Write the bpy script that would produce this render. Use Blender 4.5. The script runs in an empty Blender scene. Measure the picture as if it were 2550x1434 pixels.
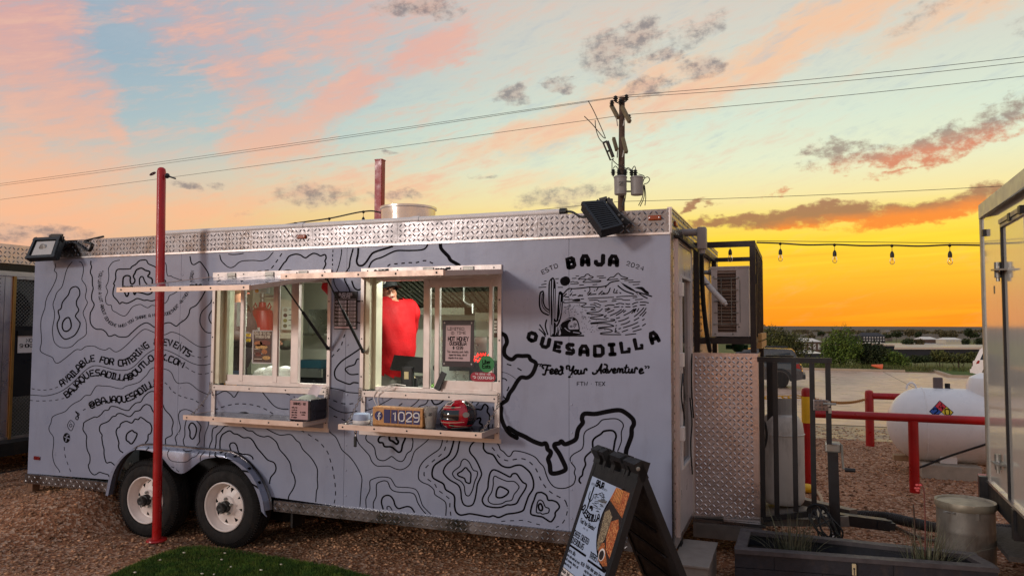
import bpy, bmesh, math, random
import numpy as np
from mathutils import Vector, Matrix
random.seed(7); rng = np.random.default_rng(7)
SC = bpy.context.scene
COL = SC.collection
# ------------------------------------------------------------------ camera
W, H, FL = 2550.0, 1434.0, 1839.0            # photograph size, focal length in photograph pixels
YAW, PITCH, ROLL = math.radians(20.93), math.radians(2.9), math.radians(0.19)
CAM = Vector((0, 0, 1.81))
CF = Vector((-math.sin(YAW)*math.cos(PITCH), math.cos(YAW)*math.cos(PITCH), math.sin(PITCH)))
_r = Vector((math.cos(YAW), math.sin(YAW), 0)); _u = _r.cross(CF)
CR = _r*math.cos(ROLL) + _u*math.sin(ROLL); CU = -_r*math.sin(ROLL) + _u*math.cos(ROLL)
cd = bpy.data.cameras.new('camera'); cam = bpy.data.objects.new('camera', cd); COL.objects.link(cam)
m = Matrix((CR, CU, -CF)).transposed().to_4x4(); m.translation = CAM
cam.matrix_world = m
cd.sensor_width = 36.0; cd.lens = 36.0*FL/W; cd.clip_start = .05; cd.clip_end = 9000
SC.camera = cam
# surveying: a picture point to a place on a real plane (Y, X or Z constant) or at a depth
def ray(x, y): return CF + CR*((x-W/2)/FL) - CU*((y-H/2)/FL)
def onY(x, y, Y): d = ray(x, y); return CAM + d*(Y/d.y)
def onX(x, y, X): d = ray(x, y); return CAM + d*(X/d.x)
def onZ(x, y, Z=0.): d = ray(x, y); return CAM + d*((Z-CAM.z)/d.z)
def atD(x, y, d): return CAM + ray(x, y)*d
# ------------------------------------------------------------------ render settings
SC.render.engine = 'CYCLES'
SC.cycles.use_denoising = True
try: SC.cycles.denoiser = 'OPENIMAGEDENOISE'
except Exception: pass
SC.cycles.max_bounces = 8; SC.cycles.transparent_max_bounces = 12
SC.cycles.sample_clamp_indirect = 6.0
SC.view_settings.view_transform = 'Standard'
try: SC.view_settings.look = 'None'
except Exception: pass
SC.view_settings.exposure = 0.0; SC.view_settings.gamma = 1.0
SC.view_settings.use_curve_mapping = False
# ------------------------------------------------------------------ node arithmetic
def srgb(r, g=None, b=None):
    if g is None: r, g, b = r
    f = lambda c: (c/255/12.92) if c/255 <= .04045 else ((c/255+.055)/1.055)**2.4
    return (f(r), f(g), f(b), 1)
class Nt:
    """thin wrapper: sockets with operators, so shading is written as arithmetic"""
    def __init__(s, tree): s.t = tree
    def node(s, typ, **kw):
        n = s.t.nodes.new(typ)
        for k, v in kw.items(): setattr(n, k, v)
        return n
    def put(s, sock, v):
        if isinstance(v, S): s.t.links.new(v.s, sock)
        elif v is not None: sock.default_value = v
    def math(s, op, a, b=None, c=None, clamp=False):
        n = s.node('ShaderNodeMath', operation=op); n.use_clamp = clamp
        s.put(n.inputs[0], a)
        if b is not None: s.put(n.inputs[1], b)
        if c is not None: s.put(n.inputs[2], c)
        return S(s, n.outputs[0])
    def sstep(s, x, lo, hi, a=0., b=1., kind='SMOOTHSTEP'):
        n = s.node('ShaderNodeMapRange', interpolation_type=kind)
        for i, v in enumerate((x, lo, hi, a, b)): s.put(n.inputs[i], v)
        return S(s, n.outputs[0])
    def lin(s, x, lo, hi, a=0., b=1.): return s.sstep(x, lo, hi, a, b, 'LINEAR')
    def mix(s, f, a, b, mode='MIX'):
        n = s.node('ShaderNodeMix', data_type='RGBA', blend_type=mode)
        s.put(n.inputs[0], f); s.put(n.inputs[6], a); s.put(n.inputs[7], b)
        return S(s, n.outputs[2])
    def noise(s, vec, scale, detail=4., rough=.55, dist=0., out=0):
        n = s.node('ShaderNodeTexNoise')
        s.put(n.inputs['Vector'], vec)
        n.inputs['Scale'].default_value = scale; n.inputs['Detail'].default_value = detail
        n.inputs['Roughness'].default_value = rough; n.inputs['Distortion'].default_value = dist
        return S(s, n.outputs[out])
    def voro(s, vec, scale, feature='F1', out=0):
        n = s.node('ShaderNodeTexVoronoi', feature=feature)
        s.put(n.inputs['Vector'], vec); n.inputs['Scale'].default_value = scale
        return S(s, n.outputs[out])
    def ramp(s, f, stops):
        n = s.node('ShaderNodeValToRGB'); e = n.color_ramp.elements
        while len(e) < len(stops): e.new(.5)
        for i, (p, c) in enumerate(stops): e[i].position = p; e[i].color = c
        s.put(n.inputs[0], f); return S(s, n.outputs[0])
    def comb(s, x, y, z=0.):
        n = s.node('ShaderNodeCombineXYZ')
        for i, v in enumerate((x, y, z)): s.put(n.inputs[i], v)
        return S(s, n.outputs[0])
    def sep(s, v):
        n = s.node('ShaderNodeSeparateXYZ'); s.put(n.inputs[0], v)
        return [S(s, o) for o in n.outputs]
    def scale(s, v, k):
        n = s.node('ShaderNodeVectorMath', operation='MULTIPLY'); s.put(n.inputs[0], v); n.inputs[1].default_value = k
        return S(s, n.outputs[0])
class S:
    def __init__(s, nt, sock): s.nt = nt; s.s = sock
    def __add__(a, b): return a.nt.math('ADD', a, b)
    __radd__ = __add__
    def __sub__(a, b): return a.nt.math('SUBTRACT', a, b)
    def __rsub__(a, b): return a.nt.math('SUBTRACT', b, a)
    def __mul__(a, b): return a.nt.math('MULTIPLY', a, b)
    __rmul__ = __mul__
    def __truediv__(a, b): return a.nt.math('DIVIDE', a, b)
    def __neg__(a): return a.nt.math('MULTIPLY', a, -1.)
    def clamp(a): return a.nt.math('ADD', a, 0., clamp=True)
    def max(a, b): return a.nt.math('MAXIMUM', a, b)
    def min(a, b): return a.nt.math('MINIMUM', a, b)
    def pow(a, b): return a.nt.math('POWER', a, b)
# low light falling on the trailer front from behind the camera's left (as the shelf and hatch shadows show)
LAMP_EL = math.radians(14); LAMP_AZ = math.radians(180+32)      # azimuth from +Y towards +X
# ------------------------------------------------------------------ sky (world): dusk gradient, cirrus and low clouds by direction
world = bpy.data.worlds.new('World'); SC.world = world; world.use_nodes = True
wt = world.node_tree; wt.nodes.clear(); n = Nt(wt)
tc = n.node('ShaderNodeTexCoord')
DX, DY, DZ = n.sep(S(n, tc.outputs['Generated']))
fx = n.math('ADD', DX*(-math.sin(YAW)), DY*math.cos(YAW))
rx = n.math('ADD', DX*math.cos(YAW), DY*math.sin(YAW))
U = n.math('ARCTAN2', rx, fx)*57.2958                       # degrees right of the view axis
V = n.math('ARCSINE', DZ)*57.2958                           # degrees above the horizon
SUN_U = 29.0
sunness = n.math('COSINE', (U-SUN_U)*0.0174533)
sunness = n.sstep(sunness, .40, .995).pow(1.5)
def vr(stops): return [(v/90., srgb(c)) for v, c in stops]
vv = (V.max(0.))/90.
# eastern / high sky
east = n.ramp(vv, vr([(0, (236,160,128)), (4, (240,176,140)), (8, (231,192,160)), (11, (204,194,180)), (14, (168,187,192)), (18, (152,175,190)), (26, (164,172,188)), (45, (172,178,192)), (90, (146,160,188))]))
west = n.ramp(vv, vr([(0, (255,146,8)), (1.8, (255,160,12)), (4, (255,194,14)), (6.2, (255,214,26)), (7.6, (253,222,92)), (9.2, (250,230,158)), (12, (233,236,200)), (15, (218,230,208)), (19, (214,216,200)), (25, (212,202,190)), (45, (178,180,190)), (90, (146,160,188))]))
sky = n.mix(sunness, east, west)
# coordinates warped by noise so that cloud outlines fray
uv = n.comb(U, V)
nlow = n.noise(uv, .16, 4, .6, out=1); nl = n.sep(nlow)
nhi = n.noise(n.scale(uv, (.55, 1.3, 1)), .55, 6, .65, out=1); nh = n.sep(nhi)
Uw = U + (nl[0]-.5)*6. + (nh[0]-.5)*3.2
Vw = V + (nl[1]-.5)*3.2 + (nh[1]-.5)*2.2
def uvpx(x, y):
    d = ray(x, y).normalized()
    f0 = Vector((-math.sin(YAW), math.cos(YAW), 0)); r0 = Vector((math.cos(YAW), math.sin(YAW), 0))
    return math.degrees(math.atan2(d.dot(r0), d.dot(f0))), math.degrees(math.asin(d.z))
def blob(x, y, a, b, rot=0., uu=None, vw=None):
    u0, v0 = uvpx(x, y); c = math.cos(math.atan((x-W/2)/FL))**1.3
    a *= .0312*c; b *= .0312*c
    uu = Uw if uu is None else uu; vw = Vw if vw is None else vw
    du = uu-u0; dv = vw-v0; cr, sr = math.cos(math.radians(rot)), math.sin(math.radians(rot))
    p = (du*cr + dv*sr)*(1/a); q = (dv*cr - du*sr)*(1/b)
    return (1.-(p*p+q*q)).max(0.)
def union(lst):
    o = None
    for g, w in lst:
        g = g*w if w != 1 else g
        o = g if o is None else o.max(g)
    return o
# combed cirrus texture
wisp = n.noise(n.comb(U*.10 + V*.11, V*.62 - U*.20), 1.0, 7, .66, .6)
wisp2 = n.noise(n.comb(U*.5 + V*.35, V*1.9 - U*.62), 1.0, 6, .65, .3)
wtex = (wisp*.62 + wisp2*.38)
pink = union([(blob(40, 90, 230, 330, 0), 1), (blob(150, 250, 150, 190, -40), 1), (blob(60, 430, 300, 190, 0), .95), (blob(250, 290, 130, 60, -35), .9),
  (blob(200, 540, 240, 70, 8), .85), (blob(330, 520, 90, 60), .8), (blob(680, 340, 190, 110, 10), 1), (blob(860, 230, 230, 75, 33), 1), (blob(1060, 120, 190, 70, 28), 1),
  (blob(560, 110, 380, 130, -24), .62), (blob(900, 50, 420, 150, 5), .66), (blob(620, 230, 200, 80, -35), .7), (blob(520, 520, 260, 70, 5), .7), (blob(880, 470, 380, 90, 4), .6), (blob(1000, 400, 300, 60, 15), .45)])
pm = n.sstep(pink*.95 + (wtex-.5)*2.3, .06, 1.0)*n.sstep(pink, 0., .35)
pinkc = n.mix(n.sstep(V, 8., 20.), srgb(255,184,138), srgb(240,166,146))
sky = n.mix(pm*.66, sky, pinkc)
glow = union([(blob(1950, 120, 620, 75, 20), 1), (blob(1480, 275, 380, 70, 24), 1), (blob(1280, 345, 260, 45, 22), .8), (blob(2380, 30, 300, 60, 15), .7), (blob(1330, 450, 160, 40, 6), .5)])
gm = n.sstep(glow*.9 + (wtex-.5)*1.7, .0, 1.0)
sky = n.mix(gm*.8, sky, srgb(250,194,150))
# faint mottling over the open sky
sky = n.mix(n.sstep(wtex, .47, .68)*.5*n.sstep(V, 8., 13.)*n.sstep(U, 34., 8.), sky, srgb(232,186,166))
sky = n.mix(n.sstep(wtex, .50, .30)*.45*n.sstep(V, 9., 15.), sky, srgb(172,186,196))
# streaks in the yellow
stk = n.noise(n.comb(U*.05, V*1.3 - U*.05), 1.0, 5, .6)
sky = n.mix(n.sstep(stk, .5, .68)*.5*n.sstep(V, 8.5, 5.)*sunness, sky, srgb(255,178,14))
sky = n.mix(n.sstep(stk, .5, .34)*.4*n.sstep(V, 9.5, 6.)*n.sstep(V, 2.5, 4.5)*sunness, sky, srgb(255,226,40))
# small grey cumulus
puff = n.noise(n.scale(uv, (.9, 1.25, 1)), .95, 6, .68)
gray = union([(blob(1535, 120, 130, 70, 18), 1), (blob(1600, 85, 60, 40, 20), 1), (blob(1735, 165, 60, 44), 1), (blob(1648, 138, 44, 30), 1), (blob(1275, 230, 66, 38), 1), (blob(1388, 205, 32, 18), .9), (blob(1625, 212, 80, 30), .9),
  (blob(1050, 8, 150, 30), .9), (blob(800, 495, 130, 42), .85), (blob(985, 497, 66, 24), .85), (blob(1390, 488, 130, 36, 8), .8), (blob(1720, 60, 90, 46, 30), .7), (blob(1550, 160, 80, 25), .8),
  (blob(90, 578, 220, 30, -3), .85), (blob(445, 466, 60, 13), .9), (blob(540, 455, 40, 12), .6), (blob(960, 368, 40, 8), .8), (blob(1200, 435, 60, 9), .6), (blob(1390, 595, 1, 1), 0), (blob(2330, 20, 160, 40, 20), .45), (blob(2520, 75, 60, 30), .4), (blob(620, 520, 60, 14), .5)])
gmk = n.sstep(gray*1.1 + (puff-.5)*2.0, .10, 1.3)*n.sstep(gray, 0., .3)
grayc = n.mix(n.sstep(puff, .40, .62), srgb(196,168,152), srgb(132,120,120))
sky = n.mix(gmk*.82, sky, grayc)
# ragged bank to the right, lit from below, and the orange bar under it
def bar_t(x, y, slope):
    u0, v0 = uvpx(x, y)
    return V - v0 - (U-u0)*slope
bank = union([(blob(2240, 360, 300, 40, 11), 1), (blob(2420, 320, 230, 66, 22), .95), (blob(2540, 265, 120, 60, 30), .85), (blob(2100, 362, 160, 26, 6), .8), (blob(2330, 388, 170, 15, 9), .9), (blob(1990, 385, 40, 9), .6), (blob(2250, 420, 150, 9, 6), .45), (blob(1935, 485, 60, 10, 5), .6)])
bk = n.sstep(bank*1.15 + (puff-.5)*3.2, .3, 1.3)*n.sstep(bank, 0., .3)
tb = bar_t(2260, 372, .13)
bc = n.mix(n.sstep(tb + (nh[0]-.5)*1.6, -.55, .75), srgb(214,112,72), srgb(150,126,112))
sky = n.mix(bk*.85, sky, bc)
bar = union([(blob(2330, 520, 330, 46, 6), 1), (blob(2020, 545, 330, 34, 3), 1), (blob(1800, 560, 130, 22, 0), .9), (blob(1745, 522, 60, 12, 8), .8)])
bm_ = n.sstep(bar*1.15 + (puff-.5)*1.6, .25, .95)
tb2 = bar_t(2250, 527, .075)
bc2 = n.mix(n.sstep(tb2 + (nh[0]-.5)*1.3, -.35, .55), srgb(250,122,10), srgb(158,96,66))
sky = n.mix(bm_*.86, sky, bc2)
# Nishita daylight adds a little physical blue from above
nis = n.node('ShaderNodeTexSky', sky_type='NISHITA'); nis.sun_disc = False
nis.sun_elevation = LAMP_EL; nis.sun_rotation = LAMP_AZ
bg = n.node('ShaderNodeBackground'); n.put(bg.inputs[0], sky); bg.inputs[1].default_value = 1.0
bg2 = n.node('ShaderNodeBackground'); wt.links.new(nis.outputs[0], bg2.inputs[0]); bg2.inputs[1].default_value = 0.006
ad = n.node('ShaderNodeAddShader'); wt.links.new(bg.outputs[0], ad.inputs[0]); wt.links.new(bg2.outputs[0], ad.inputs[1])
wo = n.node('ShaderNodeOutputWorld'); wt.links.new(ad.outputs[0], wo.inputs[0])
try: world.cycles.sampling_method = 'MANUAL'; world.cycles.sample_map_resolution = 512
except Exception: pass
# ------------------------------------------------------------------ the one sun lamp
sl = bpy.data.lights.new('sun', 'SUN'); so = bpy.data.objects.new('sun', sl); COL.objects.link(so)
sl.energy = 0.95; sl.angle = math.radians(7); sl.color = (1, .93, .88)
sd = Vector((math.sin(LAMP_AZ)*math.cos(LAMP_EL), math.cos(LAMP_AZ)*math.cos(LAMP_EL), math.sin(LAMP_EL)))
so.rotation_euler = sd.to_track_quat('Z', 'Y').to_euler()
# ------------------------------------------------------------------ materials (procedural)
MATS = {}
def mat(name, col, rough=.6, metal=0., var=.12, vscale=6., bump=0., bscale=60., spec=.5, rvar=.12, col2=None, island=0., trans=0., coat=0., emit=None, estr=0., dirt=0., brick=None, aniso=0):
    if name in MATS: return MATS[name]
    m = bpy.data.materials.new(name); m.use_nodes = True; t = m.node_tree
    bs = t.nodes['Principled BSDF']; n = Nt(t)
    tc = n.node('ShaderNodeTexCoord'); oc = S(n, tc.outputs['Object'])
    c = srgb(col) if max(col) > 1 else (col[0], col[1], col[2], 1)
    nz = n.noise(oc, vscale, 6, .6)
    f = n.lin(nz, .3, .7, 1-var, 1+var)
    cc = c
    if col2 is not None:
        c2 = srgb(col2) if max(col2) > 1 else (*col2, 1)
        nz2 = n.noise(oc, vscale*2.3, 7, .68)
        cc = n.mix(n.sstep(nz2, .42, .62), c, c2)
    out = n.mix(1.0, cc, n.comb(f, f, f), 'MULTIPLY')
    if island:
        gi = n.node('ShaderNodeNewGeometry'); r = S(n, gi.outputs['Random Per Island'])
        k = n.lin(r, 0, 1, 1-island, 1+island)
        out = n.mix(1.0, out, n.comb(k, k, k), 'MULTIPLY')
    if dirt:
        dz = n.noise(n.scale(oc, (2.5, 2.5, .55)), 5., 7, .7)
        out = n.mix(n.sstep(dz, .5, .72)*dirt, out, srgb(84, 66, 50))
    n.put(bs.inputs['Base Color'], out)
    rz = n.noise(oc, vscale*1.7, 4, .6)
    n.put(bs.inputs['Roughness'], n.lin(rz, .3, .7, max(0.02, rough-rvar), min(1, rough+rvar)))
    bs.inputs['Metallic'].default_value = metal
    bs.inputs['Specular IOR Level'].default_value = spec
    if trans: bs.inputs['Transmission Weight'].default_value = trans
    if coat: bs.inputs['Coat Weight'].default_value = coat; bs.inputs['Coat Roughness'].default_value = .08
    if emit is not None:
        bs.inputs['Emission Color'].default_value = srgb(emit); bs.inputs['Emission Strength'].default_value = estr
    if bump:
        bz = n.noise(oc, bscale, 5, .62)
        b = n.node('ShaderNodeBump'); b.inputs['Strength'].default_value = bump; b.inputs['Distance'].default_value = .01
        n.put(b.inputs['Height'], bz); t.links.new(b.outputs[0], bs.inputs['Normal'])
    MATS[name] = m
    return m
# ------------------------------------------------------------------ mesh builder
class MB:
    def __init__(s, T=None): s.v = []; s.f = []; s.m = []; s.T = T; s.mi = 0
    def add(s, vs, fs):
        o = len(s.v)
        if s.T is not None: vs = [s.T @ Vector(p) for p in vs]
        s.v += [tuple(p) for p in vs]; s.f += [tuple(i+o for i in f) for f in fs]; s.m += [s.mi]*len(fs)
        return s
    def box(s, a, b):
        x0, y0, z0 = a; x1, y1, z1 = b
        return s.add([(x0,y0,z0),(x1,y0,z0),(x1,y1,z0),(x0,y1,z0),(x0,y0,z1),(x1,y0,z1),(x1,y1,z1),(x0,y1,z1)],
                     [(0,3,2,1),(4,5,6,7),(0,1,5,4),(1,2,6,5),(2,3,7,6),(3,0,4,7)])
    def bbox(s, a, b, r=.006):
        """box with bevelled edges"""
        bm = bmesh.new(); bmesh.ops.create_cube(bm, size=1)
        for v in bm.verts:
            v.co = Vector([(a[i]+b[i])/2 + v.co[i]*(b[i]-a[i]) for i in range(3)])
        r = min(r, min(abs(b[i]-a[i]) for i in range(3))*.45)
        bmesh.ops.bevel(bm, geom=bm.edges[:], offset=r, segments=2, profile=.6, affect='EDGES')
        return s.bm(bm)
    def bm(s, bm):
        bm.verts.index_update()
        s.add([v.co.copy() for v in bm.verts], [[v.index for v in f.verts] for f in bm.faces]); bm.free(); return s
    def bar(s, p, q, w, h, up=(0,0,1)):
        p, q = Vector(p), Vector(q); d = (q-p).normalized(); up = Vector(up)
        if abs(d.dot(up)) > .95: up = Vector((0,1,0))
        a = d.cross(up).normalized(); b = a.cross(d).normalized()
        vs = [o + a*i*w/2 + b*j*h/2 for o in (p, q) for i, j in ((-1,-1),(1,-1),(1,1),(-1,1))]
        return s.add(vs, [(0,1,2,3),(7,6,5,4),(0,4,5,1),(1,5,6,2),(2,6,7,3),(3,7,4,0)])
    def tube(s, pts, r, n=8, closed=False, caps=True):
        pts = [Vector(p) for p in pts]; k = len(pts); rs = r if isinstance(r, (list, tuple)) else [r]*k
        vs = []; ref = None
        for i in range(k):
            a = pts[(i-1) % k] if (closed or i) else pts[i]; b = pts[(i+1) % k] if (closed or i < k-1) else pts[i]
            d = (b-a); d = d.normalized() if d.length > 1e-9 else Vector((0,0,1))
            if ref is None:
                ref = Vector((0,0,1)) if abs(d.z) < .9 else Vector((1,0,0))
            x = (ref - d*ref.dot(d))
            if x.length < 1e-6: x = d.orthogonal()
            x.normalize(); ref = x; y = d.cross(x)
            for j in range(n):
                t = 2*math.pi*j/n; vs.append(pts[i] + (x*math.cos(t)+y*math.sin(t))*rs[i])
        fs = []
        for i in range(k if closed else k-1):
            for j in range(n):
                i2 = (i+1) % k; fs.append((i*n+j, i*n+(j+1)%n, i2*n+(j+1)%n, i2*n+j))
        if caps and not closed:
            fs.append(tuple(range(n-1,-1,-1))); fs.append(tuple((k-1)*n+j for j in range(n)))
        return s.add(vs, fs)
    def cyl(s, p, q, r0, r1=None, n=16): return s.tube([p, q], [r0, r0 if r1 is None else r1], n)
    def lathe(s, prof, o, axis=(0,0,1), n=24, cap=True):
        """prof: (radius, height) pairs along axis from o"""
        o = Vector(o); d = Vector(axis).normalized(); x = d.orthogonal().normalized(); y = d.cross(x)
        vs = []; fs = []; k = len(prof)
        for r, h in prof:
            for j in range(n):
                t = 2*math.pi*j/n; vs.append(o + d*h + (x*math.cos(t)+y*math.sin(t))*max(r, 1e-4))
        for i in range(k-1):
            for j in range(n): fs.append((i*n+j, i*n+(j+1)%n, (i+1)*n+(j+1)%n, (i+1)*n+j))
        if cap: fs.append(tuple(range(n-1,-1,-1))); fs.append(tuple((k-1)*n+j for j in range(n)))
        return s.add(vs, fs)
    def prism(s, poly, f0, f1):
        """poly of 2-D points, f0/f1 map (u,v) to the two end planes"""
        k = len(poly); vs = [f0(*p) for p in poly] + [f1(*p) for p in poly]
        fs = [tuple(range(k-1,-1,-1)), tuple(range(k,2*k))] + [(i,(i+1)%k,k+(i+1)%k,k+i) for i in range(k)]
        return s.add(vs, fs)
    def ell(s, c, r, nu=12, nv=8):
        vs = []; fs = []
        for i in range(nv+1):
            a = math.pi*i/nv
            for j in range(nu):
                t = 2*math.pi*j/nu; vs.append((c[0]+r[0]*math.sin(a)*math.cos(t), c[1]+r[1]*math.sin(a)*math.sin(t), c[2]+r[2]*math.cos(a)))
        for i in range(nv):
            for j in range(nu): fs.append((i*nu+j, (i+1)*nu+j, (i+1)*nu+(j+1)%nu, i*nu+(j+1)%nu))
        return s.add(vs, fs)
    def quad(s, a, b, c, d): return s.add([a,b,c,d], [(0,1,2,3)])
    def build(s, name, mt, parent=None, smooth=False, label=None, kind=None):
        me = bpy.data.meshes.new(name); me.from_pydata(s.v, [], s.f); 
        mts = mt if isinstance(mt, (list, tuple)) else [mt]
        for q in mts: me.materials.append(q)
        if len(mts) > 1: me.polygons.foreach_set('material_index', s.m)
        if smooth:
            me.polygons.foreach_set('use_smooth', [True]*len(me.polygons))
            try: me.set_sharp_from_angle(angle=math.radians(38))
            except Exception: pass
        me.validate(); me.update()
        return link(name, me, parent, label, kind)
def link(name, me, parent=None, label=None, kind=None):
    o = bpy.data.objects.new(name, me); COL.objects.link(o)
    if parent is not None:
        o.parent = parent
        r = parent
        while r.parent is not None: r = r.parent
        if parent.parent is None: o.matrix_parent_inverse = Matrix.Translation(-Vector(r.location)) if r.type == 'EMPTY' else Matrix()
    if label: o['label'] = label
    if kind: o['kind'] = kind
    return o
def thing(name, label, cat, loc=(0,0,0), group=None):
    o = bpy.data.objects.new(name, None); COL.objects.link(o); o.location = loc; o.empty_display_size = .1
    return tag(o, label, cat, group)
def tag(o, label, cat, group=None):
    o['label'] = label; o['category'] = cat
    if group: o['group'] = group
    return o
def copy_tree(o, parent=None):
    c = o.copy(); COL.objects.link(c)
    if parent is not None: c.parent = parent; c.matrix_parent_inverse = o.matrix_parent_inverse.copy()
    for ch in [q for q in bpy.data.objects if q.parent == o]: copy_tree(ch, c)
    return c
def spline(pts, closed=False, sub=5):
    """Catmull-Rom through 2-D or 3-D points"""
    P = [np.array(p, float) for p in pts]; k = len(P); out = []
    rng_ = range(k if closed else k-1)
    for i in rng_:
        p0 = P[(i-1) % k] if (closed or i > 0) else P[i]; p1 = P[i]; p2 = P[(i+1) % k]
        p3 = P[(i+2) % k] if (closed or i+2 < k) else P[(i+1) % k]
        for j in range(sub):
            t = j/sub
            out.append(.5*((2*p1)+(-p0+p2)*t+(2*p0-5*p1+4*p2-p3)*t*t+(-p0+3*p1-3*p2+p3)*t**3))
    if not closed: out.append(P[-1])
    return out
def ribbon(mb, pts, w, M, closed=False, cap=True):
    """flat stripe of width w along 2-D pts, M maps (u,v) to space"""
    P = [np.array(p, float) for p in pts]; k = len(P)
    if k < 2: return
    L = []; R = []
    ws = w if isinstance(w, (list, tuple)) else [w]*k
    for i in range(k):
        a = P[(i-1) % k] if (closed or i > 0) else P[i]; b = P[(i+1) % k] if (closed or i < k-1) else P[i]
        d = b-a; l = np.hypot(*d); d = d/l if l > 1e-9 else np.array([1., 0])
        nn = np.array([-d[1], d[0]])*ws[i]/2
        if cap and not closed:
            if i == 0: P0 = P[0]-d*ws[0]*.35; L.append(P0+nn*.6); R.append(P0-nn*.6)
        L.append(P[i]+nn); R.append(P[i]-nn)
        if cap and not closed and i == k-1: P0 = P[i]+d*ws[i]*.35; L.append(P0+nn*.6); R.append(P0-nn*.6)
    k = len(L)
    vs = [M(*p) for p in L]+[M(*p) for p in R]
    fs = [(i, k+i, k+(i+1)%k, (i+1)%k) for i in range(k if closed else k-1)]
    mb.add(vs, fs)
def dashes(mb, pts, w, M, on, off):
    P = spline(pts, False, 8); seg = [P[0]]; acc = 0; state = True
    for a, b in zip(P[:-1], P[1:]):
        l = float(np.hypot(*(b-a))); done = 0
        while l-done > 1e-6:
            need = (on if state else off)-acc
            st = min(need, l-done); done += st; acc += st
            q = a+(b-a)*done/l
            if state: seg.append(q)
            if acc >= (on if state else off)-1e-6:
                if state: ribbon(mb, seg, w, M, cap=False)
                else: seg = [q]
                if state: seg = []
                state = not state; acc = 0
                if state: seg = [q]
    if state and len(seg) > 1: ribbon(mb, seg, w, M, cap=False)
# ------------------------------------------------------------------ stroke lettering (unit box, y up)
G = {}
def _g(ch, adv, *strokes): G[ch] = (adv, strokes)
_g('A',.8,[(0,0),(0,.62),(.22,1),(.58,1),(.8,.62),(.8,0)],[(0,.36),(.8,.36)])
_g('B',.8,[(0,0),(0,1),(.6,1),(.76,.86),(.76,.64),(.6,.52),(.8,.4),(.8,.16),(.64,0),(0,0)],[(0,.52),(.6,.52)])
_g('C',.75,[(.75,1),(.15,1),(0,.85),(0,.15),(.15,0),(.75,0)])
_g('D',.8,[(0,0),(0,1),(.6,1),(.8,.8),(.8,.2),(.6,0),(0,0)])
_g('E',.7,[(.7,1),(0,1),(0,0),(.7,0)],[(0,.5),(.55,.5)])
_g('F',.7,[(.7,1),(0,1),(0,0)],[(0,.5),(.55,.5)])
_g('G',.8,[(.78,1),(.15,1),(0,.85),(0,.15),(.15,0),(.8,0),(.8,.5),(.45,.5)])
_g('H',.8,[(0,0),(0,1)],[(.8,0),(.8,1)],[(0,.5),(.8,.5)])
_g('I',.4,[(0,1),(.4,1)],[(.2,1),(.2,0)],[(0,0),(.4,0)])
_g('J',.7,[(.7,1),(.7,.18),(.55,0),(.15,0),(0,.15),(0,.35)])
_g('K',.8,[(0,0),(0,1)],[(.75,1),(.3,.5),(0,.5)],[(.3,.5),(.8,0)])
_g('L',.68,[(0,1),(0,0),(.68,0),(.68,.28)])
_g('M',.95,[(0,0),(0,1),(.475,.45),(.95,1),(.95,0)])
_g('N',.8,[(0,0),(0,1),(.8,0),(.8,1)])
_g('O',.8,[(.2,0),(0,.2),(0,.8),(.2,1),(.6,1),(.8,.8),(.8,.2),(.6,0),(.2,0)])
_g('P',.75,[(0,0),(0,1),(.58,1),(.75,.85),(.75,.6),(.58,.45),(0,.45)])
_g('Q',.8,[(.2,0),(0,.2),(0,.8),(.2,1),(.6,1),(.8,.8),(.8,.2),(.6,0),(.2,0)],[(.35,.0),(.45,-.2)])
_g('R',.78,[(0,0),(0,1),(.6,1),(.76,.85),(.76,.62),(.6,.48),(0,.48)],[(.42,.48),(.78,0)])
_g('S',.75,[(.73,1),(.15,1),(0,.86),(0,.64),(.15,.5),(.6,.5),(.75,.36),(.75,.14),(.6,0),(0,0)])
_g('T',.8,[(0,1),(.8,1)],[(.4,1),(.4,0)])
_g('U',.8,[(0,1),(0,.2),(.2,0),(.6,0),(.8,.2),(.8,1)])
_g('V',.8,[(0,1),(.4,0),(.8,1)])
_g('W',1.05,[(0,1),(.25,0),(.52,.7),(.8,0),(1.05,1)])
_g('X',.8,[(0,0),(.8,1)],[(0,1),(.8,0)])
_g('Y',.8,[(0,1),(.4,.5),(.8,1)],[(.4,.5),(.4,0)])
_g('Z',.75,[(0,1),(.75,1),(0,0),(.75,0)])
_g('0',.7,[(.2,0),(0,.2),(0,.8),(.2,1),(.5,1),(.7,.8),(.7,.2),(.5,0),(.2,0)])
_g('1',.4,[(.05,.8),(.3,1),(.3,0)])
_g('2',.7,[(0,.8),(.15,1),(.55,1),(.7,.82),(.7,.62),(0,0),(.7,0)])
_g('3',.7,[(0,1),(.55,1),(.7,.85),(.7,.62),(.5,.52),(.7,.4),(.7,.15),(.55,0),(0,0)],[(.25,.52),(.5,.52)])
_g('4',.75,[(.55,0),(.55,1),(0,.3),(.75,.3)])
_g('5',.7,[(.65,1),(0,1),(0,.55),(.5,.55),(.7,.4),(.7,.15),(.5,0),(0,0)])
_g('7',.7,[(0,1),(.7,1),(.25,0)])
_g('8',.7,[(.35,.52),(.08,.64),(.08,.88),(.25,1),(.48,1),(.64,.88),(.64,.64),(.35,.52),(.02,.38),(.02,.12),(.2,0),(.5,0),(.7,.12),(.7,.38),(.35,.52)])
_g('9',.7,[(.1,0),(.5,0),(.7,.25),(.7,.82),(.5,1),(.2,1),(0,.82),(0,.62),(.2,.45),(.7,.5)])
_g('&',.8,[(.8,0),(.2,.75),(.25,1),(.5,1),(.52,.75),(.05,.35),(.05,.1),(.25,0),(.5,0),(.8,.38)])
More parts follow.
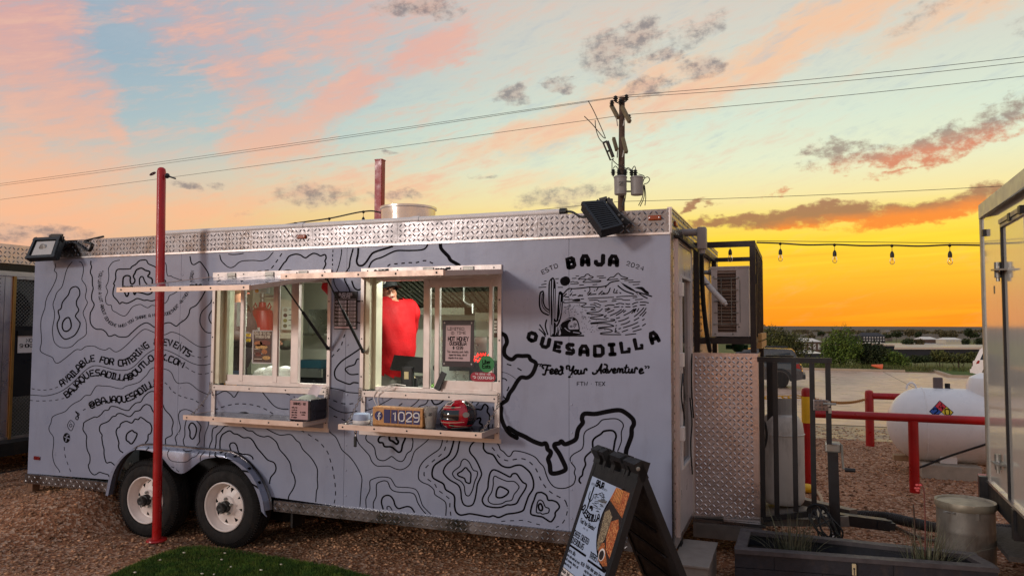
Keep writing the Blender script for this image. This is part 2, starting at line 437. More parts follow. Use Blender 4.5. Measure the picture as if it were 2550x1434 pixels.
_g('@',1.0,[(.72,.3),(.72,.7),(.35,.7),(.28,.6),(.28,.4),(.36,.3),(.72,.3),(.9,.3),(1,.45),(1,.8),(.8,1),(.2,1),(0,.8),(0,.2),(.2,0),(.75,0)])
_g('.',.15,[(.04,0),(.1,.06)]); _g(',',.2,[(.14,.08),(.02,-.16)]); _g('-',.4,[(.0,.5),(.4,.5)]); _g('·',.15,[(.04,.48),(.1,.52)])
_g(':',.15,[(.06,.15),(.1,.22)],[(.06,.65),(.1,.72)]); _g("'",.12,[(.08,1),(.04,.75)]); _g('"',.3,[(.05,1.02),(.02,.78)],[(.26,1.02),(.23,.78)]); _g('!',.12,[(.06,1),(.06,.3)],[(.06,.08),(.06,.02)])
_g('$',.7,[(.7,.85),(.15,.85),(0,.74),(0,.6),(.15,.5),(.6,.5),(.7,.38),(.7,.26),(.58,.15),(0,.15)],[(.35,1.05),(.35,-.05)])
_g('/',.5,[(0,0),(.5,1)]); _g('(',.25,[(.25,1),(.05,.7),(.05,.3),(.25,0)]); _g(')',.25,[(0,1),(.2,.7),(.2,.3),(0,0)]); _g(' ',.5)
# lower case (x-height .62)
_g('a',.5,[(.5,.62),(.5,0)],[(.5,.5),(.35,.62),(.15,.62),(0,.45),(0,.15),(.15,0),(.35,0),(.5,.14)])
_g('b',.5,[(0,1),(0,0),(.35,0),(.5,.15),(.5,.47),(.35,.62),(0,.62)])
_g('c',.45,[(.45,.6),(.12,.62),(0,.47),(0,.15),(.12,0),(.45,.02)])
_g('d',.5,[(.5,1),(.5,0),(.15,0),(0,.15),(0,.47),(.15,.62),(.5,.62)])
_g('e',.5,[(0,.32),(.5,.32),(.48,.5),(.35,.62),(.15,.62),(0,.46),(0,.15),(.15,0),(.46,.02)])
_g('f',.38,[(.38,1),(.2,1),(.13,.88),(.13,0)],[(0,.6),(.34,.6)])
_g('g',.5,[(.5,.62),(.5,-.15),(.36,-.28),(.05,-.26)],[(.5,.06),(.15,.02),(0,.16),(0,.47),(.15,.62),(.5,.6)])
_g('h',.5,[(0,1),(0,0)],[(0,.5),(.15,.62),(.36,.62),(.5,.5),(.5,0)])
_g('i',.12,[(.06,.62),(.06,0)],[(.06,.84),(.06,.9)])
_g('k',.45,[(0,1),(0,0)],[(.42,.62),(.05,.3),(.45,0)])
_g('l',.15,[(.05,1),(.05,.08),(.15,0)])
_g('m',.8,[(0,.62),(0,0)],[(0,.5),(.12,.62),(.28,.62),(.4,.5),(.4,0)],[(.4,.5),(.52,.62),(.68,.62),(.8,.5),(.8,0)])
_g('n',.5,[(0,.62),(0,0)],[(0,.5),(.15,.62),(.36,.62),(.5,.5),(.5,0)])
_g('o',.5,[(.15,0),(0,.15),(0,.47),(.15,.62),(.35,.62),(.5,.47),(.5,.15),(.35,0),(.15,0)])
_g('p',.5,[(0,.62),(0,-.28)],[(0,.6),(.35,.62),(.5,.47),(.5,.15),(.35,0),(0,.02)])
_g('q',.5,[(.5,.62),(.5,-.28)],[(.5,.6),(.15,.62),(0,.47),(0,.15),(.15,0),(.5,.02)])
_g('r',.35,[(0,.62),(0,0)],[(0,.46),(.14,.6),(.35,.62)])
_g('s',.45,[(.43,.62),(.12,.62),(.02,.48),(.12,.34),(.34,.3),(.44,.16),(.34,0),(0,0)])
_g('t',.36,[(.14,.9),(.14,.1),(.24,0),(.36,.02)],[(0,.62),(.34,.62)])
_g('u',.5,[(0,.62),(0,.14),(.15,0),(.35,0),(.5,.14)],[(.5,.62),(.5,0)])
_g('v',.48,[(0,.62),(.24,0),(.48,.62)]); _g('w',.7,[(0,.62),(.18,0),(.35,.5),(.52,0),(.7,.62)])
_g('x',.48,[(0,.62),(.48,0)],[(0,0),(.48,.62)]); _g('y',.5,[(0,.62),(.25,.05)],[(.5,.62),(.2,-.28),(.02,-.28)]); _g('z',.45,[(0,.62),(.45,.62),(0,0),(.45,0)])
def text(mb, s, x, y, h, M, sw, track=.22, slant=0., width=None, smooth=False, align='l', aspect=1.):
    """one line of stroke lettering, baseline start (x,y), cap height h; width squeezes it to fit"""
    adv = [G.get(c, G[' '])[0]*aspect+track for c in s]; tot = sum(adv)-track
    k = h if width is None else width/max(tot, .01)
    if align == 'c': x -= tot*k/2
    if align == 'r': x -= tot*k
    for c, a in zip(s, adv):
        for st in G.get(c, G[' '])[1]:
            P = [(x+(px*aspect+py*slant)*k, y+py*h) for px, py in st]
            if smooth and len(P) > 2: P = spline(P, False, 4)
            ribbon(mb, P, sw, M)
        x += a*k
def text_path(mb, s, path, h, M, sw, track=.22, up=1):
    """lettering whose baseline follows path (y down picture points); spreads over the whole length"""
    P = spline(path, False, 10); d = [0.]
    for a, b in zip(P[:-1], P[1:]): d.append(d[-1]+float(np.hypot(*(b-a))))
    adv = [G.get(c, G[' '])[0]+track for c in s]; tot = sum(adv)-track; k = d[-1]/tot; x = 0
    def at(l):
        i = min(max(int(np.searchsorted(d, l))-1, 0), len(P)-2); t = (l-d[i])/max(d[i+1]-d[i], 1e-6); return P[i]+(P[i+1]-P[i])*t
    for c, a in zip(s, adv):
        w = (a-track)*k; c0 = at(max(x, 0)); c1 = at(min(x+w, d[-1])); t = c1-c0; l = np.hypot(*t)
        t = t/l if l > 1e-6 else np.array([1., 0]); u = np.array([t[1], -t[0]])*up
        for st in G.get(c, G[' '])[1]:
            ribbon(mb, [c0+t*px*k+u*py*h for px, py in st], sw, M)
        x += a*k
def glyph_quad(mb, ch, q, M, sw):
    """heavy letter fitted to a four-cornered box (TL,TR,BR,BL)"""
    q = [np.array(p, float) for p in q]; hgt = np.hypot(*(q[3]-q[0])); wid = np.hypot(*(q[1]-q[0])); a = G[ch][0]
    ix = sw*.5/wid; iy = sw*.5/hgt
    def B(px, py):
        u = ix + px/a*(1-2*ix); v = 1-(iy + max(py, -.12)*(1-2*iy))
        return (q[0]*(1-u)+q[1]*u)*(1-v) + (q[3]*(1-u)+q[2]*u)*v
    for st in G[ch][1]: ribbon(mb, [B(*p) for p in st], sw, M)
def skin(joints, edges, sub=2):
    """one continuous tapered surface round a skeleton: joints name->(pos, radius or (rx,ry))"""
    names = list(joints); me = bpy.data.meshes.new('s'); 
    me.from_pydata([joints[k][0] for k in names], [(names.index(a), names.index(b)) for a, b in edges], [])
    o = bpy.data.objects.new('s', me); COL.objects.link(o)
    md = o.modifiers.new('k', 'SKIN'); md.use_smooth_shade = True
    for i, k in enumerate(names):
        r = joints[k][1]; me.skin_vertices[0].data[i].radius = (r, r) if not isinstance(r, tuple) else r
        me.skin_vertices[0].data[i].use_root = (i == 0)
    sb = o.modifiers.new('d', 'SUBSURF'); sb.levels = sub; sb.render_levels = sub
    dg = bpy.context.evaluated_depsgraph_get(); out = bpy.data.meshes.new_from_object(o.evaluated_get(dg))
    bpy.data.objects.remove(o, do_unlink=True); bpy.data.meshes.remove(me)
    return out
# ------------------------------------------------------------------ shared materials
M_WRAP = mat('wrap_vinyl', (143,148,168), .36, 0, .06, 2.5, .35, 2.6, .5, .1, coat=.45, dirt=.10)
M_INK = mat('ink_black', (13,10,13), .75, 0, .1, 5, spec=.08)
M_TREAD = mat('tread_plate', (132,127,128), .3, 1., .12, 4, .15, 40, rvar=.12, dirt=.12)
M_TREADB = mat('tread_plate_bright', (214,204,204), .34, 1., .10, 4, .15, 40, rvar=.1)
M_ALU = mat('aluminium', (214,206,204), .34, 1., .08, 7, .04, 80, rvar=.1)
M_ALUP = mat('aluminium_painted', (216,204,198), .42, .55, .08, 7, rvar=.1, dirt=.08)
M_STEEL = mat('stainless', (190,192,186), .3, 1., .08, 4)
M_BLACK = mat('black_steel', (26,27,31), .42, .1, .25, 9, .05, 90, dirt=.12)
M_BLACKP = mat('black_plastic', (22,22,24), .5, 0, .15, 8, .15, 220)
M_RUB = mat('rubber', (30,27,26), .78, 0, .22, 12, .25, 160, .3, dirt=.3)
M_WHITEP = mat('white_paint', (226,218,212), .38, 0, .06, 5, dirt=.05)
M_RED = mat('red_paint', (172,12,18), .36, 0, .2, 4, .08, 40, rvar=.16, dirt=.22)
M_YEL = mat('yellow_paint', (236,182,30), .5, 0, .15, 6)
M_CONC = mat('concrete', (176,166,152), .85, 0, .14, 9, .3, 120, .3)
M_GALV = mat('galvanised', (150,148,142), .45, .75, .18, 6, .05, 60, dirt=.2)
M_GLASS = None
def glass(name='glass', tint=(.93,.97,.95), rough=.02, alpha=.86):
    if name in MATS: return MATS[name]
    m = bpy.data.materials.new(name); m.use_nodes = True; t = m.node_tree; t.nodes.clear(); n = Nt(t)
    tr = n.node('ShaderNodeBsdfTransparent'); tr.inputs[0].default_value = (*tint, 1)
    gl = n.node('ShaderNodeBsdfGlossy'); gl.inputs['Roughness'].default_value = rough; gl.inputs[0].default_value = (1,1,1,1)
    fr = n.node('ShaderNodeFresnel'); fr.inputs[0].default_value = 1.28
    f = n.math('MULTIPLY', S(n, fr.outputs[0]), 1.0) + (1-alpha)*.05
    mx = n.node('ShaderNodeMixShader'); n.put(mx.inputs[0], f)
    t.links.new(tr.outputs[0], mx.inputs[1]); t.links.new(gl.outputs[0], mx.inputs[2])
    o = n.node('ShaderNodeOutputMaterial'); t.links.new(mx.outputs[0], o.inputs[0]); MATS[name] = m
    return m
M_GLASS = glass()
M_DGLASS = mat('dark_glass', (14,16,18), .06, 0, .05, 3, spec=.7)
def lugs(mb, u0, u1, v0, v1, M, pitch=.044, L=.036, wd=.012, h=.003, skip=None):
    """raised tread-plate lugs, M(u,v,height)"""
    i = 0; u = u0+pitch*.5
    while u < u1-pitch*.3:
        j = 0; v = v0+pitch*.5
        while v < v1-pitch*.35:
            if skip is None or not skip(u, v):
                a = math.radians(45 if (i+j) % 2 else -45); c, s = math.cos(a), math.sin(a)
                pts = [(-L/2,0),(-L*.22,-wd/2),(L*.22,-wd/2),(L/2,0),(L*.22,wd/2),(-L*.22,wd/2)]
                vs = [M(u+x*c-y*s, v+x*s+y*c, 0.0004) for x, y in pts]+[M(u-L*.22*c, v-L*.22*s, h), M(u+L*.22*c, v+L*.22*s, h)]
                mb.add(vs, [(0,1,6),(1,2,7,6),(2,3,7),(3,4,7),(4,5,6,7),(5,0,6)])
            v += pitch; j += 1
        u += pitch; i += 1
def screws(mb, pts, r=.006, ax=(0,-1,0)):
    for p in pts: mb.lathe([(r,0),(r*.8,.003),(0,.004)], p, ax, 8, False)
# ------------------------------------------------------------------ ground, lot, fields
CURB = onZ(2200, 926, -.95).y
def sm(x, a, b): t = min(1, max(0, (x-a)/(b-a))); return t*t*(3-2*t)
def gz(x, y):
    """height of the ground"""
    z = 0.
    # heap of gravel behind the rear wheel, under the tail of the trailer
    rise = sm(-x, 5.55, 6.1)*sm(y, 4.2, 4.95)
    z += .25*rise*(1-.45*sm(-x, 6.0, 6.9))*(1-.75*sm(y, 5.6, 7.5))*(1-sm(y, 8, 11))*(1-sm(-x, 9.5, 12))
    z += .05*sm(-x, 5.6, 6.4)*sm(y, 2.6, 4.2)*(1-sm(y, 8, 11))*(1-sm(-x, 9.5, 12))
    # hollow where the wheels stand
    z -= .065*sm(-x, 3.4, 3.9)*(1-sm(-x, 5.5, 5.9))*sm(y, 4.72, 5.0)*(1-sm(y, 6, 7))
    if y > 13: z += float(np.interp(y, [13,30,CURB+3,60,100,200,400,800,1200,2000,3000,5000], [0,-.95,-.95,-1.6,-3.4,-7.8,-13.2,-12,-10,-7,-1,3]))
    return z
def grid(xs, ys, fz):
    vs = [(x, y, fz(x, y)) for y in ys for x in xs]; k = len(xs)
    fs = [(j*k+i, j*k+i+1, (j+1)*k+i+1, (j+1)*k+i) for j in range(len(ys)-1) for i in range(k-1)]
    return vs, fs
def ground_mat():
    m = bpy.data.materials.new('gravel_ground'); m.use_nodes = True; t = m.node_tree; bs = t.nodes['Principled BSDF']; n = Nt(t)
    oc = S(n, n.node('ShaderNodeTexCoord').outputs['Object'])
    x, y, z = n.sep(oc)
    c1 = n.noise(oc, .9, 6, .65); c2 = n.noise(oc, 38, 5, .7); v = n.voro(oc, 46, out=1); vd = n.voro(oc, 46, out=0)
    col = n.mix(n.sstep(c1, .38, .66), srgb(140,90,60), srgb(176,122,88))
    vs = n.sep(v)[0]
    col = n.mix(n.sstep(vs, .55, .95)*.7, col, srgb(214,180,152))
    col = n.mix(n.sstep(vs, .3, .05)*.6, col, srgb(64,44,32))
    col = n.mix(n.sstep(c2, .5, .75)*.5, col, srgb(84,58,40))
    grass = n.mix(n.sstep(n.noise(oc, .035, 6, .65), .36, .64), srgb(80,90,38), srgb(116,112,58))
    grass = n.mix(n.sstep(n.noise(oc, .012, 5, .6), .5, .66)*.7, grass, srgb(88,92,40))
    far = n.sstep(y, CURB+.4, CURB+1.2)
    col = n.mix(far, col, grass)
    hill = n.mix(n.sstep(n.noise(n.scale(oc, (.35, 1, 1)), .008, 6, .7), .4, .62), srgb(74,64,56), srgb(104,92,80))
    col = n.mix(n.sstep(y, 700., 1000.), col, hill)
    n.put(bs.inputs['Base Color'], col); bs.inputs['Roughness'].default_value = .9; bs.inputs['Specular IOR Level'].default_value = .25
    h = vd*.6 + c2*.5
    b = n.node('ShaderNodeBump'); b.inputs['Strength'].default_value = .8; b.inputs['Distance'].default_value = .02; n.put(b.inputs['Height'], h)
    t.links.new(b.outputs[0], bs.inputs['Normal']); return m
xs = [-4000,-2000,-900,-400,-200,-100,-60,-40,-30,-24,-18,-14] + [x*.2-11 for x in range(0, 91)] + [8,10,13,17,22,30,40,60,90,150,300,700,1500,3000]
ys = [-60,-25,-10,-4,-1,1] + [1.2+y*.2 for y in range(0, 50)] + [11.4,12.2,13,14.5,16,18,21,25,30,34,38,CURB,CURB+1,CURB+3,53,56,60,68,76,85,95,110,140,180,240,320,420,560,720,900,1100,1400,1700,2100,2500,3000,5000]
me = bpy.data.meshes.new('ground'); v_, f_ = grid(xs, ys, gz); me.from_pydata(v_, [], f_); me.materials.append(ground_mat())
me.polygons.foreach_set('use_smooth', [True]*len(me.polygons))
link('ground', me, kind='structure')
# loose stones on the gravel: far too many to count
def stones(name, N, region, smin, smax, mt, seed, dens=None):
    g = np.random.default_rng(seed); P = []
    while len(P) < N:
        x = g.uniform(region[0], region[1]); y = g.uniform(region[2], region[3])
        if dens is not None and g.random() > dens(x, y): continue
        P.append((x, y))
    base = np.array([(1,0,0),(0,1,0),(-1,0,0),(0,-1,0),(0,0,1),(0,0,-1.)]); fc = np.array([(0,1,4),(1,2,4),(2,3,4),(3,0,4),(1,0,5),(2,1,5),(3,2,5),(0,3,5)])
    V = np.zeros((N*6, 3)); F = np.zeros((N*8, 3), int)
    for i, (x, y) in enumerate(P):
        s = smin+(smax-smin)*g.random()**2.2; a = g.uniform(0, 6.28)
        q = base*np.array([s*g.uniform(.8,1.4), s*g.uniform(.6,1), s*g.uniform(.4,.75)])*g.uniform(.75,1.25,(6,1))
        c, s_ = math.cos(a), math.sin(a); q = np.stack([q[:,0]*c-q[:,1]*s_, q[:,0]*s_+q[:,1]*c, q[:,2]], 1)
        V[i*6:i*6+6] = q+np.array([x, y, gz(x, y)+s*.2]); F[i*8:i*8+8] = fc+i*6
    me = bpy.data.meshes.new(name); me.vertices.add(len(V)); me.vertices.foreach_set('co', V.ravel())
    me.loops.add(len(F)*3); me.loops.foreach_set('vertex_index', F.ravel()); me.polygons.add(len(F)); me.polygons.foreach_set('loop_start', np.arange(0, len(F)*3, 3))
    try: me.polygons.foreach_set('loop_total', np.full(len(F), 3))
    except Exception: pass
    me.update(); me.validate(); me.materials.append(mt)
    return link(name, me, kind='stuff')
M_STONE = mat('stone_chips', (184,138,104), .85, 0, .2, 3, spec=.25, island=.6, col2=(124,90,66))
o = stones('gravel', 26000, (-9.5, 0.2, 3.0, 7.5), .006, .022, M_STONE, 3, lambda x, y: .25+.75*(1 if y < 5.6 else .6)*(1 if x < -1 else .8))
tag(o, 'loose brown gravel stones scattered over the ground around the food trailer', 'gravel')
o = stones('gravel', 9000, (-.4, 3.6, 5.4, 16.0), .008, .026, M_STONE, 5)
tag(o, 'loose reddish gravel stones around the red pipe rail and white tank', 'gravel')
# parking lot of pale concrete beyond the gravel, with joints, kerb and verge
pm_ = mat('parking_concrete', (208,174,150), .36, 0, .10, .8, .06, 40, .6, col2=(184,152,130))
LOTY = 16.5
b = MB(); rows = [LOTY, 21, 25.5, 30, 35, 40, CURB]
for i in range(-7, 9):
    for y0, y1 in zip(rows[:-1], rows[1:]):
        x0 = i*5.0; q = [(x0+.02,y0+.02),(x0+4.98,y0+.02),(x0+4.98,y1-.02),(x0+.02,y1-.02)]
        b.add([(u, v, gz(u, v)+.014) for u, v in q], [(0,1,2,3)])
b.build('parking_lot', pm_, kind='structure')
def sheet(nm, mt, x0, x1, ys_, o):
    b = MB(); vs = [(x, y, gz(x, y)+o) for y in ys_ for x in (x0, x1)]; b.add(vs, [(2*i, 2*i+1, 2*i+3, 2*i+2) for i in range(len(ys_)-1)]); return b.build(nm, mt, kind='structure')
sheet('lot_joint_filler', mat('joint_tar', (110,92,76), .9), -40, 45, [LOTY, 30, CURB], .007)
sheet('wet_apron', mat('wet_caliche', (150,124,102), .42, 0, .2, 1.5, .4, 30, .5, rvar=.2, col2=(112,90,72)), -40, 45, [13.1, LOTY], .004)
M_KERB = mat('kerb_concrete', (168,146,122), .8, 0, .12, 2, .2, 60)
k0 = -.95
b = MB(); b.box((-40,CURB,k0),(6.2,CURB+.25,k0+.15)); b.build('kerb', M_KERB, kind='structure')
kx = onZ(2362, 938, -.9).x; ky = onZ(2362, 938, -.9).y
b = MB(); b.box((kx,ky,k0),(kx+.25,CURB+3,k0+.15)); b.box((kx+.25,ky,k0),(kx+24,ky+.25,k0+.15)); b.build('kerb', M_KERB, kind='structure')
b = MB(); b.box((kx+.25,ky+.25,k0),(kx+24,CURB+4,k0+.13)); b.build('verge', mat('verge_grass', (74,92,34), .9, 0, .35, 3, .6, 30, .2), kind='structure')
b = MB(); b.box((-40,CURB+.25,k0),(6.2,CURB+2.6,k0+.13)); b.build('verge', MATS['verge_grass'], kind='structure')
lm = mat('line_paint', (214,200,180), .7, 0, .2, 3)
for x in (0.6, 3.3): sheet('lot_marking', lm, x, x+.11, [21.2, 25.3], .019)
sheet('lot_marking', lm, -8, 1.6, [25.7, 25.82], .019)
# artificial turf mat in front of the trailer
tp = [onZ(x, y, .012) for x, y in ((250,1445),(330,1405),(400,1378),(460,1362),(510,1360),(600,1372),(720,1392),(840,1412),(960,1446))]
edge = [(p.x, p.y) for p in tp]; edge += [(-1.9, 3.0), (-5.0, 3.0)]
b = MB(); b.prism(edge, lambda u, v: (u, v, gz(u, v)-.0), lambda u, v: (u, v, gz(u, v)+.014))
turf = b.build('turf_mat', mat('turf_backing', (44,62,20), .95, 0, .3, 14, .6, 200, .15))
tag(turf, 'green artificial turf mat lying on the gravel in front of the wheels', 'turf mat')
def inside(x, y):
    c = False; k = len(edge)
    for i in range(k):
        x0, y0 = edge[i]; x1, y1 = edge[i-1]
        if (y0 > y) != (y1 > y) and x < (x1-x0)*(y-y0)/(y1-y0)+x0: c = not c
    return c
g = np.random.default_rng(11); vs = []; fs = []
while len(fs) < 60000:
    x = g.uniform(-5.6, -1.9); y = 3.6+1.5*g.random()
    if not inside(x, y): continue
    h = g.uniform(.012, .026); a = g.uniform(0, 6.28); w = .0022; dx, dy = math.cos(a), math.sin(a); lx, ly = g.normal(0, .008, 2); z = .013
    k = len(vs); vs += [(x-dx*w, y-dy*w, z), (x+dx*w, y+dy*w, z), (x+lx, y+ly, z+h)]; fs.append((k, k+1, k+2))
me = bpy.data.meshes.new('turf_blade'); me.from_pydata(vs, [], fs); me.materials.append(mat('turf_green', (60,88,26), .7, 0, .35, 5, island=.5, spec=.3, col2=(92,108,36)))
o = link('turf_blade', me, turf, kind='stuff')
b = MB(); g = np.random.default_rng(4)
for px, py in ((458,1375),(552,1392),(503,1427),(533,1429),(560,1376),(399,1393),(336,1424),(575,1410),(650,1418),(700,1404)):
    p = onZ(px, py, .036); b.ell((p.x,p.y,.036), (.012*g.uniform(.6,1.2),.009,.005), 6, 4)
o = b.build('litter_chip', mat('pale_chip', (206,196,170), .8)); o['kind'] = 'stuff'; tag(o, 'small pale chips of litter lying on the green turf mat', 'litter')
# ================================================================== the food trailer
Y0, XL, XR, Y1 = 5.1, -6.985, -.787, 8.40
ZB, ZR, ZF, ZT = .275, .362, 2.447, 2.615           # rail bottom, rail top, fascia bottom, fascia top
TR = thing('food_trailer', 'grey-blue food trailer wrapped in black contour lines with two open serving windows', 'food trailer', (-3.9, 6.7, 0))
WIN = [(-4.745, -3.525, 1.29, 2.25), (-3.24, -2.03, 1.29, 2.25)]
def side(u, v, d=0.): return (u, Y0-d, v)
YF, WY, TIRE_R = 5.0, 5.012, .352
# fender: rolled shell from the body out over both wheels, with a skirt
def zz(p): return (p.x, p.z)
sc = 450/2151.
def fz_(x, y, Y): p = onY(250+x*sc, 1090+y*sc, Y); return (p.x, p.z)
topA = [fz_(*q, YF) for q in ((55,690),(108,450),(170,305),(258,192),(350,125),(440,98))]+[fz_(*q, Y0) for q in ((740,85),(1000,106),(1300,133),(1500,152),(1620,182),(1750,268),(1850,370),(1930,480),(1990,600),(2030,720),(2052,845))]
topA = spline(topA, False, 4)
def resample(P, k):
    P = [np.array(p) for p in P]; d = np.concatenate([[0], np.cumsum([np.hypot(*(b-a)) for a, b in zip(P[:-1], P[1:])])]); t = np.linspace(0, d[-1], k)
    return np.stack([np.interp(t, d, [p[0] for p in P]), np.interp(t, d, [p[1] for p in P])], 1)
K = 90; A = resample(topA, K)
# ---- wrapped side sheets, split at the seams, with the window holes cut out
seams = [XL, -5.12, -3.385, -1.512, XR]
side_parts = []
for a, c in zip(seams[:-1], seams[1:]):
    b = MB(); xs_ = [a+.0015, c-.0015]; zs_ = [ZR, ZF]
    hole = [w for w in WIN if w[0] > a and w[1] < c]
    def cell(x0, x1, z0, z1): b.box((x0, Y0, z0), (x1, Y0+.02, z1))
    x0, x1 = xs_
    # bottom edge follows the wheel arch
    arch = [(float(q[0]), float(q[1])) for q in A if x0 < q[0] < x1 and q[1] > ZR]
    zm_ = 1.0 if arch else ZR
    if arch:
        lo = ([(x0, ZR)] if arch[0][0]-x0 > .06 else [])+(arch if arch[0][0]-x0 > .06 else [(x0, arch[0][1])]+arch); lo = lo+([(x1, ZR)] if x1-arch[-1][0] > .06 else [(x1, arch[-1][1])])
        b.prism([(x0, zm_)]+lo+[(x1, zm_)], lambda u, v: (u, Y0, v), lambda u, v: (u, Y0+.02, v))
    if hole:
        w = hole[0]; cell(x0, w[0], zm_, ZF); cell(w[1], x1, zm_, ZF); cell(w[0], w[1], zm_, w[2]); cell(w[0], w[1], w[3], ZF)
    else: cell(x0, x1, zm_, ZF)
    side_parts.append(b.build('side_sheet', M_WRAP, TR))
# ---- other walls, roof, floor (the room behind the windows)
M_INT = mat('kitchen_wall', (222,224,205), .4, .0, .05, 3, spec=.5)
b = MB(); b.box((XL, Y1-.03, ZB), (XR, Y1, ZT)); b.build('far_wall', [M_INT], TR)
b = MB(); b.box((XL, Y0+.02, ZB), (XL+.04, Y1-.03, ZT)); b.build('rear_wall', M_WRAP, TR)
b = MB(); b.box((XL+.04, Y0+.33, ZB+.02), (XR-.04, Y1-.032, ZR+.02)); b.build('floor', M_GALV, TR)
b = MB(); b.box((XL, Y0+.02, ZT-.10), (XR, Y1-.0, ZT-.01)); roof = b.build('roof', M_ALUP, TR)
# ---- tread-plate fascia along the top, sheets butted
fs_x = [XL, -6.0, -5.17, -4.35, -3.72, -2.92, -2.42, -1.75, XR]
for a, c in zip(fs_x[:-1], fs_x[1:]):
    b = MB(); b.box((a+.001, Y0-.006, ZF), (c-.001, Y0+.018, ZT)); fp = b.build('fascia_plate', M_TREAD, TR)
    b = MB(); lugs(b, a+.01, c-.01, ZF+.004, ZT-.004, lambda u, v, h: (u, Y0-.006-h, v), .04, .034, .011); b.build('tread_lug', M_TREAD, fp, kind='stuff')
b = MB(); b.box((XR-.0, Y0+.02, ZF), (XR+.006, Y1, ZT)); fp = b.build('fascia_plate', M_TREAD, TR)
b = MB(); lugs(b, Y0+.03, Y1-.02, ZF+.004, ZT-.004, lambda u, v, h: (XR+.006+h, u, v), .04, .034, .011); b.build('tread_lug', M_TREAD, fp, kind='stuff')
b = MB(); b.tube([(XR, Y0-.002, ZF), (XR, Y0-.002, ZT+.006)], .012, 8); b.box((XR-.02, Y0-.012, ZT), (XR+.012, Y1, ZT+.01)); b.build('corner_trim', M_ALU, TR)
b = MB(); b.box((XL, Y0-.010, ZF-.008), (XR, Y0-.003, ZF+.006)); b.build('fascia_edge', M_ALU, TR)
b = MB(); screws(b, [(x, Y0-.007, ZF+.014) for x in np.arange(XL+.15, XR, .30)], .006); screws(b, [(XR+.007, y, ZT-.02) for y in np.arange(Y0+.1, Y1, .25)], .007, (1,0,0)); b.build('fascia_screw', M_GALV, TR, kind='stuff')
# ---- lower rub rail with tread face
for a, c in ((XL, A[0][0]-.02), (A[-1][0]+.03, XR)):
    b = MB(); b.box((a, Y0-.028, ZB), (c, Y0+.02, ZR)); rl = b.build('rub_rail', M_TREAD, TR)
    b = MB(); lugs(b, a, c, ZB+.002, ZR-.002, lambda u, v, h: (u, Y0-.028-h, v), .04, .034, .011)
    lugs(b, a, c, 0, .03, lambda u, v, h: (u, Y0-.028+v, ZR+h), .03, .024, .009)
    b.build('tread_lug', M_TREAD, rl, kind='stuff')
# ---- underside frame, rear corner post and axle beams
M_FRAME = mat('chassis', (20,19,20), .7, .2, .25, 6, dirt=.3)
b = MB(); b.box((XL+.1, Y0+.4, ZB-.07), (XR, Y0+.48, ZB)); b.box((XL+.1, Y1-.2, ZB-.07), (XR, Y1-.12, ZB))
for x in np.arange(XL+.2, XR, .61): b.box((x, Y0+.2, ZB-.05), (x+.05, Y1-.2, ZB))
b.box((-4.42, 5.3, .27), (-4.34, 8.1, .35)); b.box((-5.2, 5.3, .27), (-5.12, 8.1, .35))
b.build('chassis', M_FRAME, TR)
b = MB(); b.box((XL+.01, Y0+.0, .17), (XL+.075, Y0+.075, ZB)); b.build('corner_leg', mat('weathered_wood', (120,88,66), .8, 0, .2, 20), TR)
b = MB(); b.bbox((XL+.09, Y0-.012, .50), (XL+.17, Y0, .535), .012); b.build('marker_light', mat('red_lens', (110,12,14), .25, 0, .1, 20), TR)
M_AMB = mat('amber_lens', (150,60,10), .3, 0, .1, 20)
for px, py in ((753, 590), (1631, 543)):
    p = onY(px, py, Y0); b = MB(); b.bbox((p.x-.045, Y0-.022, p.z-.017), (p.x+.045, Y0-.006, p.z+.017), .014); ml = b.build('marker_light', M_AMB, TR)
    b = MB(); screws(b, [(p.x-.033, Y0-.022, p.z), (p.x+.033, Y0-.022, p.z)], .006); b.build('screw', M_ALU, ml)
p = onX(1676, 556, XR); b = MB(); b.bbox((XR+.006, Y0+.12, 2.51), (XR+.022, Y0+.21, 2.545), .012); b.build('marker_light', M_AMB, TR)
# ---- pipe along the roof edge
q0 = onY(420, 598, Y0+.03); q1 = onY(1408, 540, Y0+.03); zp = ZT+.022
b = MB(); b.tube([(q0.x-.05, Y0+.03, zp), (q1.x, Y0+.03, zp)], .024, 10)
for px in (745, 1032): x = onY(px, 560, Y0).x; b.tube([(x-.03, Y0+.03, zp), (x+.03, Y0+.03, zp)], .03, 10)
b.build('roof_pipe', M_WHITEP, TR, smooth=True)
b = MB(); b.tube(spline([(q1.x, Y0+.03, zp), (q1.x+.06, Y0, zp-.01), (q1.x+.14, Y0-.01, zp-.05), (q1.x+.25, Y0-.03, zp-.02)], sub=6), .009, 6); b.tube([(q1.x-.04, Y0+.03, zp), (q1.x+.01, Y0+.03, zp)], .028, 10); b.build('pipe_cable', M_BLACKP, TR, smooth=True)
qa = onY(205, 610, Y0); b = MB(); b.tube(spline([(qa.x-.25, Y0-.015, ZT-.09), (qa.x-.1, Y0-.02, ZT-.03), (qa.x+.02, Y0-.03, ZT-.07), (qa.x+.1, Y0-.02, ZT-.11), (qa.x+.14, Y0-.02, ZT-.05), (qa.x+.05, Y0-.02, ZT-.02), (qa.x+.25, Y0+.02, zp)], sub=6), .01, 6); b.tube([(q0.x-.1, Y0+.03, zp), (q0.x-.05, Y0+.03, zp)], .028, 10); b.build('pipe_cable', M_BLACKP, TR, smooth=True)
